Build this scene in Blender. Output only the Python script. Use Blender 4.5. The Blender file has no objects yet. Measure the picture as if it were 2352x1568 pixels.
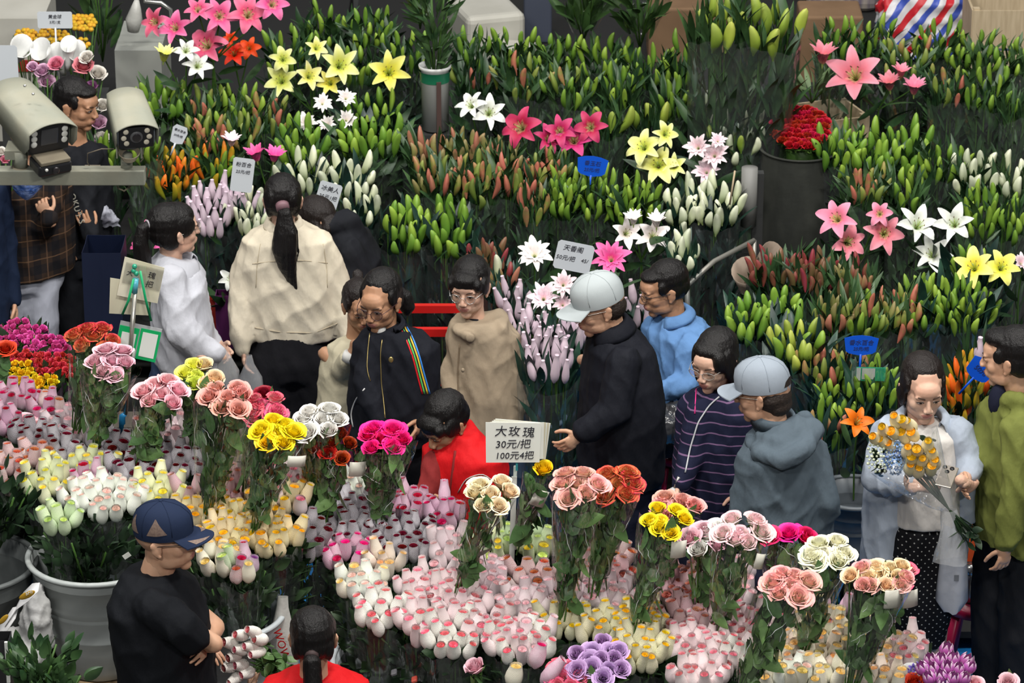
import bpy, bmesh, math, random
import numpy as np
from mathutils import Vector, Matrix, Euler

RND = random.Random(11)
sc = bpy.context.scene
COL = sc.collection
rad = math.radians

# ------------------------------------------------------------------ camera, world, lights, exposure
CZ, PITCH, F = 7.0, rad(23.0), 8142.0
cd = bpy.data.cameras.new('camera')
cam = bpy.data.objects.new('camera', cd)
COL.objects.link(cam)
cam.location = (0, 0, CZ)
cam.rotation_euler = (rad(90) - PITCH, 0, 0)
cd.sensor_width = 36.0
cd.sensor_fit = 'HORIZONTAL'
cd.lens = F / 2352 * 36.0
cd.clip_end = 200
cd.dof.use_dof = True
cd.dof.focus_distance = 13.4
cd.dof.aperture_fstop = 9.0
sc.camera = cam

w = bpy.data.worlds.new('hall_air')
sc.world = w
w.use_nodes = True
w.node_tree.nodes['Background'].inputs[0].default_value = (0.80, 0.88, 1.0, 1)
w.node_tree.nodes['Background'].inputs[1].default_value = 0.15

def area(name, loc, size, power, tgt=None, col=(1, 0.97, 0.92)):
	ld = bpy.data.lights.new(name, 'AREA')
	ld.shape = 'RECTANGLE'
	ld.size, ld.size_y = size
	ld.energy = power
	ld.color = col
	o = bpy.data.objects.new(name, ld)
	COL.objects.link(o)
	o.location = loc
	d = (Vector(tgt) if tgt else Vector((loc[0], loc[1], 0))) - Vector(loc)
	o.rotation_euler = d.to_track_quat('-Z', 'Y').to_euler()
	return o

for i, (lx, ly, pw) in enumerate([(-4.2, 10.2, 330), (0.6, 9.8, 420), (4.6, 10.6, 330), (-3.2, 14.4, 215), (3.4, 14.2, 215), (0.2, 18.0, 190), (-3.0, 2.2, 430), (3.0, 2.0, 430)]):  # last two lamps are added, for front fill and cellophane highlights
	area('hall_or_fill_lamp', (lx, ly, 8.6), (1.5, 0.5), pw, (lx * 0.6, ly + 2.2, 0.8))

sc.view_settings.view_transform = 'Standard'
sc.view_settings.look = 'None'
sc.view_settings.exposure = -0.12
sc.view_settings.gamma = 1.0
sc.view_settings.use_curve_mapping = False
sc.cycles.max_bounces = 6
sc.cycles.transparent_max_bounces = 16
sc.cycles.transmission_bounces = 4
sc.cycles.glossy_bounces = 3
sc.cycles.diffuse_bounces = 3
sc.cycles.caustics_reflective = False
sc.cycles.caustics_refractive = False

# ------------------------------------------------------------------ where a ray of the photograph meets a depth or a height
def ray(px, py):
	a, b = (px - 1176) / F, (py - 784) / F
	return Vector((a, math.cos(PITCH) - b * math.sin(PITCH), -math.sin(PITCH) - b * math.cos(PITCH)))
def P(px, py, Y):
	d = ray(px, py)
	return Vector((0, 0, CZ)) + d * (Y / d.y)
def Yz(py, z):
	d = ray(1176, py)
	return (z - CZ) * d.y / d.z
def PZ(px, py, z):
	return P(px, py, Yz(py, z))

# ------------------------------------------------------------------ materials
def _nt(name):
	m = bpy.data.materials.new(name)
	m.use_nodes = True
	nt = m.node_tree
	return m, nt, nt.nodes['Principled BSDF']
def rgba(c):
	return (c[0], c[1], c[2], 1)
def _mixc(nt, fac, a, b, mode='MIX'):
	n = nt.nodes.new('ShaderNodeMix')
	n.data_type = 'RGBA'
	n.blend_type = mode
	for s, v in ((0, fac), (6, a), (7, b)):
		if hasattr(v, 'is_output'):
			nt.links.new(v, n.inputs[s])
		else:
			n.inputs[s].default_value = v if s == 0 else (v if len(v) == 4 else rgba(v))
	return n.outputs[2]
def _math(nt, op, a, b=0.0, clamp=False):
	n = nt.nodes.new('ShaderNodeMath')
	n.operation = op
	n.use_clamp = clamp
	for i, v in enumerate((a, b)):
		if hasattr(v, 'is_output'):
			nt.links.new(v, n.inputs[i])
		else:
			n.inputs[i].default_value = v
	return n.outputs[0]
def _noise(nt, scale, detail=3, coord='Object', vec=None, stretch=None, rough=0.5):
	n = nt.nodes.new('ShaderNodeTexNoise')
	n.inputs['Scale'].default_value = scale
	n.inputs['Detail'].default_value = detail
	n.inputs['Roughness'].default_value = rough
	tc = nt.nodes.new('ShaderNodeTexCoord')
	src = tc.outputs[coord]
	if stretch:
		mp = nt.nodes.new('ShaderNodeMapping')
		mp.inputs['Scale'].default_value = stretch
		nt.links.new(src, mp.inputs[0])
		src = mp.outputs[0]
	nt.links.new(src, n.inputs['Vector'])
	return n.outputs[0]
def _jit(nt, col, amt):
	"""a little lightness of its own for each object"""
	oi = nt.nodes.new('ShaderNodeObjectInfo')
	h = nt.nodes.new('ShaderNodeHueSaturation')
	v = _math(nt, 'MULTIPLY_ADD', oi.outputs['Random'], 2 * amt)
	v.node.inputs[2].default_value = 1 - amt
	nt.links.new(v, h.inputs['Value'])
	hv = _math(nt, 'MULTIPLY_ADD', oi.outputs['Random'], -0.03)
	hv.node.inputs[2].default_value = 0.515
	nt.links.new(hv, h.inputs['Hue'])
	if hasattr(col, 'is_output'):
		nt.links.new(col, h.inputs['Color'])
	else:
		h.inputs['Color'].default_value = rgba(col)
	return h.outputs[0]
def _set(nt, b, col, rough, spec, metal=0, sheen=0, sss=0):
	if hasattr(col, 'is_output'):
		nt.links.new(col, b.inputs['Base Color'])
	else:
		b.inputs['Base Color'].default_value = rgba(col)
	b.inputs['Roughness'].default_value = rough
	b.inputs['Specular IOR Level'].default_value = spec
	b.inputs['Metallic'].default_value = metal
	if sheen:
		b.inputs['Sheen Weight'].default_value = sheen
	if sss:
		b.inputs['Subsurface Weight'].default_value = sss
		b.inputs['Subsurface Scale'].default_value = 0.008
		b.inputs['Subsurface Radius'].default_value = (1, 0.35, 0.2)
def _bump(nt, b, h, strength, dist=0.01):
	n = nt.nodes.new('ShaderNodeBump')
	n.inputs['Strength'].default_value = strength
	n.inputs['Distance'].default_value = dist
	nt.links.new(h, n.inputs['Height'])
	nt.links.new(n.outputs[0], b.inputs['Normal'])

MC = {}
def mat(name, col, rough=0.6, spec=0.4, metal=0, col2=None, nscale=8, stretch=None, bump=0, bscale=30, bstretch=None, jit=0, sheen=0, sss=0, trans=0, bdist=0.01, coord='Object'):
	if name in MC:
		return MC[name]
	m, nt, b = _nt(name)
	c = col
	if col2:
		f = _noise(nt, nscale, 4, coord, stretch=stretch)
		r = nt.nodes.new('ShaderNodeMapRange')
		r.inputs[1].default_value, r.inputs[2].default_value = 0.36, 0.64
		nt.links.new(f, r.inputs[0])
		c = _mixc(nt, r.outputs[0], col, col2)
	if jit:
		c = _jit(nt, c, jit)
	_set(nt, b, c, rough, spec, metal, sheen, sss)
	if trans:
		b.inputs['Transmission Weight'].default_value = trans
	if bump:
		_bump(nt, b, _noise(nt, bscale, 4, coord, stretch=bstretch), bump, bdist)
	MC[name] = m
	return m
def gmat(name, stops, rough=0.5, jit=0.12, spec=0.3, spots=None, ribs=0, sss=0.0, blush=None):
	"""colour running along the petal or bud (UV v), its real colouring"""
	if name in MC:
		return MC[name]
	m, nt, b = _nt(name)
	tc = nt.nodes.new('ShaderNodeTexCoord')
	sp = nt.nodes.new('ShaderNodeSeparateXYZ')
	nt.links.new(tc.outputs['UV'], sp.inputs[0])
	cr = nt.nodes.new('ShaderNodeValToRGB')
	e = cr.color_ramp.elements
	e[0].position, e[0].color = stops[0][0], rgba(stops[0][1])
	e[1].position, e[1].color = stops[-1][0], rgba(stops[-1][1])
	for s in stops[1:-1]:
		x = e.new(s[0])
		x.color = rgba(s[1])
	nz = _noise(nt, 60, 2)
	v = _math(nt, 'MULTIPLY_ADD', nz, 0.16)
	v.node.inputs[2].default_value = -0.08
	v = _math(nt, 'ADD', v, sp.outputs[1])
	nt.links.new(v, cr.inputs[0])
	c = cr.outputs[0]
	if blush:
		oi = nt.nodes.new('ShaderNodeObjectInfo')
		f = _noise(nt, 22, 2)
		k = _math(nt, 'ADD', f, oi.outputs['Random'])
		k = _math(nt, 'SUBTRACT', k, 0.85)
		k = _math(nt, 'MULTIPLY', k, 2.6, True)
		c = _mixc(nt, k, c, blush)
	if ribs:
		u = _math(nt, 'MULTIPLY', sp.outputs[0], ribs * 2 * math.pi)
		s = _math(nt, 'SINE', u)
		s = _math(nt, 'MULTIPLY_ADD', s, 0.1)
		s.node.inputs[2].default_value = 0.1
		c = _mixc(nt, s, c, (0.05, 0.1, 0.01))
	if spots:
		f = _noise(nt, 300, 1)
		k = _math(nt, 'GREATER_THAN', f, 0.64)
		c = _mixc(nt, k, c, spots)
	c = _jit(nt, c, jit)
	_set(nt, b, c, rough, spec, sss=sss)
	MC[name] = m
	return m
def netmat(name, net, hole, amount=0.8, dirt=None):
	net = tuple(min(.9, x * 0.80 + (sum(net) / 3) * 0.22) for x in net)
	"""stretched foam net: a white lattice whose openings show the rose or the dark inside"""
	if name in MC:
		return MC[name]
	m, nt, b = _nt(name)
	tc = nt.nodes.new('ShaderNodeTexCoord')
	sp = nt.nodes.new('ShaderNodeSeparateXYZ')
	nt.links.new(tc.outputs['UV'], sp.inputs[0])
	u = _math(nt, 'MULTIPLY', sp.outputs[0], 22.0 * math.pi)
	v = _math(nt, 'MULTIPLY', sp.outputs[1], 20.0 * math.pi)
	a = _math(nt, 'ABSOLUTE', _math(nt, 'SINE', _math(nt, 'ADD', u, v)))
	c = _math(nt, 'ABSOLUTE', _math(nt, 'SINE', _math(nt, 'SUBTRACT', u, v)))
	g = _math(nt, 'MULTIPLY', a, c)
	h = nt.nodes.new('ShaderNodeMapRange')
	h.interpolation_type = 'SMOOTHSTEP'
	h.inputs[1].default_value, h.inputs[2].default_value = 0.42, 0.70
	nt.links.new(g, h.inputs[0])
	oi = nt.nodes.new('ShaderNodeObjectInfo')
	k = _math(nt, 'ADD', _noise(nt, 38, 2), _math(nt, 'MULTIPLY', oi.outputs['Random'], 0.25))
	k = _math(nt, 'MULTIPLY', _math(nt, 'SUBTRACT', k, 0.42), 5.0, True)
	k = _math(nt, 'MULTIPLY_ADD', k, 0.75 * amount)
	k.node.inputs[2].default_value = 0.25 * amount
	f = _math(nt, 'MULTIPLY', h.outputs[0], k)
	col = _mixc(nt, f, net, hole)
	col = _jit(nt, col, 0.07)
	_set(nt, b, col, 0.65, 0.25)
	_bump(nt, b, g, 0.35, -0.0015)
	MC[name] = m
	return m
def clear_mat(name='cellophane', tint=(1, 1, 1), gloss=0.16, scale=9.0, milk=0.0, rough=0.12):
	if name in MC:
		return MC[name]
	m, nt, b = _nt(name)
	out = nt.nodes['Material Output']
	tr = nt.nodes.new('ShaderNodeBsdfTransparent')
	tr.inputs[0].default_value = rgba(tint)
	gl = nt.nodes.new('ShaderNodeBsdfGlossy')
	gl.inputs['Roughness'].default_value = rough
	bm = nt.nodes.new('ShaderNodeBump')
	bm.inputs['Strength'].default_value = 1.0
	bm.inputs['Distance'].default_value = 0.03
	n1 = _noise(nt, scale, 3, stretch=(1.0, 1.0, 0.35), rough=0.62)
	nt.links.new(n1, bm.inputs['Height'])
	nt.links.new(bm.outputs[0], gl.inputs['Normal'])
	fr = nt.nodes.new('ShaderNodeLayerWeight')
	fr.inputs[0].default_value = 0.28
	nt.links.new(bm.outputs[0], fr.inputs['Normal'])
	fac = _math(nt, 'MULTIPLY_ADD', fr.outputs['Facing'], 0.40)
	fac.node.inputs[2].default_value = gloss
	fac.node.use_clamp = True
	mx = nt.nodes.new('ShaderNodeMixShader')
	nt.links.new(fac, mx.inputs[0])
	nt.links.new(tr.outputs[0], mx.inputs[1])
	nt.links.new(gl.outputs[0], mx.inputs[2])
	last = mx.outputs[0]
	if milk:
		df = nt.nodes.new('ShaderNodeBsdfDiffuse')
		df.inputs[0].default_value = (0.85, 0.87, 0.9, 1)
		m2 = nt.nodes.new('ShaderNodeMixShader')
		m2.inputs[0].default_value = milk
		nt.links.new(last, m2.inputs[1])
		nt.links.new(df.outputs[0], m2.inputs[2])
		last = m2.outputs[0]
	nt.links.new(last, out.inputs[0])
	MC[name] = m
	return m

# ------------------------------------------------------------------ mesh collector
class MB:
	def __init__(s):
		s.v, s.f, s.m, s.uv = [], [], [], []
	def grid(s, pts, nu, nv, mi=0, closed_u=False, uv=None, flip=False):
		"""pts: nv rows of nu points"""
		b = len(s.v)
		s.v += [tuple(p) for p in pts]
		if uv is None:
			uv = [(i / max(1, nu - (0 if closed_u else 1)), j / max(1, nv - 1)) for j in range(nv) for i in range(nu)]
		for j in range(nv - 1):
			for i in range(nu if closed_u else nu - 1):
				i2 = (i + 1) % nu
				q = [j * nu + i, j * nu + i2, (j + 1) * nu + i2, (j + 1) * nu + i]
				t = [uv[k] for k in q]
				if closed_u and i2 == 0:
					t[1] = (1.0, t[1][1])
					t[2] = (1.0, t[2][1])
				if flip:
					q.reverse()
					t.reverse()
				s.f.append([b + k for k in q])
				s.m.append(mi)
				s.uv.append(t)
	def lathe(s, prof, seg=12, mi=0, M=None, vv=None, lobes=0, amp=0, rim=0):
		pts = []
		for j, (r, z) in enumerate(prof):
			for i in range(seg):
				a = 2 * math.pi * i / seg
				rr = r * (1 + amp * math.cos(lobes * a)) if lobes else r
				zz = z + (rim * (1 if i % 2 else -1) if (rim and j == len(prof) - 1) else 0)
				p = Vector((rr * math.cos(a), rr * math.sin(a), zz))
				pts.append(M @ p if M else p)
		uv = None
		if vv:
			uv = [(i / seg, vv[j]) for j in range(len(prof)) for i in range(seg)]
		s.grid(pts, seg, len(prof), mi, True, uv)
	def tube(s, path, rads, seg=8, mi=0, cap=True, flat=1.0, upv=None):
		path = [Vector(p) for p in path]
		n = len(path)
		if not hasattr(rads, '__len__'):
			rads = [rads] * n
		pts = []
		up = Vector(upv) if upv else None
		for k in range(n):
			t = (path[min(n - 1, k + 1)] - path[max(0, k - 1)]).normalized()
			if up is None:
				up = t.orthogonal()
			x = (up - t * up.dot(t))
			if x.length < 1e-6:
				x = t.orthogonal()
			x.normalize()
			up = x
			y = t.cross(x)
			for i in range(seg):
				a = 2 * math.pi * i / seg
				pts.append(path[k] + x * (rads[k] * math.cos(a) * flat) + y * (rads[k] * math.sin(a)))
		b = len(s.v)
		s.grid(pts, seg, n, mi, True)
		if cap:
			for base, rev in ((b, True), (b + (n - 1) * seg, False)):
				q = [base + i for i in range(seg)]
				if rev:
					q.reverse()
				s.f.append(q)
				s.m.append(mi)
				s.uv.append([(0.5, 0.0 if rev else 1.0)] * seg)
	def box(s, c, d, mi=0, M=None, bev=0):
		c, d = Vector(c), Vector(d) / 2
		pts = [Vector((x, y, z)) for z in (-1, 1) for y in (-1, 1) for x in (-1, 1)]
		pts = [c + Vector((p.x * d.x, p.y * d.y, p.z * d.z)) for p in pts]
		if M:
			pts = [M @ p for p in pts]
		b = len(s.v)
		s.v += [tuple(p) for p in pts]
		for q in ((0, 2, 3, 1), (4, 5, 7, 6), (0, 1, 5, 4), (2, 6, 7, 3), (0, 4, 6, 2), (1, 3, 7, 5)):
			s.f.append([b + k for k in q])
			s.m.append(mi)
			s.uv.append([(0, 0), (1, 0), (1, 1), (0, 1)])
	def ell(s, c, r, M=None, seg=14, rings=9, mi=0):
		pts = []
		c = Vector(c)
		r = Vector(r) if hasattr(r, '__len__') else Vector((r, r, r))
		for j in range(rings):
			th = math.pi * (0.004 + 0.992 * j / (rings - 1))
			for i in range(seg):
				a = 2 * math.pi * i / seg
				p = Vector((r.x * math.sin(th) * math.cos(a), r.y * math.sin(th) * math.sin(a), -r.z * math.cos(th)))
				if M:
					p = M @ p
				pts.append(c + p)
		b = len(s.v)
		s.grid(pts, seg, rings, mi, True)
		s.f.append([b + i for i in range(seg)][::-1]); s.m.append(mi); s.uv.append([(0.5, 0)] * seg)
		e = b + (rings - 1) * seg
		s.f.append([e + i for i in range(seg)]); s.m.append(mi); s.uv.append([(0.5, 1)] * seg)
	def cap(s, a, b, ra, rb, seg=12, mi=0):
		"""tapered capsule, closed"""
		a, b = Vector(a), Vector(b)
		t = b - a
		L = max(t.length, 1e-5)
		t = t / L
		path, rr = [], []
		for k in (0.02, 0.4, 0.75):
			path.append(a - t * ra * math.cos(k * math.pi / 2)); rr.append(ra * math.sin(k * math.pi / 2))
		path.append(a); rr.append(ra)
		path.append(b); rr.append(rb)
		for k in (0.75, 0.4, 0.02):
			path.append(b + t * rb * math.cos(k * math.pi / 2)); rr.append(rb * math.sin(k * math.pi / 2))
		s.tube(path, rr, seg, mi)
	def loft(s, rings, seg=20, mi=0, M=None):
		"""rings: (centre, half width, half depth, yaw) closed at both ends"""
		pts = []
		for r in rings:
			c, hw, hd = Vector(r[0]), r[1], r[2]
			yaw = r[3] if len(r) > 3 else 0
			R3 = Matrix.Rotation(yaw, 3, 'Z')
			for i in range(seg):
				a = 2 * math.pi * i / seg
				ca, sa = math.cos(a), math.sin(a)
				q = 0.82
				p = Vector((hw * math.copysign(abs(ca) ** q, ca), hd * math.copysign(abs(sa) ** q, sa), 0))
				p = c + R3 @ p
				pts.append(M @ p if M else p)
		b = len(s.v)
		s.grid(pts, seg, len(rings), mi, True)
		s.f.append([b + i for i in range(seg)][::-1]); s.m.append(mi); s.uv.append([(0.5, 0)] * seg)
		e = b + (len(rings) - 1) * seg
		s.f.append([e + i for i in range(seg)]); s.m.append(mi); s.uv.append([(0.5, 1)] * seg)
	def add(s, o, M=None, mi=None):
		b = len(s.v)
		s.v += [tuple(M @ Vector(p)) for p in o.v] if M else list(o.v)
		s.f += [[b + k for k in q] for q in o.f]
		s.m += [mi] * len(o.f) if mi is not None else list(o.m)
		s.uv += list(o.uv)
		return s
	def mesh(s, name, mats, smooth=True, center=None):
		me = bpy.data.meshes.new(name)
		v = s.v
		if center is not None:
			c = Vector(center)
			v = [tuple(Vector(p) - c) for p in v]
		me.from_pydata(v, [], s.f)
		for m in (mats if isinstance(mats, (list, tuple)) else [mats]):
			me.materials.append(m)
		me.polygons.foreach_set('material_index', s.m)
		if smooth:
			me.polygons.foreach_set('use_smooth', [True] * len(s.f))
		if s.uv:
			ul = me.uv_layers.new(name='UVMap')
			flat = [x for q in s.uv for t in q for x in t]
			ul.data.foreach_set('uv', flat)
		me.update()
		return me

def link(name, me, parent=None, M=None, mats=None):
	o = bpy.data.objects.new(name, me)
	COL.objects.link(o)
	if parent:
		o.parent = parent
	if M is not None:
		o.matrix_local = M if not isinstance(M, Vector) else Matrix.Translation(M)
	return o
def tag(o, label=None, cat=None, group=None, kind=None):
	if label: o['label'] = label
	if cat: o['category'] = cat
	if group: o['group'] = group
	if kind: o['kind'] = kind
	return o
def thing(name, label, cat, loc=(0, 0, 0), group=None, rz=0):
	o = bpy.data.objects.new(name, None)
	COL.objects.link(o)
	o.empty_display_size = 0.05
	o.matrix_basis = Matrix.Translation(Vector(loc)) @ Matrix.Rotation(rz, 4, 'Z')
	return tag(o, label, cat, group)
def part(name, mb, mats, parent, smooth=True):
	"""mb in world coordinates; parent's transform is taken off"""
	me = mb.mesh(name, mats, smooth)
	o = link(name, me, parent)
	if parent:
		root = parent
		Mx = Matrix.Identity(4)
		while root:
			Mx = root.matrix_basis @ Mx
			root = root.parent
		me.transform(Mx.inverted())
	return o
def remesh(mb, voxel, smooth_it=3, mats=None, folds=0, seed=0, fold_k=(9, 9, 5), name='m', dens=None):
	me = mb.mesh(name, mats or [])
	if not mats:
		pass
	o = bpy.data.objects.new('tmp', me)
	COL.objects.link(o)
	md = o.modifiers.new('r', 'REMESH')
	md.mode = 'VOXEL'
	md.voxel_size = voxel
	if smooth_it:
		s = o.modifiers.new('s', 'SMOOTH')
		s.factor = 0.5
		s.iterations = smooth_it
	dg = bpy.context.evaluated_depsgraph_get()
	me2 = bpy.data.meshes.new_from_object(o.evaluated_get(dg))
	bpy.data.objects.remove(o)
	bpy.data.meshes.remove(me)
	n = len(me2.vertices)
	if folds and n:
		co = np.empty(n * 3); me2.vertices.foreach_get('co', co); co = co.reshape(-1, 3)
		no = np.empty(n * 3); me2.vertices.foreach_get('normal', no); no = no.reshape(-1, 3)
		rs = np.random.RandomState(seed)
		d = np.zeros(n)
		for k in range(5):
			kk = rs.randn(3) * np.array(fold_k) * (1 + 0.55 * k)
			k2 = rs.randn(3) * np.array(fold_k) * 0.6
			ph, ph2 = rs.rand(2) * 6.28
			s_ = np.sin(co @ kk + ph + 1.7 * np.sin(co @ k2 + ph2))
			d += (1 - 2 * np.abs(s_) ** 0.7) / (1 + 0.5 * k)
		co += no * (d * folds)[:, None]
		me2.vertices.foreach_set('co', co.ravel())
	me2.polygons.foreach_set('use_smooth', [True] * len(me2.polygons))
	me2.update()
	me2.name = name
	return me2
def me_to_mb(me, mi=0):
	mb = MB()
	mb.v = [tuple(v.co) for v in me.vertices]
	mb.f = [list(p.vertices) for p in me.polygons]
	mb.m = [mi if mi is not None else p.material_index for p in me.polygons]
	mb.uv = [[(0, 0)] * len(f) for f in mb.f]
	return mb
def basis(x, y, z, o):
	return Matrix(((x[0], y[0], z[0], o[0]), (x[1], y[1], z[1], o[1]), (x[2], y[2], z[2], o[2]), (0, 0, 0, 1)))
def look(o, up_dir, spin=0.0, scale=1.0):
	"""local z along up_dir"""
	q = Vector(up_dir).normalized().to_track_quat('Z', 'Y').to_matrix().to_4x4()
	return Matrix.Translation(Vector(o)) @ q @ Matrix.Rotation(spin, 4, 'Z') @ Matrix.Scale(scale, 4)
FONT = None
def text(parent, name, body, size, M, m, shear=0.12, depth=0.0006):
	c = bpy.data.curves.new('t', 'FONT')
	c.body = body
	c.size = size
	c.align_x = 'CENTER'
	c.align_y = 'CENTER'
	c.shear = shear
	c.resolution_u = 2
	c.extrude = depth
	o = bpy.data.objects.new('t', c)
	COL.objects.link(o)
	dg = bpy.context.evaluated_depsgraph_get()
	me = bpy.data.meshes.new_from_object(o.evaluated_get(dg))
	bpy.data.objects.remove(o)
	me.materials.clear()
	me.materials.append(m)
	me.transform(M)
	r = link(name, me, parent)
	if parent:
		me.transform(parent.matrix_basis.inverted())
	return r
# ------------------------------------------------------------------ plant pieces (meshes shared between alike pieces)
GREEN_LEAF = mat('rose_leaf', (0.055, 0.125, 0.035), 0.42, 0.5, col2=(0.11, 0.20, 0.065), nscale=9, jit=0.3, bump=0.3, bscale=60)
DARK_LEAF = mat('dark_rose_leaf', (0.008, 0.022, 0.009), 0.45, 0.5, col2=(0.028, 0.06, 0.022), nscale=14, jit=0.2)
LILY_LEAF = mat('lily_leaf', (0.014, 0.042, 0.016), 0.42, 0.45, col2=(0.045, 0.10, 0.032), nscale=12, jit=0.25)
LILY_LEAF2 = mat('blue_green_lily_leaf', (0.006, 0.022, 0.018), 0.4, 0.5, col2=(0.018, 0.055, 0.036), nscale=12, jit=0.25)
STEM = mat('stem_green', (0.05, 0.12, 0.02), 0.5)
CELLO = clear_mat('cellophane', gloss=0.05, scale=13, rough=0.07)
FOLD_GLINT = mat('painted_fold_glint', (0.85, 0.88, 0.88), 0.15, 0.9)  # whitish colour painting the highlight streaks along cellophane creases
SLEEVE = clear_mat('sleeve_film', tint=(0.93, 0.96, 0.98), gloss=0.05, scale=7, milk=0.02)

def leaf_mb(L=0.06, Wd=0.034, fold=0.25, bend=0.25, point=0.7, n=6):
	mb = MB()
	pts = []
	for j in range(n):
		t = j / (n - 1)
		wd = Wd * 0.5 * math.sin(math.pi * min(1, (t * 0.96 + 0.03)) ** point) ** 0.8
		z = L * t
		y = bend * L * t * t
		for u in (-1, 0, 1):
			pts.append((u * wd, y + abs(u) * wd * fold, z * (1 - 0.15 * t * bend)))
	mb.grid(pts, 3, n)
	return mb
ROSE_LEAF = leaf_mb()
LLEAF = leaf_mb(0.12, 0.022, 0.3, 0.35, 0.8, 6)
LLEAF_WIDE = leaf_mb(0.15, 0.036, 0.25, 0.3, 0.8, 6)

def foliage(seed, leafmb, n, r0, r1, H, m, scale=(0.8, 1.3), up=0.6, stems=8, top_bias=1.0, name='foliage'):
	"""leaves and stems of one bunch: origin at the top centre, going down H"""
	rr = random.Random(seed)
	mb = MB()
	for i in range(n):
		t = rr.random() ** top_bias
		rad_ = (r0 + (r1 - r0) * t) * (0.55 + 0.45 * rr.random() ** 0.5)
		a = rr.random() * 6.283
		d = Vector((math.cos(a) * (1 - up) + rr.uniform(-.3, .3), math.sin(a) * (1 - up) + rr.uniform(-.3, .3), up + rr.uniform(-.25, .35)))
		M = look((rad_ * math.cos(a), rad_ * math.sin(a), -H * t), d, rr.random() * 6.28, rr.uniform(*scale))
		mb.add(leafmb, M)
	for i in range(stems):
		a = rr.random() * 6.283
		k = rr.random() ** 0.5
		mb.tube([(r0 * k * math.cos(a), r0 * k * math.sin(a), 0.02), (r1 * k * math.cos(a), r1 * k * math.sin(a), -H)], 0.0035, 4, 1, cap=False)
	return mb.mesh(name, [m, STEM])
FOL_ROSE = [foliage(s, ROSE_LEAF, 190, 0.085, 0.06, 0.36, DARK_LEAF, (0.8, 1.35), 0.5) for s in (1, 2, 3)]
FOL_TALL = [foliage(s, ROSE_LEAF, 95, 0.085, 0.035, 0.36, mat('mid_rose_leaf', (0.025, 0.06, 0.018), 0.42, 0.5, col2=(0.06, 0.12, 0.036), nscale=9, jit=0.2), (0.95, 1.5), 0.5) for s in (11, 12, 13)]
FOL_LILY = [foliage(s, LLEAF, 230, 0.08, 0.065, 0.62, LILY_LEAF, (0.7, 1.25), 0.80, 9) for s in (4, 5, 6)]
FOL_LILYB = [foliage(s, LLEAF_WIDE, 190, 0.08, 0.075, 0.62, LILY_LEAF2, (0.6, 1.0), 0.84, 9) for s in (7, 8)]

# netted rose: the rose inside and its net
def rose_core(r, z0, seed):
	rr = random.Random(seed)
	mb = MB()
	mb.lathe([(0.004, 0.0), (r * 1.1, z0 * 0.3), (r * 1.2, z0 * 0.6), (r, z0 - 0.002)], 8)
	# rolled petals seen from above
	for k, q in enumerate((1.0, 0.74, 0.48, 0.24)):
		a0 = rr.random() * 6
		pts = []
		nn = 10
		for j in range(2):
			for i in range(nn):
				a = a0 + 5.9 * i / (nn - 1)
				rad_ = r * q * (1.0 - 0.07 * i / nn) * (0.8 if j == 0 else 1.0)
				pts.append((rad_ * math.cos(a), rad_ * math.sin(a), z0 - 0.009 * (1 - j) + 0.004 * (1 - q) * j))
		mb.grid(pts, nn, 2, uv=[(i / nn, 0.3 + 0.7 * j) for j in range(2) for i in range(nn)])
	mb.lathe([(r, z0 - 0.004), (0.0005, z0 - 0.005)], 8)
	return mb
NETP = [
	[(0.004, -0.004), (0.010, 0.002), (0.0195, 0.016), (0.0225, 0.030), (0.0210, 0.046), (0.0165, 0.060), (0.0143, 0.069), (0.0141, 0.075)],
	[(0.004, -0.004), (0.010, 0.002), (0.0180, 0.014), (0.0205, 0.030), (0.0195, 0.048), (0.0150, 0.066), (0.0134, 0.078), (0.0133, 0.085)],
	[(0.004, -0.003), (0.012, 0.003), (0.0215, 0.015), (0.0240, 0.028), (0.0225, 0.042), (0.0185, 0.055), (0.0168, 0.062), (0.0162, 0.067)],
	[(0.004, -0.004), (0.010, 0.002), (0.0170, 0.014), (0.0195, 0.028), (0.0200, 0.044), (0.0190, 0.060), (0.0182, 0.070), (0.0178, 0.077)],
]
def net_mb(k):
	pr = NETP[k]
	mb = MB()
	H = pr[-1][1]
	mb.lathe(pr, 18, rim=0.0010, vv=[p[1] / 0.08 for p in pr])
	r, z = pr[-2][0] - 0.0010, pr[-2][1] - 0.002
	mb.lathe([(pr[-1][0] - 0.0005, pr[-1][1]), (r, z)], 18, vv=[1.0, 0.98])
	# lean the mouth a little, as the soft nets do
	mb.v = [(x + 0.10 * max(0, z - 0.03) * (1 if k % 2 else -1), y - 0.08 * max(0, z - 0.03), z) for x, y, z in mb.v]
	return mb
def core_mb(k):
	pr = NETP[k]
	mb = rose_core(pr[-1][0] - 0.0012, pr[-1][1] - 0.0050, k)
	mb.v = [(x + 0.10 * max(0, z - 0.03) * (1 if k % 2 else -1), y - 0.08 * max(0, z - 0.03), z) for x, y, z in mb.v]
	return mb
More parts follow.
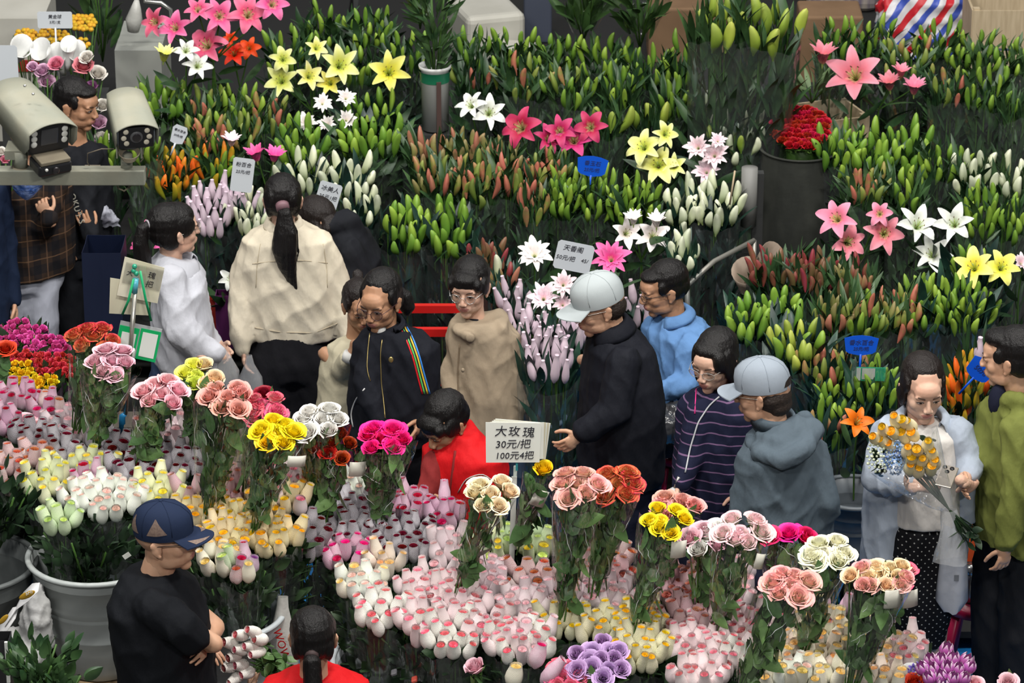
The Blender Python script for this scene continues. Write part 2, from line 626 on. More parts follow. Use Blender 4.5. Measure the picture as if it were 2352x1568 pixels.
ROSE_KINDS = {
	# net colour, what its openings show, rose colour (inner, rim), opening strength
	'maroon': ((0.58, 0.56, 0.60), (0.06, 0.012, 0.02), (0.06, 0.002, 0.008), (0.17, 0.004, 0.015), 1.0, (0, 1, 3)),
	'magenta': ((0.68, 0.46, 0.58), (0.42, 0.10, 0.20), (0.36, 0.003, 0.04), (0.62, 0.012, 0.09), 0.75, (0, 1, 3)),
	'hotpink': ((0.80, 0.55, 0.66), (0.55, 0.10, 0.25), (0.60, 0.005, 0.13), (0.85, 0.03, 0.26), 0.8, (0, 2, 3)),
	'white': ((0.80, 0.82, 0.74), (0.45, 0.52, 0.36), (0.75, 0.42, 0.34), (0.85, 0.66, 0.58), 0.35, (0, 2)),
	'lemon': ((0.80, 0.83, 0.52), (0.40, 0.42, 0.12), (0.80, 0.62, 0.02), (0.88, 0.78, 0.12), 0.5, (0, 1, 3)),
	'lime': ((0.66, 0.80, 0.50), (0.25, 0.36, 0.10), (0.55, 0.70, 0.20), (0.70, 0.82, 0.32), 0.6, (0, 3)),
	'yellow': ((0.86, 0.74, 0.42), (0.45, 0.30, 0.08), (0.82, 0.42, 0.005), (0.92, 0.62, 0.03), 0.6, (0, 1, 3)),
	'yellow_white': ((0.87, 0.80, 0.54), (0.20, 0.24, 0.10), (0.82, 0.44, 0.005), (0.92, 0.66, 0.03), 0.85, (0, 1)),
	'dusty': ((0.68, 0.47, 0.49), (0.42, 0.10, 0.12), (0.36, 0.10, 0.07), (0.55, 0.22, 0.15), 0.75, (0, 1, 3)),
	'blush': ((0.84, 0.71, 0.71), (0.55, 0.26, 0.30), (0.62, 0.12, 0.18), (0.82, 0.34, 0.38), 0.55, (0, 1, 2)),
	'pale': ((0.80, 0.68, 0.70), (0.54, 0.30, 0.36), (0.72, 0.38, 0.42), (0.84, 0.58, 0.60), 0.45, (1, 3, 0)),
	'whitepink': ((0.86, 0.82, 0.76), (0.14, 0.16, 0.11), (0.70, 0.06, 0.12), (0.90, 0.30, 0.34), 0.7, (0, 2)),
	'flame': ((0.72, 0.58, 0.57), (0.34, 0.05, 0.04), (0.36, 0.02, 0.015), (0.62, 0.20, 0.08), 0.9, (2, 3)),
	'peach': ((0.86, 0.72, 0.60), (0.55, 0.40, 0.24), (0.80, 0.45, 0.16), (0.90, 0.62, 0.32), 0.3, (0, 1, 3)),
	'cream': ((0.84, 0.80, 0.64), (0.48, 0.40, 0.22), (0.80, 0.52, 0.10), (0.88, 0.72, 0.34), 0.5, (0, 2, 3)),
	'yellow_soft': ((0.90, 0.76, 0.42), (0.70, 0.48, 0.14), (0.82, 0.42, 0.005), (0.92, 0.62, 0.03), 0.3, (0, 3)),
	'purple': ((0.66, 0.50, 0.62), (0.28, 0.10, 0.24), (0.18, 0.03, 0.22), (0.34, 0.10, 0.38), 0.8, (0,)),
}
NETME, COREME = {}, {}
def net_meshes(kind):
	if kind not in NETME:
		net, hole, c0, c1, am, vs = ROSE_KINDS[kind]
		nm = netmat('net_' + kind, net, hole, am)
		cm = gmat('rose_in_net_' + kind, [(0.2, c0), (0.95, c1)], 0.5, 0.15)
		NETME[kind] = [net_mb(k).mesh('net', [nm]) for k in vs]
		COREME[kind] = [core_mb(k).mesh('rose', [cm]) for k in vs]
	return NETME[kind], COREME[kind]

# open rose head
def open_rose(seed, n=22, R_=0.043, H=0.042, bloom=1.0):
	rr = random.Random(seed)
	mb = MB()
	for i in range(n):
		t = (i + 0.5) / n
		a0 = i * 2.39996 + rr.uniform(-.15, .15)
		r0 = 0.003 + (R_ * 0.58) * t ** 0.75
		opn = (R_ * (0.02 + 0.24 * t ** 2.0)) * bloom
		h = H * (1.0 - 0.16 * t) * rr.uniform(0.95, 1.05)
		zb = -H * 0.55
		curl = R_ * 0.22 * t ** 1.3
		span = 1.25 - 0.45 * t
		nu, nv = 7, 7
		pts, uv = [], []
		for j in range(nv):
			v = j / (nv - 1)
			for k in range(nu):
				u = -1 + 2 * k / (nu - 1)
				wv = (0.55 + 0.62 * v - 0.22 * v ** 3) * (1 - 0.12 * abs(u) ** 3)
				cv = max(0, v - 0.62) / 0.38
				edge = 1 - 0.16 * (abs(u) ** 3)
				rad_ = r0 * (0.35 + 0.65 * math.sin(min(1, v * 1.9) * 1.5708)) + opn * v ** 1.6 + curl * cv ** 1.6 + 0.0012 * math.sin(5 * u + seed + i)
				z = zb + (h * 1.45) * v * edge - curl * 0.9 * cv ** 2 - 0.004 * (1 - t) * 0
				a = a0 + u * span * wv
				pts.append((rad_ * math.cos(a), rad_ * math.sin(a), z))
				uv.append((k / (nu - 1), v * edge))
		mb.grid(pts, nu, nv, uv=uv)
	# calyx
	mb.lathe([(0.003, -0.034), (0.009, -0.030), (R_ * 0.28, -0.0225), (R_ * 0.33, -0.018)], 10, 1)
	for k in range(5):
		a = k * 1.2566
		mb.add(leaf_mb(0.028, 0.009, 0.2, 0.6, 0.7, 4), Matrix.Rotation(a, 4, 'Z') @ Matrix.Translation((R_ * 0.22, 0, -0.022)) @ Matrix.Rotation(rad(70), 4, 'Y'), 1)
	return mb
OROSE = [open_rose(1, 24, 0.046, 0.038), open_rose(2, 27, 0.049, 0.036, 1.4), open_rose(3, 20, 0.043, 0.041, 0.7)]
OPEN_KINDS = {
	'pink_pale': ((0.70, 0.22, 0.34), (0.78, 0.42, 0.50), (0.80, 0.50, 0.58)),
	'pink': ((0.78, 0.22, 0.30), (0.88, 0.42, 0.48), (0.90, 0.54, 0.58)),
	'salmon': ((0.60, 0.16, 0.12), (0.78, 0.34, 0.26), (0.76, 0.38, 0.34)),
	'pink_edge': ((0.85, 0.62, 0.56), (0.84, 0.38, 0.42), (0.75, 0.06, 0.18)),
	'yellow': ((0.78, 0.42, 0.0), (0.88, 0.62, 0.005), (0.92, 0.72, 0.02)),
	'white': ((0.76, 0.60, 0.54), (0.78, 0.76, 0.70), (0.78, 0.77, 0.74)),
	'darkred': ((0.10, 0.002, 0.003), (0.18, 0.003, 0.004), (0.25, 0.006, 0.006)),
	'orangered': ((0.14, 0.004, 0.002), (0.26, 0.008, 0.004), (0.44, 0.022, 0.006)),
	'hotpink': ((0.62, 0.0, 0.10), (0.78, 0.008, 0.16), (0.84, 0.02, 0.22)),
	'peach': ((0.82, 0.46, 0.20), (0.88, 0.62, 0.36), (0.86, 0.68, 0.44)),
	'peach_cream': ((0.80, 0.50, 0.24), (0.88, 0.70, 0.44), (0.86, 0.78, 0.56)),
	'limeyellow': ((0.60, 0.64, 0.05), (0.76, 0.80, 0.10), (0.80, 0.86, 0.16)),
	'red_cream': ((0.84, 0.66, 0.34), (0.74, 0.30, 0.12), (0.48, 0.012, 0.02)),
	'cream_pinkedge': ((0.84, 0.66, 0.44), (0.84, 0.56, 0.42), (0.80, 0.34, 0.34)),
	'white_pinktip': ((0.72, 0.74, 0.50), (0.86, 0.72, 0.68), (0.86, 0.52, 0.56)),
	'cream': ((0.74, 0.70, 0.36), (0.85, 0.82, 0.58), (0.88, 0.86, 0.68)),
	'lilac': ((0.30, 0.12, 0.36), (0.46, 0.26, 0.52), (0.52, 0.34, 0.60)),
	'redrose': ((0.4, 0.01, 0.0), (0.55, 0.02, 0.01), (0.62, 0.05, 0.02)),
}
OME = {}
CALYX = mat('calyx', (0.10, 0.20, 0.04), 0.5, jit=0.2)
def open_meshes(kind):
	if kind not in OME:
		a, b, c = OPEN_KINDS[kind]
		m = gmat('petals_' + kind, [(0.25, a), (0.7, b), (0.97, c)], 0.48, 0.08, sss=0.0)
		OME[kind] = [q.mesh('rose', [m, CALYX]) for q in OROSE]
	return OME[kind]

# lily buds and blooms
def bud_mb(L=0.10, r=0.0165, tipr=0.25):
	mb = MB()
	pr = [(0.003, -0.01), (0.006, 0.0), (r * 0.78, L * 0.16), (r, L * 0.38), (r * 0.98, L * 0.56), (r * 0.80, L * 0.76), (r * 0.45, L * 0.93), (0.0008, L)]
	mb.lathe(pr, 12, vv=[max(0, p[1] / L) for p in pr], lobes=3, amp=0.09)
	mb.v = [(x + 0.012 * math.sin(3.0 * z / L), y, z) for x, y, z in mb.v]
	return mb
BUDS = [bud_mb(0.10, .0150), bud_mb(0.115, 0.0135), bud_mb(0.085, 0.0145)]
BUDFAT = [bud_mb(0.105, 0.019), bud_mb(0.12, 0.0185), bud_mb(0.092, 0.019)]
BUD_KINDS = {
	'green': ([(0, (0.07, 0.15, 0.02)), (0.4, (0.15, 0.28, 0.03)), (1, (0.24, 0.38, 0.05))], None),
	'bright': ([(0, (0.08, 0.18, 0.02)), (0.4, (0.14, 0.28, 0.03)), (1, (0.23, 0.38, 0.05))], None),
	'greenred': ([(0, (0.13, 0.20, 0.03)), (0.4, (0.22, 0.29, 0.05)), (1, (0.30, 0.34, 0.09))], (0.42, 0.15, 0.09)),
	'brown': ([(0, (0.18, 0.20, 0.05)), (0.5, (0.26, 0.26, 0.08)), (1, (0.34, 0.24, 0.12))], (0.36, 0.15, 0.09)),
	'darkred': ([(0, (0.12, 0.09, 0.03)), (0.5, (0.18, 0.10, 0.05)), (1, (0.24, 0.10, 0.07))], (0.24, 0.035, 0.04)),
	'orange': ([(0, (0.22, 0.26, 0.02)), (0.5, (0.40, 0.32, 0.02)), (1, (0.60, 0.30, 0.02))], (0.78, 0.16, 0.012)),
	'white': ([(0, (0.34, 0.44, 0.16)), (0.4, (0.62, 0.68, 0.44)), (1, (0.72, 0.74, 0.58))], None),
	'yellowgreen': ([(0, (0.18, 0.28, 0.04)), (0.5, (0.30, 0.40, 0.05)), (1, (0.42, 0.48, 0.10))], None),
}
BME = {}
def bud_meshes(kind):
	if kind not in BME:
		if kind == 'pinknet':
			nm = netmat('lily_net_pink', (0.72, 0.56, 0.66), (0.60, 0.34, 0.50), 0.3)
			out = []
			for L in (0.115, 0.13, 0.10):
				mb = MB()
				pr = [(0.004, -0.004), (0.010, 0.003), (0.0175, 0.02), (0.0195, 0.04), (0.0180, 0.06), (0.0120, L * 0.8), (0.0085, L * 0.9), (0.009, L)]
				mb.lathe(pr, 14, rim=0.001, vv=[p[1] / L for p in pr])
				mb.lathe([(0.009, L), (0.006, L - 0.004), (0.0005, L - 0.006)], 14)
				out.append(mb.mesh('netted_bud', [nm]))
			BME[kind] = out
		else:
			st, bl = BUD_KINDS[kind]
			m = gmat('bud_' + kind, st, 0.42, 0.2, 0.35, ribs=3, blush=bl)
			src = BUDFAT if kind in ('bright', 'white', 'yellowgreen') else BUDS
			BME[kind] = [q.mesh('bud', [m]) for q in src]
	return BME[kind]

def lily_bloom(seed, n=6, L=0.115, Wd=0.054, ruffle=0.0, openness=1.0, double=False):
	rr = random.Random(seed)
	mb = MB()
	for i in range(n):
		lay = 0 if not double else (i // 6)
		a = 6.2832 * i / (6 if double else n) + (0.5 if lay % 2 else 0) + rr.uniform(-.1, .1)
		l = L * (1.0 - 0.17 * lay) * rr.uniform(0.92, 1.06)
		w_ = Wd * (0.82 if i % 2 else 1.05) * (1 - 0.12 * lay)
		op = openness * (1.0 - 0.26 * lay) * rr.uniform(0.9, 1.1)
		nu, nv = 5, 9
		pts, uv = [], []
		for j in range(nv):
			v = j / (nv - 1)
			# centre line: rises out of the throat, then bends back
			th = rad(14) + op * rad(105) * v ** 1.25
			if j == 0:
				rad_, z = 0.004, 0.0
			else:
				rad_ += l / (nv - 1) * math.sin(th)
				z += l / (nv - 1) * math.cos(th)
			wd = w_ * 0.5 * (math.sin(math.pi * (0.10 + 0.88 * v) ** 0.85)) ** 0.75
			for k in range(nu):
				u = -1 + 2 * k / (nu - 1)
				rf = ruffle * w_ * math.sin(9 * v * (1 + 0.2 * u) + i + (0 if u < 0 else 2)) * abs(u)
				lift = 0.22 * wd * abs(u) ** 1.5 + rf
				x = rad_ - lift * math.cos(th) * 0.9
				zz = z + lift * math.sin(th)
				y = u * wd
				pts.append((x * math.cos(a) - y * math.sin(a), x * math.sin(a) + y * math.cos(a), zz))
				uv.append((0.5 + 0.5 * u, v * 0.75 + 0.25 * abs(u)))
		mb.grid(pts, nu, nv, uv=uv)
	if not double:
		for i in range(6):
			a = i * 1.047 + 0.4
			q = L / 0.115
			p = [(0, 0, 0), (q * 0.008 * math.cos(a), q * 0.008 * math.sin(a), q * 0.03), (q * 0.022 * math.cos(a), q * 0.022 * math.sin(a), q * 0.058)]
			mb.tube(p, 0.0012 * q, 4, 1)
			mb.ell(p[-1], (0.005 * q, 0.002 * q, 0.002 * q), None, 6, 4, 2)
		mb.tube([(0, 0, 0), (0.004 * q, 0, 0.065 * q)], [0.0016 * q, 0.0028 * q], 5, 1)
	q = L / 0.115
	mb.lathe([(0.003 * q, -0.03 * q), (0.006 * q, -0.01 * q), (0.008 * q, 0.01 * q)], 6, 1)
	return mb
BLOOMS = {
	'single': [lily_bloom(1), lily_bloom(2, openness=0.85), lily_bloom(3, L=0.105, openness=1.15)],
	'ruffled': [lily_bloom(4, ruffle=0.10, Wd=0.052), lily_bloom(5, ruffle=0.12, Wd=0.05, openness=0.85)],
	'double': [lily_bloom(6, 18, 0.09, 0.034, 0.05, 1.0, True), lily_bloom(7, 18, 0.085, 0.034, 0.06, 0.8, True)],
	'closed': [lily_bloom(8, 12, 0.085, 0.034, 0.03, 0.38, True), lily_bloom(9, 12, 0.08, 0.032, 0.03, 0.45, True)],
}
BLOOM_COL = {
	'pink': ((0.70, 0.50, 0.32), (0.66, 0.06, 0.18), (0.72, 0.20, 0.34)),
	'magenta': ((0.50, 0.40, 0.20), (0.44, 0.010, 0.08), (0.54, 0.05, 0.18)),
	'softpink': ((0.60, 0.56, 0.20), (0.72, 0.17, 0.25), (0.74, 0.30, 0.40)),
	'white': ((0.48, 0.62, 0.26), (0.70, 0.72, 0.64), (0.74, 0.76, 0.74)),
	'palepink': ((0.76, 0.74, 0.56), (0.82, 0.56, 0.62), (0.84, 0.72, 0.76)),
	'whitepink': ((0.70, 0.72, 0.44), (0.84, 0.74, 0.72), (0.86, 0.84, 0.82)),
	'yellow': ((0.55, 0.60, 0.05), (0.84, 0.70, 0.08), (0.86, 0.80, 0.26)),
	'lemon': ((0.50, 0.60, 0.10), (0.74, 0.74, 0.14), (0.84, 0.84, 0.42)),
	'orange': ((0.62, 0.12, 0.01), (0.78, 0.085, 0.004), (0.82, 0.12, 0.008)),
	'rose': ((0.70, 0.50, 0.30), (0.72, 0.06, 0.28), (0.76, 0.16, 0.40)),
}
ANTHER = mat('anther_brown', (0.10, 0.035, 0.01), 0.8)
PISTIL = mat('pistil_green', (0.35, 0.45, 0.12), 0.5)
BLME = {}
def bloom_meshes(shape, colr):
	k = (shape, colr)
	if k not in BLME:
		a, b, c = BLOOM_COL[colr]
		m = gmat('lily_petal_' + colr, [(0.05, a), (0.35, b), (0.9, c)], 0.5, 0.07)
		BLME[k] = [q.mesh('bloom', [m, PISTIL, ANTHER]) for q in BLOOMS[shape]]
	return BLME[k]

# ------------------------------------------------------------------ bunch builders
def spots(rr, cx, cy, hw, hh, n, sx, sy):
	"""staggered places over an ellipse of the photograph, front rows first"""
	out = []
	k = 0.70
	for _ in range(22):
		out = []
		rows = int(2 * hh / (sy * k)) + 2
		for j in range(-rows, rows + 1):
			y = j * sy * k
			off = (sx * k / 2) if j % 2 else 0
			cols = int(2 * hw / (sx * k)) + 2
			for i in range(-cols, cols + 1):
				x = i * sx * k + off
				if (x / hw) ** 2 + (y / hh) ** 2 <= 1.05:
					out.append((x + rr.uniform(-.2, .2) * sx, y + rr.uniform(-.22, .22) * sy))
		if len(out) <= n * 1.12:
			break
		k *= 1.06
	out.sort(key=lambda p: -p[1])
	return [(cx + x, cy + y, x / hw, y / hh) for x, y in out]

def zsurf(x, y):
	"""height of the rose heads over the floor, read off the photograph's buckets"""
	if x < 720:
		return 1.22
	return 1.06
def rose_bunch(cx, cy, hw, hh, n, kind, label, z=None, mix=None, wrap=True, group=None, slope=0.0023, tiltx=0.0, Yover=None, fol=True, H=None, size=1.0, blur=None):
	rr = random.Random(int(cx * 7 + cy * 13))
	z = zsurf(cx, cy) if z is None else z
	Y0 = Yover or Yz(cy, z)
	c = P(cx, cy, Y0)
	t = thing('rose_bunch', label, 'flowers', (c.x, c.y, c.z - 0.42), group)
	inv = t.matrix_basis.inverted()
	for (px, py, u, v) in spots(rr, cx, cy, hw, hh, n * 0.86, 30 * size, 21 * size):
		k = mix[rr.randrange(len(mix))] if mix else kind
		nets, cores = net_meshes(k)
		i = rr.randrange(len(nets))
		p = P(px, py + 20 * size, Y0 - (py - cy) * slope)
		d = Vector((u * 0.30 + tiltx + rr.uniform(-.13, .13), -0.14 - v * 0.20 + rr.uniform(-.12, .12), 1.0))
		M = inv @ look(p, d, rr.random() * 6.28, 1.13 * rr.uniform(0.92, 1.08) * size)
		core = link('rose', cores[i], t, M)
		link('net_sleeve', nets[i], core)
	if fol:
		hwm = hw / 600.0
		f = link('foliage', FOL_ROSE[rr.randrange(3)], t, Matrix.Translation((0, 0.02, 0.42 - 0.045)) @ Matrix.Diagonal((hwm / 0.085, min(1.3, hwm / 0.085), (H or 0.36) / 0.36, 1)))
		f['kind'] = 'stuff'
	if wrap:
		cello_wrap(t, (0, 0.0, 0.42 - 0.05), hw / 600.0 * 1.12, hw / 600.0 * 0.8, H or 0.36, rr.random() * 9)
	return t
def cello_wrap(t, top, r0, r1, H, seed, m=None, flare=0.0):
	rr = random.Random(seed)
	mb = MB()
	pts = []
	nu, nv = 22, 7
	ph = [rr.random() * 6 for _ in range(4)]
	for j in range(nv):
		v = j / (nv - 1)
		for i in range(nu):
			a = 6.2832 * i / nu
			r = r0 + (r1 - r0) * v
			r *= 1 + 0.07 * math.sin(3 * a + ph[0] + 2 * v) + 0.05 * math.sin(7 * a + ph[1] + 3 * v) + 0.03 * math.sin(11 * a + ph[2])
			zz = top[2] - H * v + (0.02 * math.sin(2 * a + ph[3]) + 0.008 * math.sin(9 * a) if j == 0 else 0)
			pts.append((top[0] + r * math.cos(a), top[1] + r * math.sin(a), zz))
	mb.grid(pts, nu, nv, closed_u=True)
	if False:
		fm_ = MB()
		for k in range(3):
			i0 = rr.randrange(12, 21)
			j0 = rr.randrange(0, 3)
			fm_.tube([Vector(pts[j * nu + (i0 + (j - j0) * rr.choice((0, 0, 1))) % nu]) for j in range(j0, j0 + 4)], [.0003, .0012, .0012, .0003], 4, cap=False)
		link('fold_glint', fm_.mesh('fold_glint', [FOLD_GLINT]), t)
	return link('clear_wrap', mb.mesh('clear_wrap', [m or SLEEVE]), t)

ROSE_LEAF_ME = [leaf_mb(0.062, 0.036, 0.22, 0.2, 0.7, 6).mesh('leaf', [GREEN_LEAF]), leaf_mb(0.05, 0.034, 0.3, 0.35, 0.65, 6).mesh('leaf', [GREEN_LEAF]), leaf_mb(0.07, 0.036, 0.2, -0.1, 0.75, 6).mesh('leaf', [GREEN_LEAF])]
def tall_bouquet(hx, hy, hw, hh, n, kind, bx, by, label, z=None, kinds=None, open_=1.0, leaves=22, size=1.0, tag_at=None, film=True, Yover=None, group='cellophane-wrapped rose bouquets standing above the netted roses', face=0.35):
	rr = random.Random(int(hx * 3 + hy * 5))
	z = (zsurf(bx, by) - 0.03) if z is None else z
	Y0 = Yz(by, zsurf(bx, by) + 0.07) if (film and by > 900) else (Yover or Yz(by, z))
	B = P(bx, by, Y0)
	T = P(hx, hy, Y0 - 0.01)
	t = thing('rose_bouquet', label, 'bouquet', B, group)
	inv = t.matrix_basis.inverted()
	ax = (T - B)
	sp = spots(rr, hx, hy, hw, hh, n * 1.4 if n > 1 else 1, 54 * size, 32 * size)
	for (px, py, u, v) in sp:
		k = kinds[rr.randrange(len(kinds))] if kinds else kind
		ms = open_meshes(k)
		p = P(px, py + 8, Y0 - (py - hy) * 0.0019)
		d = Vector((u * 0.45 + rr.uniform(-.15, .15), -face - v * 0.25 + rr.uniform(-.1, .1), 1.0))
		link('rose', ms[rr.randrange(3)], t, inv @ look(p, d, rr.random() * 6.28, rr.uniform(0.86, 1.0) * size * open_))
	# stems
	mb = MB()
	axn = ax.normalized()
	for (px, py, u, v) in sp:
		p = P(px, py + 8, Y0 - (py - hy) * 0.0019) - axn * 0.02
		q = B + Vector((u * 0.02, -v * 0.02, 0))
		mb.tube([p, (p * 0.5 + q * 0.5) + Vector((0, 0, 0)), q - axn * 0.05], 0.0032, 5, 0, cap=False)
	part('stems', mb, [STEM], t)
	L = ax.length
	wid = hw / 600.0
	for i in range(leaves):
		s = 0.04 + 0.86 * ((i + rr.random()) / leaves) ** 1.0
		c = B + ax * (1 - s * 0.98) - Vector((0, 0, 0.03))
		r = (wid * 0.85) * (1 - s) + 0.028 * s
		a = rr.uniform(-2.9, 0.3) if i % 4 else rr.random() * 6.28
		pp = c + Vector((r * math.cos(a), r * math.sin(a) * 0.8, 0))
		d = Vector((math.cos(a) * 0.5 + rr.uniform(-.5, .5), math.sin(a) * 0.35, rr.uniform(-0.5, 1.0)))
		# blade faces outward
		out = Vector((math.cos(a), math.sin(a), 0.25)).normalized()
		zc = (d - out * d.dot(out)).normalized()
		xc = zc.cross(-out)
		xc = (-out).cross(zc)
		M = basis(xc, -out, zc, pp - zc * 0.03) @ Matrix.Scale(rr.uniform(1.15, 1.65), 4)
		link('leaf', ROSE_LEAF_ME[rr.randrange(3)], t, inv @ M)
	fm = link('foliage', FOL_TALL[rr.randrange(3)], t, inv @ (Matrix.Translation(T - axn * 0.045) @ axn.to_track_quat('Z', 'Y').to_matrix().to_4x4() @ Matrix.Diagonal((wid * 0.62 / 0.085, wid * 0.5 / 0.085, max(0.1, (L - 0.06)) / 0.36, 1))))
	fm['kind'] = 'stuff'
	if film:
		mb = MB()
		nu, nv = 26, 9
		ph = [rr.random() * 6 for _ in range(4)]
		pts = []
		lean = ax * (1 / L)
		for j in range(nv):
			v = j / (nv - 1)
			s = 1 - v
			c = B + ax * s - lean * 0.025 * s
			r0 = wid * 1.12
			r = r0 * (0.30 + 0.70 * s ** 0.8)
			for i in range(nu):
				a = 6.2832 * i / nu
				k = r * (1 + 0.06 * math.sin(3 * a + ph[0] + 3 * v) + 0.05 * math.sin(8 * a + ph[1] + 5 * v))
				zz = (0.018 * math.sin(2 * a + ph[2]) + 0.012 * math.sin(7 * a + ph[3])) if j == 0 else 0
				pts.append(c + Vector((k * math.cos(a), k * math.sin(a) * 0.75, zz)))
		mb.grid(pts, nu, nv, closed_u=True)
		part('clear_wrap', mb, [CELLO], t)
		fm_ = MB()  # thin pale tubes shaped as bright glints on the film
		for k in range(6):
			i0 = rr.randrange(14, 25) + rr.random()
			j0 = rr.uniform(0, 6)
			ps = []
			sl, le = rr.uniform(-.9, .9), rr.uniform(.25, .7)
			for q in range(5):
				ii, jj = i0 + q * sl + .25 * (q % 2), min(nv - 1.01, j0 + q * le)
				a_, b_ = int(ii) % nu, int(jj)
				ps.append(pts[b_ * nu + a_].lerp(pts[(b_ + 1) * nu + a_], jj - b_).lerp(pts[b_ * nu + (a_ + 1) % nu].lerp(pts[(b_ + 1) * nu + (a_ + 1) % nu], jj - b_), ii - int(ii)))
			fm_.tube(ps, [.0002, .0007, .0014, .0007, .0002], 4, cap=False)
		part('fold_glint', fm_, [FOLD_GLINT], t)
	if tag_at:
		tx, ty, tw, th, ang = tag_at
		c = P(tx, ty, Y0 - wid * 0.8)
		s = 610.0
		M = Matrix.Translation(c) @ Matrix.Rotation(rad(20), 4, 'Z') @ Matrix.Rotation(rad(ang), 4, 'Y')
		mb = MB()
		w2, h2 = tw / s / 2, th / s / 2
		pts = []
		for j in range(3):
			for i in range(5):
				u = -1 + i / 2
				pts.append(M @ Vector((u * w2, 0.006 * u * u, (-1 + j) * h2)))
		mb.grid(pts, 5, 3)
		o = part('card_tag', mb, [mat('card', (0.62, 0.60, 0.52), 0.6, col2=(0.70, 0.68, 0.60), nscale=12)], t)
		sd = o.modifiers.new('thick', 'SOLIDIFY')
		sd.thickness = 0.001
	return t

BUDLEAF = LLEAF.mesh('leaf', [LILY_LEAF])
def Ylily(y):
	return 15.2 + (520 - y) * (2.1 / 470)
SHELF = []
def lily_bunch(cx, cy, hw, hh, n, kind, label, Y=None, H=0.6, mix=None, wide=False, group=None, size=1.0, wrap=True, slope=0.003, lean=0.0):
	rr = random.Random(int(cx * 5 + cy * 11))
	Y0 = Y or Ylily(cy)
	c = P(cx, cy, Y0)
	t = thing('lily_bunch', label, 'flowers', (c.x, c.y, c.z - H - 0.06), group)
	inv = t.matrix_basis.inverted()
	s = 500.0
	for (px, py, u, v) in spots(rr, cx, cy, hw, hh, n * (0.62 if cy < 290 else 0.85), 21 * size, 22 * size):
		k = mix[rr.randrange(len(mix))] if mix else kind
		ms = bud_meshes(k)
		p = P(px, py + 22 * size, Y0 - (py - cy) * slope)
		if rr.random() < 0.2:
			link('leaf', BUDLEAF, t, inv @ look(p + Vector((rr.uniform(-.02, .02), -.01, -.03)), (rr.uniform(-.8, .8), rr.uniform(-.7, .1), .8), rr.random() * 6.28, rr.uniform(.6, 1.0)))
		d = Vector((u * 0.30 + lean + rr.uniform(-.14, .14), -0.12 - v * 0.20 + rr.uniform(-.12, .12), 1.0))
		link('netted_bud' if k == 'pinknet' else 'bud', ms[rr.randrange(3)], t, inv @ look(p, d, rr.random() * 6.28, rr.uniform(0.88, 1.1) * size))
	src = FOL_LILYB if wide else FOL_LILY
	wq = hw / s * 0.98
	f = link('foliage', src[rr.randrange(len(src))], t, Matrix.Translation((0, 0.03, H + (0.0 if wide else 0.035))) @ Matrix.Rotation(rr.random() * 6, 4, 'Z') @ Matrix.Diagonal((wq / 0.085, wq / 0.085, (H + 0.03) / 0.62, 1)))
	f['kind'] = 'stuff'
	if wrap:
		cello_wrap(t, (0, 0, H - 0.02), wq * 1.15, wq * 0.8, H - 0.03, rr.random() * 9)
	SHELF.append((c.x, c.y, c.z - H - 0.06, wq))
	return t
def bloom_group(items, shape, colr, label, Y=None, H=0.35, group='open lilies standing among the budded bunches', face=0.8, lift=0.0):
	"""items: (px, py, width px)"""
	my = sum(i[1] for i in items) / len(items)
	mx = sum(i[0] for i in items) / len(items)
	Y0 = (Y or Ylily(my)) - 0.16
	c = P(mx, my, Y0)
	t = thing('lily_bouquet', label, 'lilies', (c.x, c.y + 0.10, c.z - H), group)
	inv = t.matrix_basis.inverted()
	rr = random.Random(int(mx + my))
	for it in items:
		px, py, wd = it[:3]
		colk = it[3] if len(it) > 3 else colr
		shp = it[4] if len(it) > 4 else shape
		ms = bloom_meshes(shp, colk)
		i = rr.randrange(len(ms))
		full = {'single': 0.165, 'ruffled': 0.165, 'double': 0.15, 'closed': 0.085}[shp]
		sc_ = (wd / (F / (Y0 / 0.93))) / full
		p = P(px, py, Y0)
		if shp == 'closed':
			d = Vector((rr.uniform(-.2, .2), -0.25, 1))
			p = p - Vector((0, 0, 0.035 * sc_))
		else:
			d = Vector((rr.uniform(-.45, .45) + (px - mx) * 0.004, -1, face + rr.uniform(-.25, .35)))
			p = p - d.normalized() * 0.045 * sc_
		link('bloom', ms[i], t, inv @ look(p, d, rr.random() * 6.28, sc_))
	mb = MB()
	for it in items:
		p = P(it[0], it[1] + 8, Y0 + 0.045)
		mb.tube([p, (c.x, c.y + 0.08, c.z - H * 0.5), (c.x + rr.uniform(-.02, .02), c.y + 0.10, c.z - H)], 0.004, 5, 0, cap=False)
	part('stem', mb, [STEM], t)
	for k in range(5):
		a = rr.random() * 6.28
		M = look((0.03 * math.cos(a), 0.03 * math.sin(a) - 0.06, H * rr.uniform(0.3, 0.8)), (math.cos(a), math.sin(a), 0.6), rr.random() * 6, 1.1)
		link('leaf', LLEAF_ME, t, M)
	return t
LLEAF_ME = LLEAF_WIDE.mesh('leaf', [LILY_LEAF])
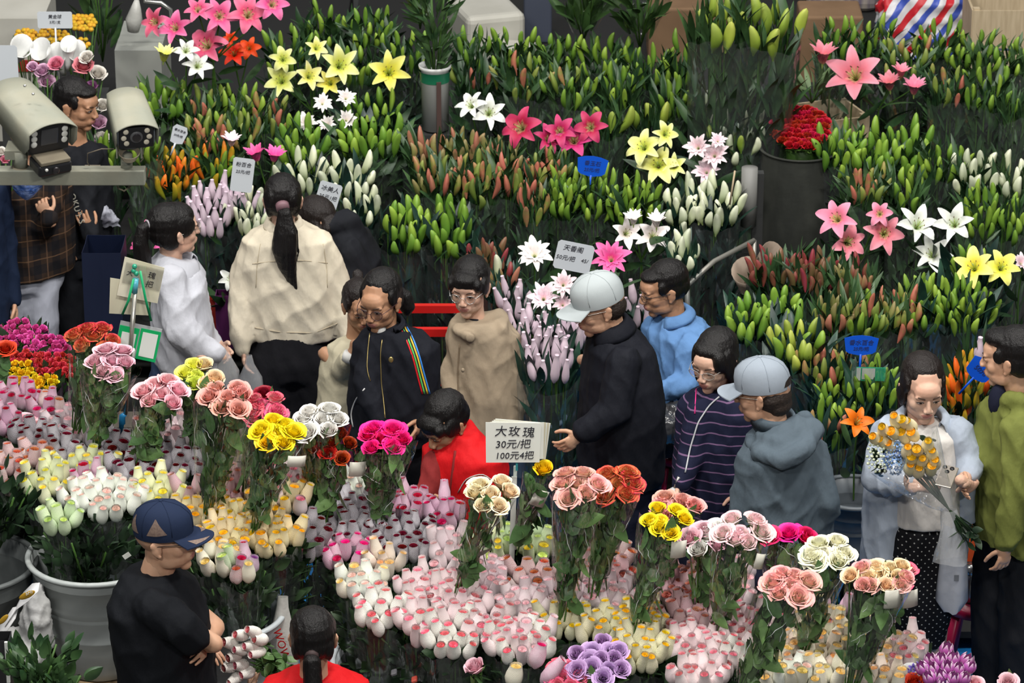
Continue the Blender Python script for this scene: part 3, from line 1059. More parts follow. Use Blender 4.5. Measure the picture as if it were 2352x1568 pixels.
# ------------------------------------------------------------------ people
SKIN = mat('skin', (0.60, 0.36, 0.24), 0.5, 0.35, col2=(0.54, 0.30, 0.19), nscale=14, sss=0.08, bump=0.05, bscale=150)
SKIN_DARK = mat('skin_tan', (0.46, 0.25, 0.15), 0.5, 0.35, col2=(0.40, 0.21, 0.12), nscale=14, sss=0.08, bump=0.05, bscale=150)
SKIN_PALE = mat('skin_fair', (0.66, 0.43, 0.32), 0.5, 0.35, col2=(0.62, 0.36, 0.26), nscale=12, sss=0.08, bump=0.05, bscale=150)
LIP = mat('lips', (0.42, 0.17, 0.14), 0.45)
EYEW = mat('eye_white', (0.62, 0.58, 0.54), 0.3)
IRIS = mat('iris', (0.015, 0.008, 0.006), 0.2)
BROW = mat('brow', (0.06, 0.035, 0.025), 0.8)
HAIR = mat('black_hair', (0.006, 0.005, 0.005), 0.40, 0.35, bump=0.8, bscale=45, bstretch=(6, 6, .8), bdist=0.005)
HAIR_B = mat('brown_black_hair', (0.012, 0.008, 0.007), 0.42, 0.35, bump=0.8, bscale=45, bstretch=(6, 6, .8), bdist=0.005)
HAIR_S = mat('short_dark_hair', (0.022, 0.015, 0.012), 0.6, 0.3, bump=0.9, bscale=120, bdist=0.004)

def rotM(yaw, pitch=0, roll=0):
	"""yaw 0 looks at the camera, 90 to the right of the picture, 180 away; pitch down positive"""
	return Matrix.Rotation(rad(yaw), 3, 'Z') @ Matrix.Rotation(rad(roll), 3, 'Y') @ Matrix.Rotation(rad(pitch), 3, 'X')
BVH = {}
HEADC = {}
def head_mesh(child=False, male=False):
	key = (child, male)
	if key in HEADC:
		return HEADC[key]
	mb = MB()
	j = 1.07 if male else 1.0
	mb.ell((0, .018, .034), (.0755, .093, .084))
	mb.ell((0, -.022, -.022), (.0640, .070, .072))
	mb.ell((0, -.026, -.060), (.0560 * j, .060, .047))
	mb.ell((0, -.062, -.096), (.024 * j, .022, .019))
	for s in (-1, 1):
		mb.ell((s * .038, -.048, -.026), (.024, .028, .026))
		mb.ell((s * .038 * j, -.014, -.066), (.020, .042, .030))
		mb.ell((s * .031, -.076, .006), (.018, .013, .011))
		mb.ell((s * .033, -.078, .024), (.020, .012, .008), rotM(0, 0, s * 8))
		# ear: shell and lobe
		mb.ell((s * .077, .012, -.008), (.0075, .019, .030), rotM(-s * 22, -8))
		mb.ell((s * .081, .016, .006), (.006, .017, .017), rotM(-s * 26))
		mb.ell((s * .074, .004, -.034), (.007, .009, .010))
		mb.ell((s * .0115, -.1015, -.030), (.0085, .010, .0075))
	mb.ell((0, -.060, .034), (.052, .036, .040))
	mb.cap((0, -.086, .012), (0, -.105, -.022), .0075, .0095)
	mb.ell((0, -.106, -.027), (.0105, .0095, .009))
	mb.ell((0, -.078, -.058), (.030, .018, .022))
	mb.ell((0, -.0915, -.0545), (.020, .0080, .0052))
	mb.ell((0, -.0895, -.0640), (.0170, .0082, .0056))
	mb.cap((0, .020, -.050), (0, .026, -.105), .053 * j, .050 * j)
	me = remesh(mb, .0042, 2, name='h')
	for p in me.polygons:
		pass
	q = me_to_mb(me, 0)
	for i, f in enumerate(q.f):
		c = sum((Vector(q.v[k]) for k in f), Vector()) / len(f)
		e1 = ((c.x / .0215) ** 2 + ((c.z + .0545) / .0062) ** 2)
		e2 = ((c.x / .0175) ** 2 + ((c.z + .0640) / .0062) ** 2)
		if c.y < -.087 and (e1 < 1 or e2 < 1):
			q.m[i] = 1
	for s in (-1, 1):
		R3 = rotM(s * 18)
		q.ell((s * .031, -.0835, .0035), (.0150, .0062, .0058), R3, mi=2)
		q.ell((s * .030, -.0885, .0030), (.0060, .0022, .0050), R3, mi=3)
		q.tube([(s * .0165, -.0880, .0020), (s * .024, -.0920, .0085), (s * .034, -.0910, .0095), (s * .045, -.0830, .0045)], [.0012, .0020, .0020, .0012], 5, 4)
		q.tube([(s * .0150, -.0925, .0200), (s * .027, -.0925, .0260), (s * .039, -.0870, .0270), (s * .050, -.0765, .0215)], [.0018, .0028, .0026, .0010], 5, 4)
	if child:
		q.v = [(x * 0.98, y * 0.95, z * (0.92 if z < 0 else 1.0)) for x, y, z in q.v]
	bpy.data.meshes.remove(me)
	HEADC[key] = q
	return q
HANDC = {}
def hand_mb(pose):
	"""wrist at origin, fingers towards -Z, palm facing -Y, thumb on +X; pose sets the curl"""
	if pose in HANDC:
		return HANDC[pose]
	curl = {'relaxed': (18, 26, 18), 'fist': (72, 85, 50), 'grip': (42, 52, 32), 'flat': (5, 8, 5)}[pose]
	mb = MB()
	mb.cap((0, 0, .03), (0, 0, -.01), .026, .026)
	mb.ell((0, 0, -.035), (.030, .0155, .046))
	mb.ell((0, 0, -.062), (.038, .0140, .026))
	mb.ell((.020, -.006, -.030), (.018, .016, .030))
	for k, (x, L, r) in enumerate([(.0285, .070, .0092), (.0095, .078, .0095), (-.0095, .073, .0090), (-.0275, .058, .0080)]):
		p = Vector((x, 0, -.072))
		ang = 0
		spread = (1.5 - k) * 3.0
		for s_, (fr, cu) in enumerate(zip((.44, .32, .24), curl)):
			ang += cu
			d = Vector((math.sin(rad(spread)), -math.sin(rad(ang)), -math.cos(rad(ang))))
			q = p + d * L * fr
			mb.cap(p, q, r * (1 - .10 * s_), r * (.92 - .12 * s_), 9)
			p = q
	p = Vector((.026, -.004, -.022))
	a = .5 if pose == 'flat' else 1.0
	for L, d, r0, r1 in ((.036, Vector((.72, -.42 * a, -.56)), .0125, .0105), (.030, Vector((.34, -.52 * a, -.78)), .0105, .0095), (.024, Vector((.05, -.5 * a, -.86)), .0095, .0078)):
		q = p + d.normalized() * L
		mb.cap(p, q, r0, r1, 9)
		p = q
	me = remesh(mb, .0034, 2, name='hd')
	q = me_to_mb(me, 0)
	bpy.data.meshes.remove(me)
	HANDC[pose] = q
	return q
def glasses_mb(roundish=True, r=.0215):
	mb = MB()
	for s in (-1, 1):
		pts = []
		for i in range(17):
			a = 6.2832 * i / 16
			pts.append((s * .033 + r * math.cos(a) * (1.0 if roundish else 1.12), -.105 + .010 * abs(math.cos(a) * (1 if s * math.cos(a) > 0 else 0)), .000 + r * math.sin(a) * (.95 if roundish else .68)))
		mb.tube(pts, .0014, 6, 0, cap=False)
		mb.tube([(s * .056, -.098, .006), (s * .070, -.06, .008), (s * .081, .005, .006), (s * .080, .02, -.004)], .0014, 6, 0)
		# lens
		b = len(mb.v)
		for i in range(16):
			mb.v.append(pts[i])
		mb.f.append([b + i for i in range(16)]); mb.m.append(1); mb.uv.append([(0, 0)] * 16)
	mb.tube([(-.0125, -.105, .004), (0, -.108, .007), (.0125, -.105, .004)], .0013, 6, 0)
	return mb
LENS = clear_mat('spectacle_lens', gloss=0.06, scale=1, rough=0.03)

def hair_mb(style, H):
	"""volumes round the head in head coordinates"""
	mb = MB()
	mb.ell((0, .034, .047), (.0845, .096, .087))
	mb.ell((0, .048, .010), (.0790, .080, .075))
	if style == 'pony_high':
		mb.ell((0, -.010, .062), (.078, .080, .062))
		for s in (-1, 1):
			mb.ell((s * .066, -.012, .032), (.018, .058, .050))
			mb.ell((s * .060, .045, -.010), (.020, .045, .055))
	if style in ('pony_low', 'pony_high', 'bun', 'tied'):
		for s in (-1, 1):
			mb.ell((s * .068, .010, .034), (.016, .050, .044))
			mb.ell((s * .056, .055, -.012), (.022, .042, .050))
	if style == 'bowl':
		mb.ell((0, -.045, .066), (.062, .052, .034))
		mb.ell((0, -.066, .052), (.054, .032, .026), rotM(0, 20))
		for s in (-1, 1):
			mb.ell((s * .074, -.005, .020), (.014, .050, .042))
			mb.ell((s * .058, -.060, .046), (.020, .026, .028))
	if style in ('short', 'short_part'):
		mb.ell((0, -.040, .078), (.058, .048, .026))
		for s in (-1, 1):
			mb.ell((s * .074, .030, .004), (.009, .030, .040))
			mb.ell((s * .072, -.022, .030), (.010, .022, .030))
	if style == 'fringe':
		mb.ell((0, -.056, .060), (.062, .044, .034), rotM(0, 15))
		for s in (-1, 0, 1):
			mb.ell((s * .030, -.086 + .008 * abs(s), .034), (.020, .010, .024))
		for s in (-1, 1):
			mb.ell((s * .074, -.010, .010), (.012, .034, .046))
	if style == 'bob':
		for s in (-1, 1):
			mb.ell((s * .074, .005, .000), (.018, .050, .075))
			mb.ell((s * .078, .030, -.075), (.030, .050, .070))
		mb.ell((0, .065, -.070), (.078, .050, .090))
		mb.ell((0, -.030, .072), (.062, .050, .034))
	if style == 'undercap':
		mb = MB()
		mb.ell((0, .040, -.012), (.0780, .070, .062))
	return mb
def cap_parts(parent, T, colm, brimdark=None, mesh_holes=False, backhole=False, tilt=0):
	"""baseball cap: crown with panels, band, brim, button; head coordinates"""
	X = T @ Matrix.Translation((0, .004, .036)) @ Matrix.Rotation(rad(tilt), 4, 'X')
	mb = MB()
	n = 26
	prof = [(1.0, -.012), (1.02, 0.0), (1.015, .022), (.965, .046), (.85, .068), (.66, .084), (.40, .094), (.14, .099), (.01, .100)]
	pts, uv = [], []
	for j, (r, z) in enumerate(prof):
		for i in range(n):
			a = 6.2832 * i / n
			sx, sy = .087, .104
			gr = 1 - .010 * (abs(math.cos(3 * a)) > .985)
			fz = .014 * max(0, -math.sin(a)) * math.sin(min(1, j / 4) * 3.1416)
			pts.append(X @ Vector((sx * r * math.cos(a) * gr, sy * r * math.sin(a) * gr, z * 1.06 + fz)))
			uv.append((i / n, j / (len(prof) - 1)))
	if False:
		for j in range(len(prof) - 1):
			for i in range(n):
				q = [j * n + i, j * n + (i + 1) % n, (j + 1) * n + (i + 1) % n, (j + 1) * n + i]
				u = i % 6
				hole = 2 <= j <= 4 and (1 <= u <= 4 - (j - 2)) and not (17 <= i <= 22)
				mb.f.append(q); mb.m.append(1 if hole else 0)
				mb.uv.append([(0, 0)] * 4)
		mb.v = [tuple(p) for p in pts]
	else:
		mb.grid(pts, n, len(prof), 0, True, uv)
	part('crown', mb, [colm], parent)
	if mesh_holes:
		def surf(a, z):
			zs = [q[1] for q in prof]
			r = np.interp(z, zs, [q[0] for q in prof])
			fz = .014 * max(0, -math.sin(a)) * math.sin(min(1, max(0, np.interp(z, zs, range(len(prof))) / 4)) * 3.1416)
			return X @ Vector((.0882 * r * math.cos(a), .1052 * r * math.sin(a), z * 1.06 + fz))
		for k in range(6):
			a0 = 6.2832 * k / 6 + .52
			if k in (3, 4):
				continue
			mb = MB()
			pts = []
			for j in range(7):
				v = j / 6
				for i in range(7):
					u = .18 + (.64 * (1 - v) + .03) * i / 6 + .30 * v
					pts.append(surf(a0 + 1.047 * u, .012 + .055 * v))
			mb.grid(pts, 7, 7)
			part('mesh_inset', mb, [brimdark], parent)
	# brim
	mb = MB()
	nu, nv = 15, 6
	for side in (0, 1):
		pts = []
		for j in range(nv):
			v = j / (nv - 1)
			for i in range(nu):
				u = -1 + 2 * i / (nu - 1)
				a = rad(-90) + u * rad(58)
				r0x, r0y = .087, .104
				ext = .072 * v * (1 - .32 * abs(u) ** 2.6)
				x = (r0x) * math.cos(a) * (1 + .10 * v)
				y = r0y * math.sin(a) - ext
				z = -.008 - .016 * (abs(u) ** 2) * v - .012 * v - .0035 * side
				pts.append(X @ Vector((x, y, z)))
		mb.grid(pts, nu, nv, flip=bool(side))
	b = part('brim', mb, [colm], parent)
	if mesh_holes:
		mb = MB()
		for (u0, u1, v0, v1, k) in ((-.72, -.08, .36, .86, 0), (.10, .74, .36, .86, 1)):
			pts = []
			for j in range(4):
				for i in range(5):
					v = v0 + (v1 - v0) * j / 3
					fr = i / 4
					u = u0 + (u1 - u0) * (fr * (j / 3 if not k else 1) + (0 if not k else 0)) if not k else u0 + (u1 - u0) * (1 - fr * (1 - j / 3.0))
					a = rad(-90) + u * rad(58)
					ext = .072 * v * (1 - .32 * abs(u) ** 2.6)
					pts.append(X @ Vector((.087 * math.cos(a) * (1 + .10 * v), .104 * math.sin(a) - ext, -.0065 - .016 * (abs(u) ** 2) * v - .012 * v)))
			mb.grid(pts, 5, 4)
		part('mesh_inset', mb, [brimdark], parent)
	mb = MB()
	mb.ell((0, 0, 0), (.007, .007, .004))
	mb.v = [tuple(X @ (Vector(p) + Vector((0, 0, .1065)))) for p in mb.v]
	part('button', mb, [colm], parent)
	# stitched panel seams
	mb = MB()
	for k in range(6):
		a = 6.2832 * k / 6 + .52
		pth = []
		for (r, z) in prof[1:]:
			fz = .014 * max(0, -math.sin(a)) * math.sin(min(1, (prof.index((r, z))) / 4) * 3.1416)
			pth.append(X @ Vector((.0875 * r * math.cos(a), .1045 * r * math.sin(a), z * 1.06 + .0006 + fz)))
		mb.tube(pth, .0011, 5)
	part('seam', mb, [colm], parent)
	if backhole:
		mb = MB()
		pts = []
		for j in range(4):
			for i in range(9):
				u = -1 + i / 4
				a = rad(90) + u * rad(26)
				zz = .001 + j / 3 * .030 * math.sqrt(max(0, 1 - u * u))
				pts.append(X @ Vector((.0895 * math.cos(a), .1072 * math.sin(a), zz)))
		mb.grid(pts, 9, 4)
		part('back_opening', mb, [HAIR_S], parent)

def cloth(name, col, col2=None, rough=0.8, fold=0.5, jitcol=None, stretch=None, nscale=3, spec=0.10, weave=0.15):
	if name in MC:
		return MC[name]
	m, nt, b = _nt(name)
	c = col
	if col2:
		f = _noise(nt, nscale, 4, stretch=stretch)
		c = _mixc(nt, f, col, col2)
	_set(nt, b, c, rough, spec)
	n1 = _noise(nt, 7, 5, stretch=(1, 1, 0.45), rough=0.55)
	n2 = _noise(nt, 420, 1)
	n3 = _noise(nt, 5, 2, stretch=(1, 1, 0.6))
	n3.node.noise_type = 'RIDGED_MULTIFRACTAL'
	n1 = _math(nt, 'ADD', n1, _math(nt, 'MULTIPLY', n3, 0.10))
	h = _math(nt, 'ADD', _math(nt, 'MULTIPLY', n1, fold), _math(nt, 'MULTIPLY', n2, weave * 0.05))
	_bump(nt, b, h, 0.7, 0.05)
	MC[name] = m
	return m

class Person:
	"""joints in world metres; head by its place in the photograph and its distance"""
	def __init__(s, label, head, Y, yaw, pitch=0, roll=0, body_yaw=None, hs=1.0, skin=None, male=False, child=False, hair='pony_low', hairm=None, crouch=None, lean=0.0, name='person', extra_hair=None):
		s.H = P(head[0], head[1], Y)
		s.Y, s.hs = Y, hs
		s.by = yaw if body_yaw is None else body_yaw
		s.fw = Vector((math.sin(rad(s.by)), -math.cos(rad(s.by)), 0))
		s.rt = Vector((-s.fw.y, s.fw.x, 0)) * -1  # the person's own right hand side
		s.rt = Vector((s.fw.y, -s.fw.x, 0)) * 1.0
		s.R = rotM(yaw, pitch, roll)
		s.T = Matrix.Translation(s.H) @ s.R.to_4x4() @ Matrix.Scale(hs, 4)
		hz = s.H.z if crouch is None else s.H.z + crouch
		k = hz / 1.50
		up = Vector((0, 0, 1))
		back = -s.fw * .035
		s.neck = s.H + Vector((0, 0, -.155 * hs)) + back * .9
		ln = -s.fw * lean
		s.sh = {}
		for sd in (-1, 1):
			s.sh[sd] = s.H + back + s.rt * (.175 * sd * hs) - up * (.232 * hs) + ln * 0.2
		s.chest = s.H + back - up * .335 * hs + ln * .4
		s.waist = s.H + back - up * .56 * k + ln * .7
		s.hip = s.H + back - up * .72 * k + ln
		s.hipz = s.hip.z
		s.el, s.wr, s.kn, s.ft = {}, {}, {}, {}
		for sd in (-1, 1):
			s.el[sd] = s.sh[sd] - up * .28 * k + s.rt * .035 * sd - s.fw * .02
			s.wr[sd] = s.el[sd] - up * .235 * k + s.fw * .05
			s.kn[sd] = s.hip + s.rt * .09 * sd - up * (s.hip.z * .48) + s.fw * .02
			s.ft[sd] = Vector((s.kn[sd].x, s.kn[sd].y, .07)) - s.fw * .02
		s.hp = {-1: s.hip - s.rt * .085, 1: s.hip + s.rt * .085}
		s.skin = skin or SKIN
		s.male, s.child, s.hair, s.hairm = male, child, hair, hairm or HAIR
		s.pose = {-1: 'relaxed', 1: 'relaxed'}
		s.handdir = {}
		s.label, s.name = label, name
		s.root = thing(name, label, 'person', (s.hip.x, s.hip.y, 0))
	def pt(s, x, y, dY=0):
		return P(x, y, s.Y + dY)
	def shift(s, dx, dY=0.0, dz=0.0):
		"""lean: the trunk stands off from under the head by pixels dx and metres dY"""
		k = dx / 560.0
		for nm, q in (('neck', .35), ('chest', .8), ('waist', 1), ('hip', 1)):
			setattr(s, nm, getattr(s, nm) + Vector((k * q, dY * q, dz * q)))
		for dct, q in ((s.sh, .75), (s.el, .9), (s.wr, 1), (s.kn, 1), (s.ft, 1), (s.hp, 1)):
			for sd in (-1, 1):
				z0 = dct[sd].z
				dct[sd] = dct[sd] + Vector((k * q, dY * q, dz * q if dct not in (s.kn, s.ft) else 0))
		s.root.location = (s.hip.x, s.hip.y, 0)
		return s
	def sit(s, hipz, out=.16, reach=.36):
		s.hip.z = hipz
		s.waist = s.chest * .45 + s.hip * .55
		for sd in (-1, 1):
			s.hp[sd] = s.hip + s.rt * .09 * sd
			s.kn[sd] = s.hip + s.rt * out * sd + s.fw * reach
			s.kn[sd].z = max(.42, hipz + .02)
			s.ft[sd] = s.kn[sd] + s.fw * .02
			s.ft[sd].z = .07
		return s
	def collar(s, m, r=.066, h=.030, flare=.030, drop=.035, dz=0.0, name='collar', tilt=12, open_=0.5, c=None):
		"""turned-down collar, open at the front by open_ radians"""
		c = c if c is not None else s.neck + Vector((0, 0, -.02 + dz))
		M = Matrix.Translation(c) @ Matrix.Rotation(rad(s.by), 4, 'Z') @ Matrix.Rotation(rad(tilt), 4, 'X')
		mb = MB()
		n = 26
		prof = [(r, -.02, 0), (r * .97, h * .6, 0), (r * 1.0, h, 0), (r + flare * .4, h * .8, .15), (r + flare, -drop * .5, .5), (r + flare * 1.15, -drop, .8)]
		pts = []
		for rr_, z, w_ in prof:
			for i in range(n):
				a = rad(-90) + open_ + (6.2832 - 2 * open_) * i / (n - 1)
				ed = abs(2 * i / (n - 1) - 1) ** 6
				pts.append(M @ Vector((rr_ * math.cos(a), rr_ * math.sin(a) * .95, z - ed * w_ * drop * .9)))
		mb.grid(pts, n, len(prof))
		o = part(name, mb, [m], s.root)
		sd = o.modifiers.new('t', 'SOLIDIFY'); sd.thickness = .004
		return o
	def on_surface(s, px, py, garment, off=.004):
		"""where the sight line of a photograph point meets a garment"""
		o = Vector((0, 0, CZ)); d = ray(px, py).normalized()
		me = garment.data
		inv = s.root.matrix_basis.inverted()
		key = garment.name
		if key not in BVH:
			from mathutils.bvhtree import BVHTree
			BVH[key] = BVHTree.FromPolygons([v.co[:] for v in me.vertices], [p.vertices[:] for p in me.polygons])
		hit = BVH[key].ray_cast(inv @ o, d)
		if hit[0] is None:
			return None
		return s.root.matrix_basis @ (hit[0] + hit[1] * off * (1 if hit[1].dot(d) < 0 else -1))
	def trace(s, name, pix, w, m, garment, off=.003, thick=.003):
		"""a band lying on the garment along photograph points"""
		pts = []
		for a, b in zip(pix[:-1], pix[1:]):
			k = max(2, int(math.hypot(b[0] - a[0], b[1] - a[1]) / 9))
			for i in range(k):
				pts.append((a[0] + (b[0] - a[0]) * i / k, a[1] + (b[1] - a[1]) * i / k))
		pts.append(pix[-1])
		ps = [p for p in (s.on_surface(x, y, garment, off) for x, y in pts) if p is not None]
		if len(ps) < 2:
			return None
		for _ in range(2):
			ps = [ps[0]] + [(ps[i - 1] + ps[i] * 2 + ps[i + 1]) / 4 for i in range(1, len(ps) - 1)] + [ps[-1]]
		mb = MB()
		mb.tube(ps, w, 6, flat=thick / w, upv=-ray(*pix[0]))
		return part(name, mb, [m], s.root)
	def build_body(s, legs=True):
		mb = MB()
		hs = s.hs
		jn = 1.1 if s.male else 1.0
		mb.cap(s.T @ Vector((0, .024, -.075)), s.neck, .050 * hs * jn, .054 * hs * jn)
		mb.cap(s.neck, s.chest, .056 * hs, .08 * hs)
		mb.loft([(s.chest + Vector((0, 0, .09 * hs)), .11 * hs, .06 * hs, rad(s.by)), (s.chest, .14 * hs, .085 * hs, rad(s.by)), (s.waist, .115 * hs, .08 * hs, rad(s.by)), (s.hip, .135 * hs, .085 * hs, rad(s.by))], 14)
		for sd in (-1, 1):
			mb.cap(s.sh[sd] * .9 + s.chest * .1, s.el[sd], .040 * hs, .033 * hs)
			mb.cap(s.el[sd], s.wr[sd] + (s.wr[sd] - s.el[sd]).normalized() * .01, .034 * hs, .0255 * hs)
			if legs:
				mb.cap(s.hp[sd], s.kn[sd], .068 * hs, .048 * hs)
				mb.cap(s.kn[sd], s.ft[sd], .048 * hs, .034 * hs)
				mb.cap(s.ft[sd] - s.fw * .04 - Vector((0, 0, .03)), s.ft[sd] + s.fw * .12 - Vector((0, 0, .035)), .034 * hs, .028 * hs)
		me = remesh(mb, .016, 2, name='b')
		q = me_to_mb(me, 0)
		bpy.data.meshes.remove(me)
		q.add(head_mesh(s.child, s.male), s.T)
		for sd in (-1, 1):
			d = s.handdir.get(sd)
			fa = (s.wr[sd] - s.el[sd]).normalized()
			hsc = s.hs * .86
			zc = -fa if d is None else -Vector(d[0]).normalized()
			pn = s.fw if d is None else Vector(d[1])       # palm normal
			if d is None:
				pn = -s.rt * sd
			yc = (-pn - zc * (-pn).dot(zc)).normalized()
			xc = yc.cross(zc)
			# mirror for the other hand
			M = basis(xc * (1 if sd == -1 else -1), yc, zc, s.wr[sd])
			M = M @ Matrix.Scale(hsc, 4)
			if d is not None and len(d) > 2 and d[2]:
				M = basis(xc * (-1 if sd == -1 else 1), yc, zc, s.wr[sd]) @ Matrix.Scale(hsc, 4)
			q.add(hand_mb(s.pose[sd]), M)
		s.body = part('body', q, [s.skin, LIP, EYEW, IRIS, BROW], s.root)
		bm = bmesh.new(); bm.from_mesh(s.body.data); bmesh.ops.recalc_face_normals(bm, faces=bm.faces); bm.to_mesh(s.body.data); bm.free()
		s.body.data.polygons.foreach_set('use_smooth', [True] * len(s.body.data.polygons))
	def build_hair(s, extra=None, voxel=.0048, style=None, m=None, folds=.0007):
		mb = hair_mb(style or s.hair, None)
		if extra:
			extra(mb)
		mb.v = [tuple(s.T @ Vector(p)) for p in mb.v]
		me = remesh(mb, voxel, 4, folds=folds, seed=3, fold_k=(60, 60, 12), name='hair')
		q = me_to_mb(me, 0)
		part('hair', q, [m or s.hairm], s.root)
	def glasses(s, m, roundish=True, r=.0215, label=None):
		g = glasses_mb(roundish, r)
		g.v = [tuple(s.T @ Vector(p)) for p in g.v]
		o = part('glasses', g, [m, LENS], s.root)
		return o
	def garment(s, name, m, rings=None, sleeves=None, caps=(), ells=(), voxel=.010, folds=.003, fold_k=(16, 16, 9), smooth_it=3, seed=1, label=None, lofts=(), mats=None):
		mb = MB()
		if rings:
			mb.loft([(r[0], r[1], r[2], rad(r[3]) if len(r) > 3 else rad(s.by)) for r in rings], 24)
		for l in lofts:
			mb.loft([(r[0], r[1], r[2], rad(r[3]) if len(r) > 3 else rad(s.by)) for r in l], 20)
		for sl in (sleeves or []):
			for a, b in zip(sl[:-1], sl[1:]):
				mb.cap(a[0], b[0], a[1], b[1], 14)
		for c in caps:
			mb.cap(*c)
		for e in ells:
			mb.ell(*e)
		me = remesh(mb, voxel, smooth_it, folds=folds, seed=seed, fold_k=fold_k, name=name)
		q = me_to_mb(me, 0)
		bpy.data.meshes.remove(me)
		o = part(name, q, mats or [m], s.root)
		if label:
			o['label'] = label
		return o
	def std_rings(s, hem_z, w=.20, d=.13, hemw=None, hemd=None, shw=.17):
		up = Vector((0, 0, 1))
		hemw, hemd = hemw or w, hemd or d
		hs = s.hs
		ax = s.hip - s.chest
		hemp = s.chest + ax * ((s.chest.z - hem_z) / max(.05, s.chest.z - s.hip.z))
		return [(s.chest + up * .150 * hs, .064 * hs, .060 * hs), (s.chest + up * .125 * hs, .10 * hs, .072 * hs), (s.chest + up * .090 * hs, shw * hs, .092 * hs), (s.chest, w * .96 * hs, d * hs), (s.chest * .5 + hemp * .5, (w + hemw) / 2 * hs, (d + hemd) / 2 * hs), (hemp, hemw * hs, hemd * hs)]
	def std_sleeve(s, sd, r=(.066, .056, .043), end=1.0):
		w = s.el[sd] + (s.wr[sd] - s.el[sd]) * end
		dn = Vector((0, 0, .028 * s.hs))
		hs = s.hs
		return [(s.sh[sd] - dn, r[0] * hs), (s.sh[sd] * .5 + s.el[sd] * .5, (r[0] + r[1]) / 2 * hs), (s.el[sd], r[1] * hs), (w, r[2] * hs)]
	def trousers(s, m, w=.17, r=(.10, .078, .065), name='trousers', top=None):
		top = top or s.waist * .9 + s.hip * .1
		sl = [[(s.hp[sd], r[0] * s.hs), (s.kn[sd], r[1] * s.hs), (s.ft[sd] + Vector((0, 0, .03)), r[2] * s.hs)] for sd in (-1, 1)]
		return s.garment(name, m, rings=[(top, w * .8 * s.hs, .10 * s.hs), (s.hip, w * s.hs, .125 * s.hs), (s.hip - Vector((0, 0, .08)), w * .95 * s.hs, .12 * s.hs)], sleeves=sl, voxel=.014, folds=.003)
	def shoes(s, m):
		for sd in (-1, 1):
			mb = MB()
			f = s.ft[sd]
			mb.cap(f - s.fw * .05 + Vector((0, 0, -.025)), f + s.fw * .13 + Vector((0, 0, -.033)), .045, .038)
			mb.cap(f - s.fw * .04 + Vector((0, 0, .01)), f - s.fw * .045 + Vector((0, 0, -.02)), .042, .044)
			mb.v = [(x, y, max(z, .004)) for x, y, z in mb.v]
			part('shoe', mb, [m], s.root)
	def strip(s, name, pts, w, m, thick=.003, nrm=None):
		"""flat band along points"""
		mb = MB()
		mb.tube([Vector(p) for p in pts], w, 6, flat=thick / w, upv=nrm or (0, -1, 0.3))
		return part(name, mb, [m], s.root)
# ------------------------------------------------------------------ the hall: floor, far wall, sheets on the floor
FLOORM = mat('floor_concrete', (0.060, 0.062, 0.060), 0.7, 0.3, col2=(0.10, 0.10, 0.095), nscale=1.6, bump=0.15, bscale=30)
WALLM = mat('wall_paint', (0.20, 0.21, 0.20), 0.8, col2=(0.26, 0.27, 0.26), nscale=1.2)
def slab(name, c, d, m, bev=0.0, parent=None, kind=None, rz=0):
	mb = MB()
	M = Matrix.Translation(Vector(c)) @ Matrix.Rotation(rz, 4, 'Z')
	mb.box((0, 0, 0), d, 0, M)
	o = part(name, mb, [m], parent, smooth=False)
	if bev:
		b = o.modifiers.new('b', 'BEVEL'); b.width = bev; b.segments = 2
	if kind:
		o['kind'] = kind
	return o
slab('floor', (0, 16, -0.05), (26, 36, 0.1), FLOORM, kind='structure')
slab('wall_back', (0, 34, 3.5), (26, 0.2, 7.2), WALLM, kind='structure')
slab('wall_left', (-13, 16, 3.5), (0.2, 36, 7.2), WALLM, kind='structure')
slab('wall_right', (13, 16, 3.5), (0.2, 36, 7.2), WALLM, kind='structure')

BLUE = mat('blue_sheet', (0.008, 0.17, 0.48), 0.55, 0.4, col2=(0.010, 0.21, 0.56), nscale=3, bump=0.6, bscale=5)
def sheet(name, label, x0, y0, x1, y1, z, m, seed=0, amp=.01):
	rr = random.Random(seed)
	mb = MB()
	nu, nv = 18, 14
	pts = []
	for j in range(nv):
		for i in range(nu):
			u, v = i / (nu - 1), j / (nv - 1)
			pts.append((x0 + (x1 - x0) * u + .03 * math.sin(9 * v + seed), y0 + (y1 - y0) * v + .03 * math.sin(7 * u + seed), z + amp * (1 + math.sin(11 * u + 5 * v + seed) * math.cos(8 * v - 6 * u))))
	mb.grid(pts, nu, nv)
	o = part(name, mb, [m], None)
	sdm = o.modifiers.new('t', 'SOLIDIFY'); sdm.thickness = .002
	return tag(o, label, 'tarp')
sheet('tarp', 'wide blue plastic tarp on the floor under the aisle between the flower stands', -1.9, 12.0, 3.1, 14.0, .004, BLUE, 1)

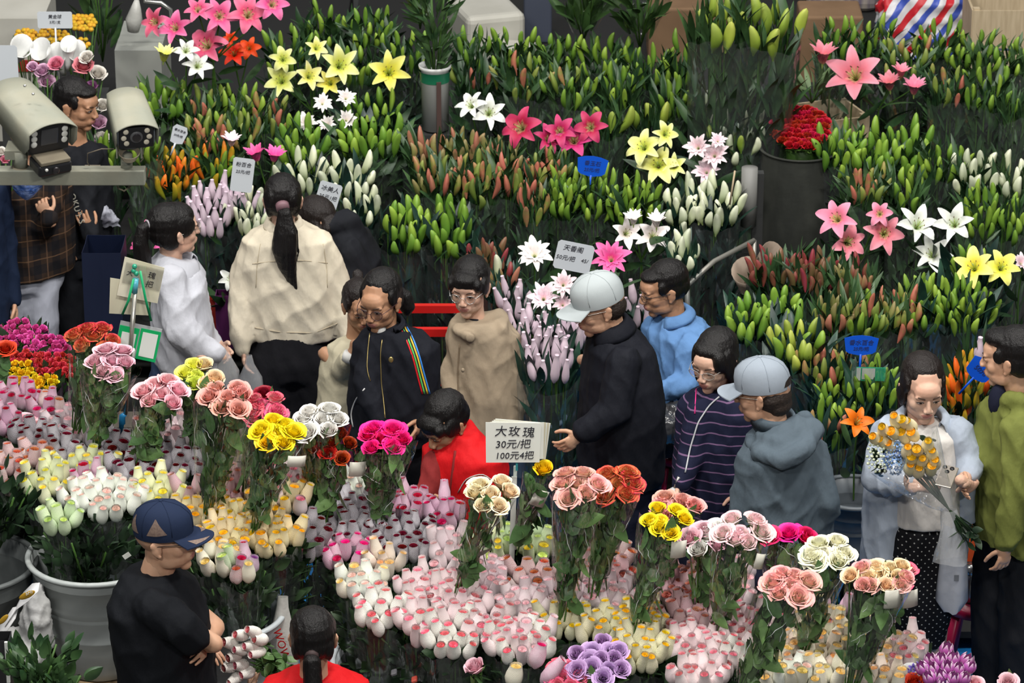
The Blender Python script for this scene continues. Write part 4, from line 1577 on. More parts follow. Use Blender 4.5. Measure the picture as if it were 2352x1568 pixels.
# ------------------------------------------------------------------ buckets
def bucket(cx, cy, z_rim, r, h, m, label, Y=None, lip=.012, r2=None, base=None, name='flower_bucket', water=None, group=None, rings=True, cat='bucket'):
	Y0 = Y or Yz(cy, z_rim)
	c = P(cx, cy, Y0)
	zr = c.z
	t = thing(name, label, cat, (c.x, c.y, zr - h), group)
	r2 = r2 or r * .68
	mb = MB()
	prof = [(0.001, 0.004), (r2 * .86, 0.0), (r2 * .97, .012), (r2, .04)]
	for k in range(1, 9):
		v = k / 9
		rr_ = r2 + (r - r2) * v ** .8
		prof.append((rr_, .04 + (h - .04) * v))
		if rings and k in (3, 5):
			prof.append((rr_ + .002, .04 + (h - .04) * v + .004))
			prof.append((rr_ + .001, .04 + (h - .04) * v + .008))
	prof += [(r, h - lip * .6), (r, h)]
	inn = [(r - .006, h), (r * .97 - .006, h * .7), (r2 * .93, h * .35), (.001, h * .34)]
	mb.lathe(prof + inn, 40)
	link('body', mb.mesh('body', [m]), t)
	mb = MB()
	pts = []
	for i in range(48):
		a = 6.2832 * i / 48
		for k in range(8):
			b = 6.2832 * k / 8
			rr_ = r + .004 + lip * math.cos(b)
			pts.append((i, k, (rr_ * math.cos(a), rr_ * math.sin(a), h - .002 + lip * .85 * math.sin(b))))
	b0 = len(mb.v)
	mb.v += [p[2] for p in pts]
	for i in range(48):
		for k in range(8):
			mb.f.append([b0 + i * 8 + k, b0 + ((i + 1) % 48) * 8 + k, b0 + ((i + 1) % 48) * 8 + (k + 1) % 8, b0 + i * 8 + (k + 1) % 8])
			mb.m.append(0); mb.uv.append([(0, 0)] * 4)
	link('rim', mb.mesh('rim', [m]), t)
	return t, c
GREYB = mat('grey_plastic', (0.36, 0.39, 0.39), 0.38, 0.5, col2=(0.42, 0.45, 0.44), nscale=4, stretch=(1, 1, 3), bump=0.05, bscale=20)
GREYB2 = mat('grey_plastic_white', (0.44, 0.48, 0.50), 0.35, 0.5, col2=(0.50, 0.54, 0.56), nscale=4)
BLUEB = mat('blue_bucket', (0.06, 0.13, 0.20), 0.4, 0.5, col2=(0.08, 0.16, 0.24), nscale=4)
DARKB = mat('dark_bucket', (0.05, 0.055, 0.055), 0.5)
bucket(222, 1272, None, .255, .47, GREYB, 'large pale grey plastic tub of roses left of the man in the navy mesh cap', Y=12.02, r2=.165)
tub2 = bucket(504, 1402, None, .235, .46, GREYB2, 'large pale grey tub of yellow roses right of the man in the navy mesh cap', Y=11.66)
bucket(990, 1512, None, .36, .46, GREYB2, 'wide pale grey tub of pink and white roses right of the ponytailed seller', Y=11.62)
bucket(-75, 1290, None, .255, .6, mat('dark_grey_tub', (0.10, 0.11, 0.11), 0.45), 'dark grey tub at the left edge of the picture behind the torn bags', Y=12.05)
bucket(1223, 955, None, .135, .42, mat('blue_grey_bucket', (0.12, 0.17, 0.24), 0.4), 'blue-grey bucket of netted pink lilies between the khaki coat and the black coat', Y=13.9)
bucket(1962, 1130, None, .155, .36, mat('grey_bucket', (0.10, 0.115, 0.13), 0.4), 'grey bucket of green lilies on the floor left of the bouquet woman', Y=13.15)
bucket(1035, 855, None, .05, .12, mat('white_bowl', (0.6, 0.62, 0.6), 0.4), 'small white pail behind the elbow of the khaki coat', Y=14.35)
# trestle that carries the rose tubs (below the frame edge and between the bunches)
WOODD = mat('dark_board', (0.05, 0.042, 0.035), 0.7, col2=(0.08, 0.07, 0.055), nscale=6, stretch=(8, 1, 1))
def table(label, x0, x1, y0, y1, z, m):
	t = thing('trestle_table', label, 'table', ((x0 + x1) / 2, (y0 + y1) / 2, 0))
	n = max(2, int((y1 - y0) / .16))
	for i in range(n):
		ya = y0 + (y1 - y0) * i / n
		slab('plank', ((x0 + x1) / 2, ya + (y1 - y0) / n / 2, z - .02), (x1 - x0, (y1 - y0) / n - .008, .03), m, parent=t)
	for sx in (x0 + .06, x1 - .06):
		for sy in (y0 + .06, y1 - .06):
			slab('leg', (sx, sy, (z - .035) / 2), (.05, .05, z - .035), m, parent=t)
	return t
table('dark plank table under the middle rose bunches', -.46, .46, 12.0, 12.95, .62, WOODD)
table('dark plank table under the right-hand rose bunches', .47, 1.6, 10.9, 12.25, .58, WOODD)
table('dark plank table under the roses at the left', -2.4, -.95, 12.35, 13.9, .78, WOODD)
# lily racks
for k, (xa, xb) in enumerate(((-2.3, .55), (.58, 2.75))):
	pass

# crate under the left tub
def wood_crate(label, c, sx, sy, sz, m, rz=0, n=3):
	t = thing('wooden_crate', label, 'crate', c, rz=rz)
	for s_ in (-1, 1):
		for k in range(n):
			z = sz * (k + .5) / n
			mb = MB(); mb.box((0, s_ * sy / 2, z), (sx, .012, sz / n - .018)); link('slat', mb.mesh('slat', [m], False), t)
			mb = MB(); mb.box((s_ * sx / 2, 0, z), (.012, sy, sz / n - .018)); link('slat', mb.mesh('slat', [m], False), t)
		for s2 in (-1, 1):
			mb = MB(); mb.box((s_ * (sx / 2 - .02), s2 * (sy / 2 - .02), sz / 2), (.035, .035, sz)); link('post', mb.mesh('post', [m], False), t)
	mb = MB(); mb.box((0, 0, .01), (sx, sy, .012)); link('base', mb.mesh('base', [m], False), t)
	return t
PINE = mat('pale_pine', (0.42, 0.33, 0.21), 0.7, col2=(0.52, 0.42, 0.28), nscale=5, stretch=(10, 1, 1))
PINED = mat('old_wood', (0.28, 0.20, 0.11), 0.7, col2=(0.14, 0.09, 0.05), nscale=7, stretch=(6, 1, 1))

# carved wooden stool with a wavy apron under the left tub
t = thing('wooden_stand', 'old tan wooden stand with a wavy top edge under the left grey tub', 'stand', (P(222, 1272, 12.02).x, 12.02, 0))
zt = P(222, 1272, 12.02).z - .47
mb = MB()
mb.lathe([(.001, zt - .03), (.205, zt - .03), (.215, zt - .015), (.205, zt), (.001, zt)], 28)
link('top', mb.mesh('top', [PINED]), t)
mb = MB()
pts = []
n = 64
for j, (r_, z_) in enumerate(((.225, .012), (.245, .035), (.255, .03), (.250, -.02), (.245, -.06))):
	for i in range(n):
		a = 6.2832 * i / n
		wv = .028 * abs(math.sin(2.5 * a)) ** .6 - .012
		pts.append((r_ * math.cos(a), r_ * math.sin(a), zt + z_ * .8 + wv))
mb.grid(pts, n, 5, closed_u=True)
o = link('apron', mb.mesh('apron', [PINED]), t)
sdm = o.modifiers.new('t', 'SOLIDIFY'); sdm.thickness = .012
for k in range(5):
	a = k * 1.2566 + .5
	mb = MB()
	mb.tube([(.225 * math.cos(a), .225 * math.sin(a), zt - .02), (.24 * math.cos(a), .24 * math.sin(a), zt * .5), (.22 * math.cos(a), .22 * math.sin(a), .0)], [.026, .018, .024], 8)
	link('leg', mb.mesh('leg', [PINED]), t)
# stands for the other two tubs
for (xx, Y_, r_, lab) in ((512, 11.66, .24, 'dark round stand under the tub of yellow roses'), (990, 11.62, .3, 'dark round stand under the wide pale tub')):
	c = P(xx, 1392 if xx == 512 else 1512, Y_)
	zz = c.z - .46
	t = thing('tub_stand', lab, 'stand', (c.x, c.y, 0))
	mb = MB(); mb.lathe([(.001, zz - .03), (r_, zz - .03), (r_, zz), (.001, zz)], 24); link('top', mb.mesh('top', [WOODD]), t)
	for k in range(4):
		a = k * 1.571 + .6
		mb = MB(); mb.tube([(r_ * .8 * math.cos(a), r_ * .8 * math.sin(a), zz - .02), (r_ * .8 * math.cos(a), r_ * .8 * math.sin(a), 0)], .02, 6); link('leg', mb.mesh('leg', [WOODD]), t)

# ------------------------------------------------------------------ security cameras on their rail
CREAM = mat('camera_paint', (0.25, 0.245, 0.19), 0.5, 0.3, col2=(0.21, 0.22, 0.18), nscale=7, bump=0.05, bscale=90)
CREAMG = mat('camera_paint_green', (0.17, 0.22, 0.19), 0.5, 0.3, col2=(0.22, 0.235, 0.19), nscale=6)
BLACKP = mat('black_plastic', (0.012, 0.012, 0.014), 0.3, 0.5)
GLASSB = mat('lens_glass', (0.02, 0.016, 0.018), 0.05, 0.8)
LED = mat('lamp_lens', (0.72, 0.66, 0.52), 0.15, 0.7)
LEDW = mat('lamp_lens_white', (0.72, 0.72, 0.68), 0.15, 0.7)
RUSTY = mat('dust_brown', (0.13, 0.105, 0.075), 0.8, col2=(0.18, 0.155, 0.11), nscale=9)
YC = 10.7
def cpt(x, y, dY=0):
	return P(x, y, YC + dY)
PX = 1 / 708.0     # metres per photograph pixel at the rail
rail = thing('camera_rail', 'cream square steel rail that carries the two security cameras', 'rail', cpt(334, 400))
mb = MB()
a, b = cpt(334, 403, -.02), cpt(-330, 397, -.02)
mb.box(((a.x + b.x) / 2, a.y, a.z), (a.x - b.x, .052, .050))
o = part('beam', mb, [CREAM], rail, False)
bv = o.modifiers.new('b', 'BEVEL'); bv.width = .003; bv.segments = 2
mb = MB(); mb.tube([(b.x, b.y, a.z + .2), (b.x, b.y, 0)], .04, 14); part('post', mb, [CREAM], rail)
mb = MB(); mb.box(cpt(300, 421), (.05, .03, .006), M=None); part('bracket_end', mb, [RUSTY], rail, False)
mb = MB(); mb.box(cpt(212, 386), (.05, .028, .012)); part('junction_box', mb, [RUSTY], rail, False)
mb = MB()
q = cpt(285, 424)
mb.tube([q + Vector((-.025, 0, .008)), q + Vector((-.02, 0, -.012)), q + Vector((0, -.005, -.02)), q + Vector((.022, 0, -.004)), q + Vector((.02, 0, .01))], .0028, 6)
part('cable', mb, [RUSTY], rail)

def housing(t, front, dirv, upv, wd, ht, L, hood_over, m, mside):
	"""hooded bullet housing: cross sections from the face backwards"""
	z = Vector(dirv).normalized()            # pointing out of the lens
	x = Vector(upv).cross(z).normalized()    # to its side
	y = z.cross(x)
	def pt(u, v, d):
		return front + x * u + y * v - z * d
	prof = []
	n = 20
	for i in range(n):
		k = i / (n - 1)
		u = -1 + 2 * k
		v = 1 - .42 * abs(u) ** 2.4
		prof.append((u * wd / 2, v * ht * .5))
	# hood shell: top plus two skirts
	shell = [(-wd / 2, -ht * .34)] + [(-wd / 2 * 1.0, ht * .1)] + prof + [(wd / 2, ht * .1)] + [(wd / 2, -ht * .34)]
	pts = []
	ds = [-hood_over, -hood_over * .5, 0, L * .35, L * .7, L]
	for j, d in enumerate(ds):
		for i, (u, v) in enumerate(shell):
			sk = 1 - .14 * max(0, d / L)
			cut = (.55 if i in (0, len(shell) - 1) else 0) * ht * .5 * (1 if d < 0 else 0) * abs(d) / max(hood_over, 1e-4)
			pts.append(pt(u * sk, v * sk + cut, d))
	mb = MB()
	mb.grid(pts, len(shell), len(ds))
	o = part('hood', mb, [m], t)
	sdm = o.modifiers.new('t', 'SOLIDIFY'); sdm.thickness = .003; sdm.offset = -1
	# inner body
	mb = MB()
	pts = []
	n2 = 24
	for d, k in ((.002, .80), (.002, .92), (L * .5, .90), (L * .98, .80), (L * .98, .01)):
		for i in range(n2):
			a = 6.2832 * i / n2
			ca, sa = math.cos(a), math.sin(a)
			u = math.copysign(abs(ca) ** .55, ca) * wd * .48 * k
			v = math.copysign(abs(sa) ** .55, sa) * ht * .46 * k
			pts.append(pt(u, v - ht * .03, d))
	mb.grid(pts, n2, 5, closed_u=True)
	mb.f.append([i for i in range(n2)]); mb.m.append(0); mb.uv.append([(0, 0)] * n2)
	part('casing', mb, [mside], t)
	return pt
def disc(t, name, pt, u, v, d, r, m, thick=.004, seg=18, squash=1.0, ring=None):
	mb = MB()
	pts = []
	for (rr_, dd) in ((r, d + thick), (r, d), (r * .86, d - thick * .3), (.0004, d - thick * .3)):
		for i in range(seg):
			a = 6.2832 * i / seg
			pts.append(pt(u + rr_ * math.cos(a), v + rr_ * squash * math.sin(a), dd))
	mb.grid(pts, seg, 4, closed_u=True)
	return part(name, mb, [m], t)
# camera nearer the left edge: big hood, dark face with lamps and a lower sensor unit
t = thing('security_camera', 'large cream security camera with a bulky black sensor face, at the left edge', 'camera', cpt(45, 372))
dirv = Vector((.50, -.80, -.20)).normalized()
pt = housing(t, cpt(112, 316, -.05), dirv, (0, 0, 1), .170, .135, .30, .030, CREAM, CREAMG)
def plate(t, name, pt, u0, u1, v0, v1, d0, d1, m, bev=.003):
	mb = MB()
	ps = [pt(u, v, d) for d in (d0, d1) for v in (v0, v1) for u in (u0, u1)]
	mb.v += [tuple(p) for p in ps]
	for q in ((0, 2, 3, 1), (4, 5, 7, 6), (0, 1, 5, 4), (2, 6, 7, 3), (0, 4, 6, 2), (1, 3, 7, 5)):
		mb.f.append(list(q)); mb.m.append(0); mb.uv.append([(0, 0)] * 4)
	o = part(name, mb, [m], t, False)
	bm = bmesh.new(); bm.from_mesh(o.data); bmesh.ops.recalc_face_normals(bm, faces=bm.faces); bm.to_mesh(o.data); bm.free()
	if bev:
		b_ = o.modifiers.new('b', 'BEVEL'); b_.width = bev; b_.segments = 2
	return o
plate(t, 'face_plate', pt, -.070, .070, -.050, .048, .004, -.004, BLACKP)
plate(t, 'window', pt, -.030, .030, -.022, .036, -.003, -.007, mat('dark_window', (0.05, 0.05, 0.055), 0.15, 0.7))
for s_ in (-1, 1):
	for k in range(3):
		disc(t, 'lamp', pt, s_ * .053, .026 - k * .020, -.006, .0105, LEDW)
plate(t, 'sensor_shelf', pt, -.052, .052, -.066, -.052, .02, -.060, RUSTY)
plate(t, 'sensor_box', pt, -.058, .058, -.105, -.066, .02, -.062, BLACKP, .008)
disc(t, 'sensor_lens', pt, .0, -.086, -.066, .012, GLASSB)
disc(t, 'sensor_light', pt, -.034, -.078, -.066, .005, LEDW)
mb = MB(); mb.tube([cpt(48, 385, -.01), cpt(48, 348, -.02)], .022, 16); part('mount_neck', mb, [CREAM], t)
mb = MB(); mb.tube([cpt(48, 388, -.01), cpt(48, 383, -.01)], [.030, .030], 16); part('mount_foot', mb, [RUSTY], t)
mb = MB(); mb.box(cpt(40, 345, .02), (.07, .10, .03)); part('bracket', mb, [CREAM], t, False)
for (x, y) in ((57, 197), (76, 216)):
	mb = MB(); mb.ell(cpt(x, y, .02) , (.005, .005, .005)); part('screw', mb, [mat('steel', (0.6, 0.6, 0.58), 0.3, metal=0.9)], t)
# smaller camera
t = thing('security_camera', 'smaller cream security camera with six round lamps round its lens', 'camera', cpt(290, 378))
dirv = Vector((.24, -.90, -.22)).normalized()
pt = housing(t, cpt(313, 312, -.05), dirv, (0, 0, 1), .138, .110, .22, .020, CREAM, mat('camera_side_grey', (0.22, 0.25, 0.28), 0.4))
plate(t, 'face_plate', pt, -.056, .056, -.044, .034, .004, -.004, BLACKP)
disc(t, 'lens_ring', pt, 0, -.002, -.006, .021, mat('lens_ring', (0.10, 0.10, 0.105), 0.3), .006)
disc(t, 'lens', pt, 0, -.002, -.010, .014, GLASSB, .004)
for u, v in ((-.034, .020), (-.041, -.003), (-.032, -.023), (.034, .020), (.041, -.003), (.032, -.023)):
	disc(t, 'lamp', pt, u, v, -.006, .0088, LED)
mb = MB(); mb.tube([cpt(291, 392, -.01), cpt(291, 352, -.01)], .019, 16); part('mount_neck', mb, [CREAM], t)
mb = MB(); mb.tube([cpt(291, 395, -.01), cpt(291, 388, -.01)], .027, 16); part('mount_foot', mb, [RUSTY], t)
for s_ in (-1, 1):
	mb = MB(); mb.box(cpt(298 + s_ * 28, 346, -.02), (.004, .05, .035)); part('bracket', mb, [CREAM], t, False)
mb = MB()
q = cpt(297, 350, -.05)
for k in range(5):
	mb.tube([q + Vector((.034 * math.cos(a) * (1 - .06 * k), .02 * math.sin(a), .016 * math.sin(a) - .003 * k)) for a in [6.2832 * i / 14 for i in range(15)]], .0016, 5, cap=False)
q2 = cpt(262, 342, -.03)
mb.tube([q2, q2 + Vector((-.04, 0, 0)), q2 + Vector((-.085, 0, -.015)), q2 + Vector((-.088, 0, -.045)), cpt(205, 380, -.02)], .0018, 5)
mb.tube([cpt(325, 350, -.03), cpt(328, 365, -.03), cpt(322, 372, -.03)], .0025, 5)
part('coiled_cable', mb, [RUSTY], t)

# ------------------------------------------------------------------ price cards and signs
INK = mat('ink', (0.02, 0.02, 0.03), 0.6)
INKB = mat('blue_ink', (0.02, 0.03, 0.12), 0.6)
PAPER = mat('card_white', (0.74, 0.76, 0.70), 0.5, col2=(0.80, 0.82, 0.76), nscale=4)
PAPERY = mat('card_yellowed', (0.62, 0.58, 0.42), 0.4, 0.5, col2=(0.74, 0.72, 0.60), nscale=6)
BLUECARD = mat('blue_card', (0.005, 0.09, 0.62), 0.4)
def fr(px, py, Y, yaw=0, roll=0, pitch=0):
	"""a frame facing the camera side: x to the right, y up, z out of the card"""
	return Matrix.Translation(P(px, py, Y)) @ Matrix.Rotation(rad(yaw), 4, 'Z') @ Matrix.Rotation(rad(90 + pitch), 4, 'X') @ Matrix.Rotation(rad(roll), 4, 'Z')
def card(t, name, M, outline, m, thick=.002, back=0.0):
	mb = MB()
	n = len(outline)
	for z in (-thick - back, -back):
		for (x, y) in outline:
			mb.v.append(tuple(M @ Vector((x, y, z))))
	mb.f.append([n + i for i in range(n)]); mb.f.append([i for i in range(n)][::-1])
	for i in range(n):
		mb.f.append([i, (i + 1) % n, n + (i + 1) % n, n + i])
	mb.m = [0] * len(mb.f); mb.uv = [[(0, 0)] * len(f) for f in mb.f]
	return part(name, mb, [m], t, False)
def rect(w, h, sk=0):
	return [(-w / 2, -h / 2), (w / 2, -h / 2 + sk), (w / 2, h / 2 - sk * .3), (-w / 2, h / 2)]
# centre sign
Ys = 11.9
s = 1 / 623.0
t = thing('price_sign', 'white hand-lettered price sign on a tall white pole among the pale pink roses', 'sign', P(1171, 1412, Ys) )
M = fr(1178, 1016, Ys - .02, yaw=4, roll=-1)
for k in range(5):
	card(t, 'card', M @ Matrix.Translation((.012 + .0045 * k, .004, -.004 * (k + 1))) @ Matrix.Rotation(rad(-1.5 * k), 4, 'Z'), rect(.205, .148), PAPERY if k % 2 else PAPER, .0012)
card(t, 'card', M @ Matrix.Translation((0, 0, 0)), [(-.098, -.080), (.100, -.082), (.104, .060), (.099, .077), (-.102, .083)], PAPER, .0015)
HW = [((-.046, .044), '大', .046), ((.003, .043), '玫', .044), ((.056, .038), '瑰', .046), ((0.0, -.008), '30元/把', .040), ((0.006, -.054), '100元4把', .036)]
for (ox, oy), st, sz in HW:
	text(t, 'lettering', st, sz, M @ Matrix.Translation((ox, oy, .0012)), INK)
mb = MB()
top = P(1184, 1064, Ys); bot = P(1168, 1420, Ys)
mb.box((0, 0, -.17), (.020, .010, .36), M=Matrix.Translation(P(1181, 1100, Ys + .01)) @ Matrix.Rotation(rad(1.6), 4, 'Y'))
part('flat_stake', mb, [PAPER], t, False)
mb = MB(); mb.tube([P(1184, 1070, Ys + .02), P(1176, 1260, Ys + .02), bot], [.007, .0065, .0065], 12); part('pole', mb, [mat('pole_white', (0.66, 0.72, 0.66), 0.35)], t)
mb = MB(); mb.tube([P(1171, 1360, Ys + .02), bot], .0068, 12); part('stained_foot', mb, [mat('pole_stain', (0.30, 0.22, 0.08), 0.5)], t)
mb = MB(); mb.box(P(1187, 1070, Ys - .0), (.008, .006, .035)); part('tape', mb, [mat('turquoise_tape', (0.05, 0.42, 0.45), 0.4)], t, False)
# left pole with cards, lanyards and pass holder
Yp = 12.75
t = thing('sign_pole', 'silver pole holding yellowed cards and a green card holder before the woman in white', 'sign', P(280, 1008, Yp))
mb = MB(); mb.tube([P(288, 950, Yp), P(311, 660, Yp)], .0095, 14); part('steel_tube', mb, [mat('pole_steel', (0.62, 0.60, 0.54), 0.25, metal=0.85)], t)
mb = MB(); mb.tube([P(277, 1010, Yp), P(279, 975, Yp), P(280.5, 972, Yp), P(281, 955, Yp), P(288, 950, Yp)], [.010, .010, .013, .013, .009], 14); part('blue_socket', mb, [mat('blue_plastic', (0.02, 0.22, 0.48), 0.35)], t)
mb = MB(); mb.tube([P(309, 672, Yp), P(312, 640, Yp)], .012, 14); part('blue_tip', mb, [mat('tip_blue', (0.10, 0.42, 0.55), 0.25, 0.6)], t)
M = fr(326, 645, Yp + .03, yaw=0, roll=-14)
card(t, 'card', M @ Matrix.Translation((-.02, -.085, -.008)) @ Matrix.Rotation(rad(6), 4, 'Z'), [(-.085, -.075), (.07, -.062), (.062, .07), (-.095, .075)], mat('card_cream', (0.58, 0.56, 0.42), 0.5), .0015)
card(t, 'card', M, [(-.083, -.083), (.078, -.078), (.074, .075), (-.085, .083)], PAPERY, .0018)
card(t, 'clear_cover', M @ Matrix.Translation((0, .02, .003)), rect(.15, .09), clear_mat('clear_card_cover', gloss=0.10), .0006)
text(t, 'lettering', '大', .026, M @ Matrix.Translation((-.052, .020, .0008)), INK)
text(t, 'lettering', '瑰', .030, M @ Matrix.Translation((.032, .030, .0008)), INK)
text(t, 'lettering', '把', .030, M @ Matrix.Translation((.030, -.008, .0008)), INK)
GREENB = mat('green_ribbon', (0.01, 0.36, 0.14), 0.4)
for (a, b, c) in (((307, 640), (295, 690), (281, 722)), ((322, 622), (334, 685), (347, 737))):
	mb = MB(); mb.tube([P(*a, Yp - .02), P(*b, Yp - .015), P(*c, Yp - .01)], .0055, 6, flat=.3, upv=(0, -1, 0)); part('lanyard', mb, [GREENB], t)
for (x, y) in ((309, 612), (313, 628), (307, 622)):
	mb = MB(); mb.ell(P(x, y, Yp - .01), (.010, .010, .011)); part('green_clip', mb, [mat('green_glass', (0.02, 0.30, 0.18), 0.15, 0.7)], t)
M = fr(317, 784, Yp + .005, yaw=0, roll=-13)
card(t, 'card_holder', M, rect(.165, .145), clear_mat('holder_film', gloss=0.12, milk=.35, scale=3), .002)
GC = mat('green_print', (0.01, 0.42, 0.13), 0.35)
WC = mat('white_print', (0.78, 0.80, 0.76), 0.35)
card(t, 'green_card', M @ Matrix.Translation((-.042, -.004, .003)), rect(.078, .118), GC, .001)
card(t, 'white_panel', M @ Matrix.Translation((-.040, -.002, .004)), rect(.056, .064), WC, .0006)
card(t, 'white_base', M @ Matrix.Translation((-.042, -.052, .0036)), rect(.078, .030), WC, .0006)
disc_m = MB(); disc_m.ell(M @ Vector((-.062, -.052, .005)), (.0045, .001, .0045)); part('tick_mark', disc_m, [GC], t)
card(t, 'green_card', M @ Matrix.Translation((.042, -.006, .003)), rect(.080, .132), GC, .001)
card(t, 'white_panel', M @ Matrix.Translation((.042, -.006, .004)), rect(.060, .104), WC, .0006)
# fan-shaped blue tags
def fan(t, M, w, h, m):
	o = []
	for i in range(9):
		u = -1 + i / 4
		o.append((w / 2 * u * -1, h / 2 - .05 * w * u * u * 1.2))
	o = [(-w * .5, h * .40), (-w * .44, -h * .30), (-w * .34, -h * .42), (-.006, -h * .52), (.006, -h * .52), (w * .34, -h * .42), (w * .44, -h * .30), (w * .5, h * .40)] + [(w * .25, h * .52), (0, h * .56), (-w * .25, h * .52)]
	return card(t, 'card', M, o, m, .002)
for (x, y, Y_, w_, h_, rl, lab, lines) in (
	(1360, 383, 15.55, .145, .095, -7, 'blue fan-shaped price tag below the magenta lilies', [('香玉石', .026, .016), ('25元/把', .022, -.016)]),
	(1978, 794, 13.75, .145, .085, -1, 'blue fan-shaped price tag standing left of the bouquet woman', [('香水百合', .026, .014), ('25元/把', .020, -.014)]),
	(2252, 850, 13.3, .12, .09, -38, 'blue price tag half hidden behind the face of the man in green', [('50元', .030, 0)])):
	t = thing('price_tag', lab, 'price tag', P(x, y + 60, Y_ + .01))
	M = fr(x, y, Y_, roll=rl)
	fan(t, M, w_, h_, BLUECARD)
	for st, sz, oy in lines:
		text(t, 'lettering', st, sz, M @ Matrix.Translation((0, oy, .0012)), INKB)
	mb = MB(); mb.tube([M @ Vector((0, -h_ * .45, -.001)), M @ Vector((0, -h_ * .5 - .09, -.001))], .005, 8, flat=.5, upv=(0, -1, 0)); part('stake', mb, [BLUECARD], t)
def white_tag(x, y, Y_, w_, h_, rl, lab, lines, shape='rect', stake=None, cat='price tag'):
	t = thing('price_tag', lab, cat, P(x, y + 30, Y_ + .01))
	M = fr(x, y, Y_, roll=rl)
	if shape == 'shield':
		o = [(-w_ * .36, -h_ * .45), (0, -h_ * .5), (w_ * .42, -h_ * .38), (w_ * .5, h_ * .22), (w_ * .34, h_ * .5), (-w_ * .34, h_ * .5), (-w_ * .5, h_ * .30)]
	else:
		c = min(w_, h_) * .08
		o = [(-w_ / 2 + c, -h_ / 2), (w_ / 2 - c, -h_ / 2), (w_ / 2, -h_ / 2 + c), (w_ / 2, h_ / 2 - c), (w_ / 2 - c, h_ / 2), (-w_ / 2 + c, h_ / 2), (-w_ / 2, h_ / 2 - c), (-w_ / 2, -h_ / 2 + c)]
	card(t, 'card', M, o, mat('tag_white', (0.60, 0.64, 0.68), 0.45), .0015)
	for st, sz, ox, oy in lines:
		text(t, 'lettering', st, sz, M @ Matrix.Translation((ox, oy, .0012)), INK)
	if stake:
		mb = MB(); mb.tube([M @ Vector((0, -h_ * .45, -.001)), M @ Vector((0, -h_ * .5 - stake, -.001))], .0045, 8, flat=.5, upv=(0, -1, 0)); part('stake', mb, [mat('tag_white', (0, 0, 0))], t)
	return t
white_tag(410, 310, 15.6, .075, .095, -22, 'white shield-shaped price tag between the green lilies, right of the small camera', [('香水百合', .014, 0, .022), ('20元/把', .013, 0, -.004)], 'shield', .06)
white_tag(557, 402, 15.25, .10, .165, -8, 'narrow white price card behind the netted pink lilies', [('粉百合', .024, 0, .050), ('25元/把', .020, 0, .015)])
white_tag(750, 462, 15.2, .105, .185, -17, 'white price card right of the beige-jacket woman\'s head', [('冰美人', .028, 0, .060), ('25元1把', .024, 0, .020), ('50元2把', .022, 0, -.020)])
white_tag(1318, 590, 14.55, .165, .135, -12, 'large white price card between the white double lily and the magenta double lily', [('天香阁', .030, -.01, .036), ('50元/把', .026, -.035, -.012), ('45/', .024, .050, -.010)])
white_tag(126, 46, 16.5, .17, .085, 0, 'white price card lying on the yellow craspedia balls at the top left', [('黄金球', .022, 0, .016), ('5元1支', .018, 0, -.012)], stake=.34)
white_tag(10, 150, 16.1, .13, .20, 0, 'white and blue printed card at the left edge above the big camera', [], stake=.12)
t = thing('badge_holder', 'green and white badge in a clear sleeve below the blue price tag', 'badge', P(2000, 860, 13.7))
M = fr(2000, 859, 13.7, roll=-1)
card(t, 'badge', M, rect(.125, .062), mat('badge_green', (0.04, 0.48, 0.25), 0.35), .0015)
card(t, 'white_panel', M @ Matrix.Translation((-.010, .002, .002)), rect(.055, .050), WC, .0006)
card(t, 'white_panel', M @ Matrix.Translation((-.052, .0, .002)), rect(.018, .058), WC, .0006)
card(t, 'sleeve', M @ Matrix.Translation((0, 0, .004)), rect(.15, .070), clear_mat('badge_sleeve', gloss=.12), .0005)
# ------------------------------------------------------------------ lily side: stepped racks and bunches
STEPS = [(13.15, 13.95, .10), (13.95, 14.65, .16), (14.65, 15.35, .30), (15.35, 16.1, .46), (16.1, 16.9, .62), (16.9, 18.2, .80)]
RACKM = mat('rack_metal', (0.035, 0.036, 0.036), 0.5, 0.5)
BOARDM = mat('rack_board', (0.014, 0.014, 0.014), 0.8)
def stepz(Y):
	for a, b, z in STEPS:
		if Y < b:
			return z
	return STEPS[-1][2]
def rack(label, xa, xb, steps):
	t = thing('display_rack', label, 'rack', ((xa + xb) / 2, (steps[0][0] + steps[-1][1]) / 2, 0))
	for a, b, z in steps:
		slab('shelf', ((xa + xb) / 2, (a + b) / 2, z - .015), (xb - xa, b - a - .01, .03), BOARDM, parent=t)
		for x in (xa + .03, xb - .03):
			for y in (a + .04, b - .04):
				slab('leg', (x, y, (z - .03) / 2), (.03, .03, z - .03), RACKM, parent=t)
rack('dark stepped rack holding the lilies at the left', -2.75, -.72, STEPS[2:])
rack('dark stepped rack holding the middle block of lilies', -.70, 1.16, STEPS[2:])
rack('dark stepped rack holding the lilies at the right', 1.40, 3.0, STEPS)
rack('low dark rack under the netted pink lilies in the middle', -.10, .40, STEPS[:2])

def L(cx, cy, hw, hh, n, kind, label, **k):
	Y = k.pop('Y', None) or Ylily(cy)
	ztop = P(cx, cy, Y).z
	H = max(.35, ztop - .06 - stepz(Y))
	g = k.pop('group', 'lily bunches standing in rows on the dark racks')
	return lily_bunch(cx, cy, hw, hh, n, kind, label, Y=Y, H=H, group=g, **k)
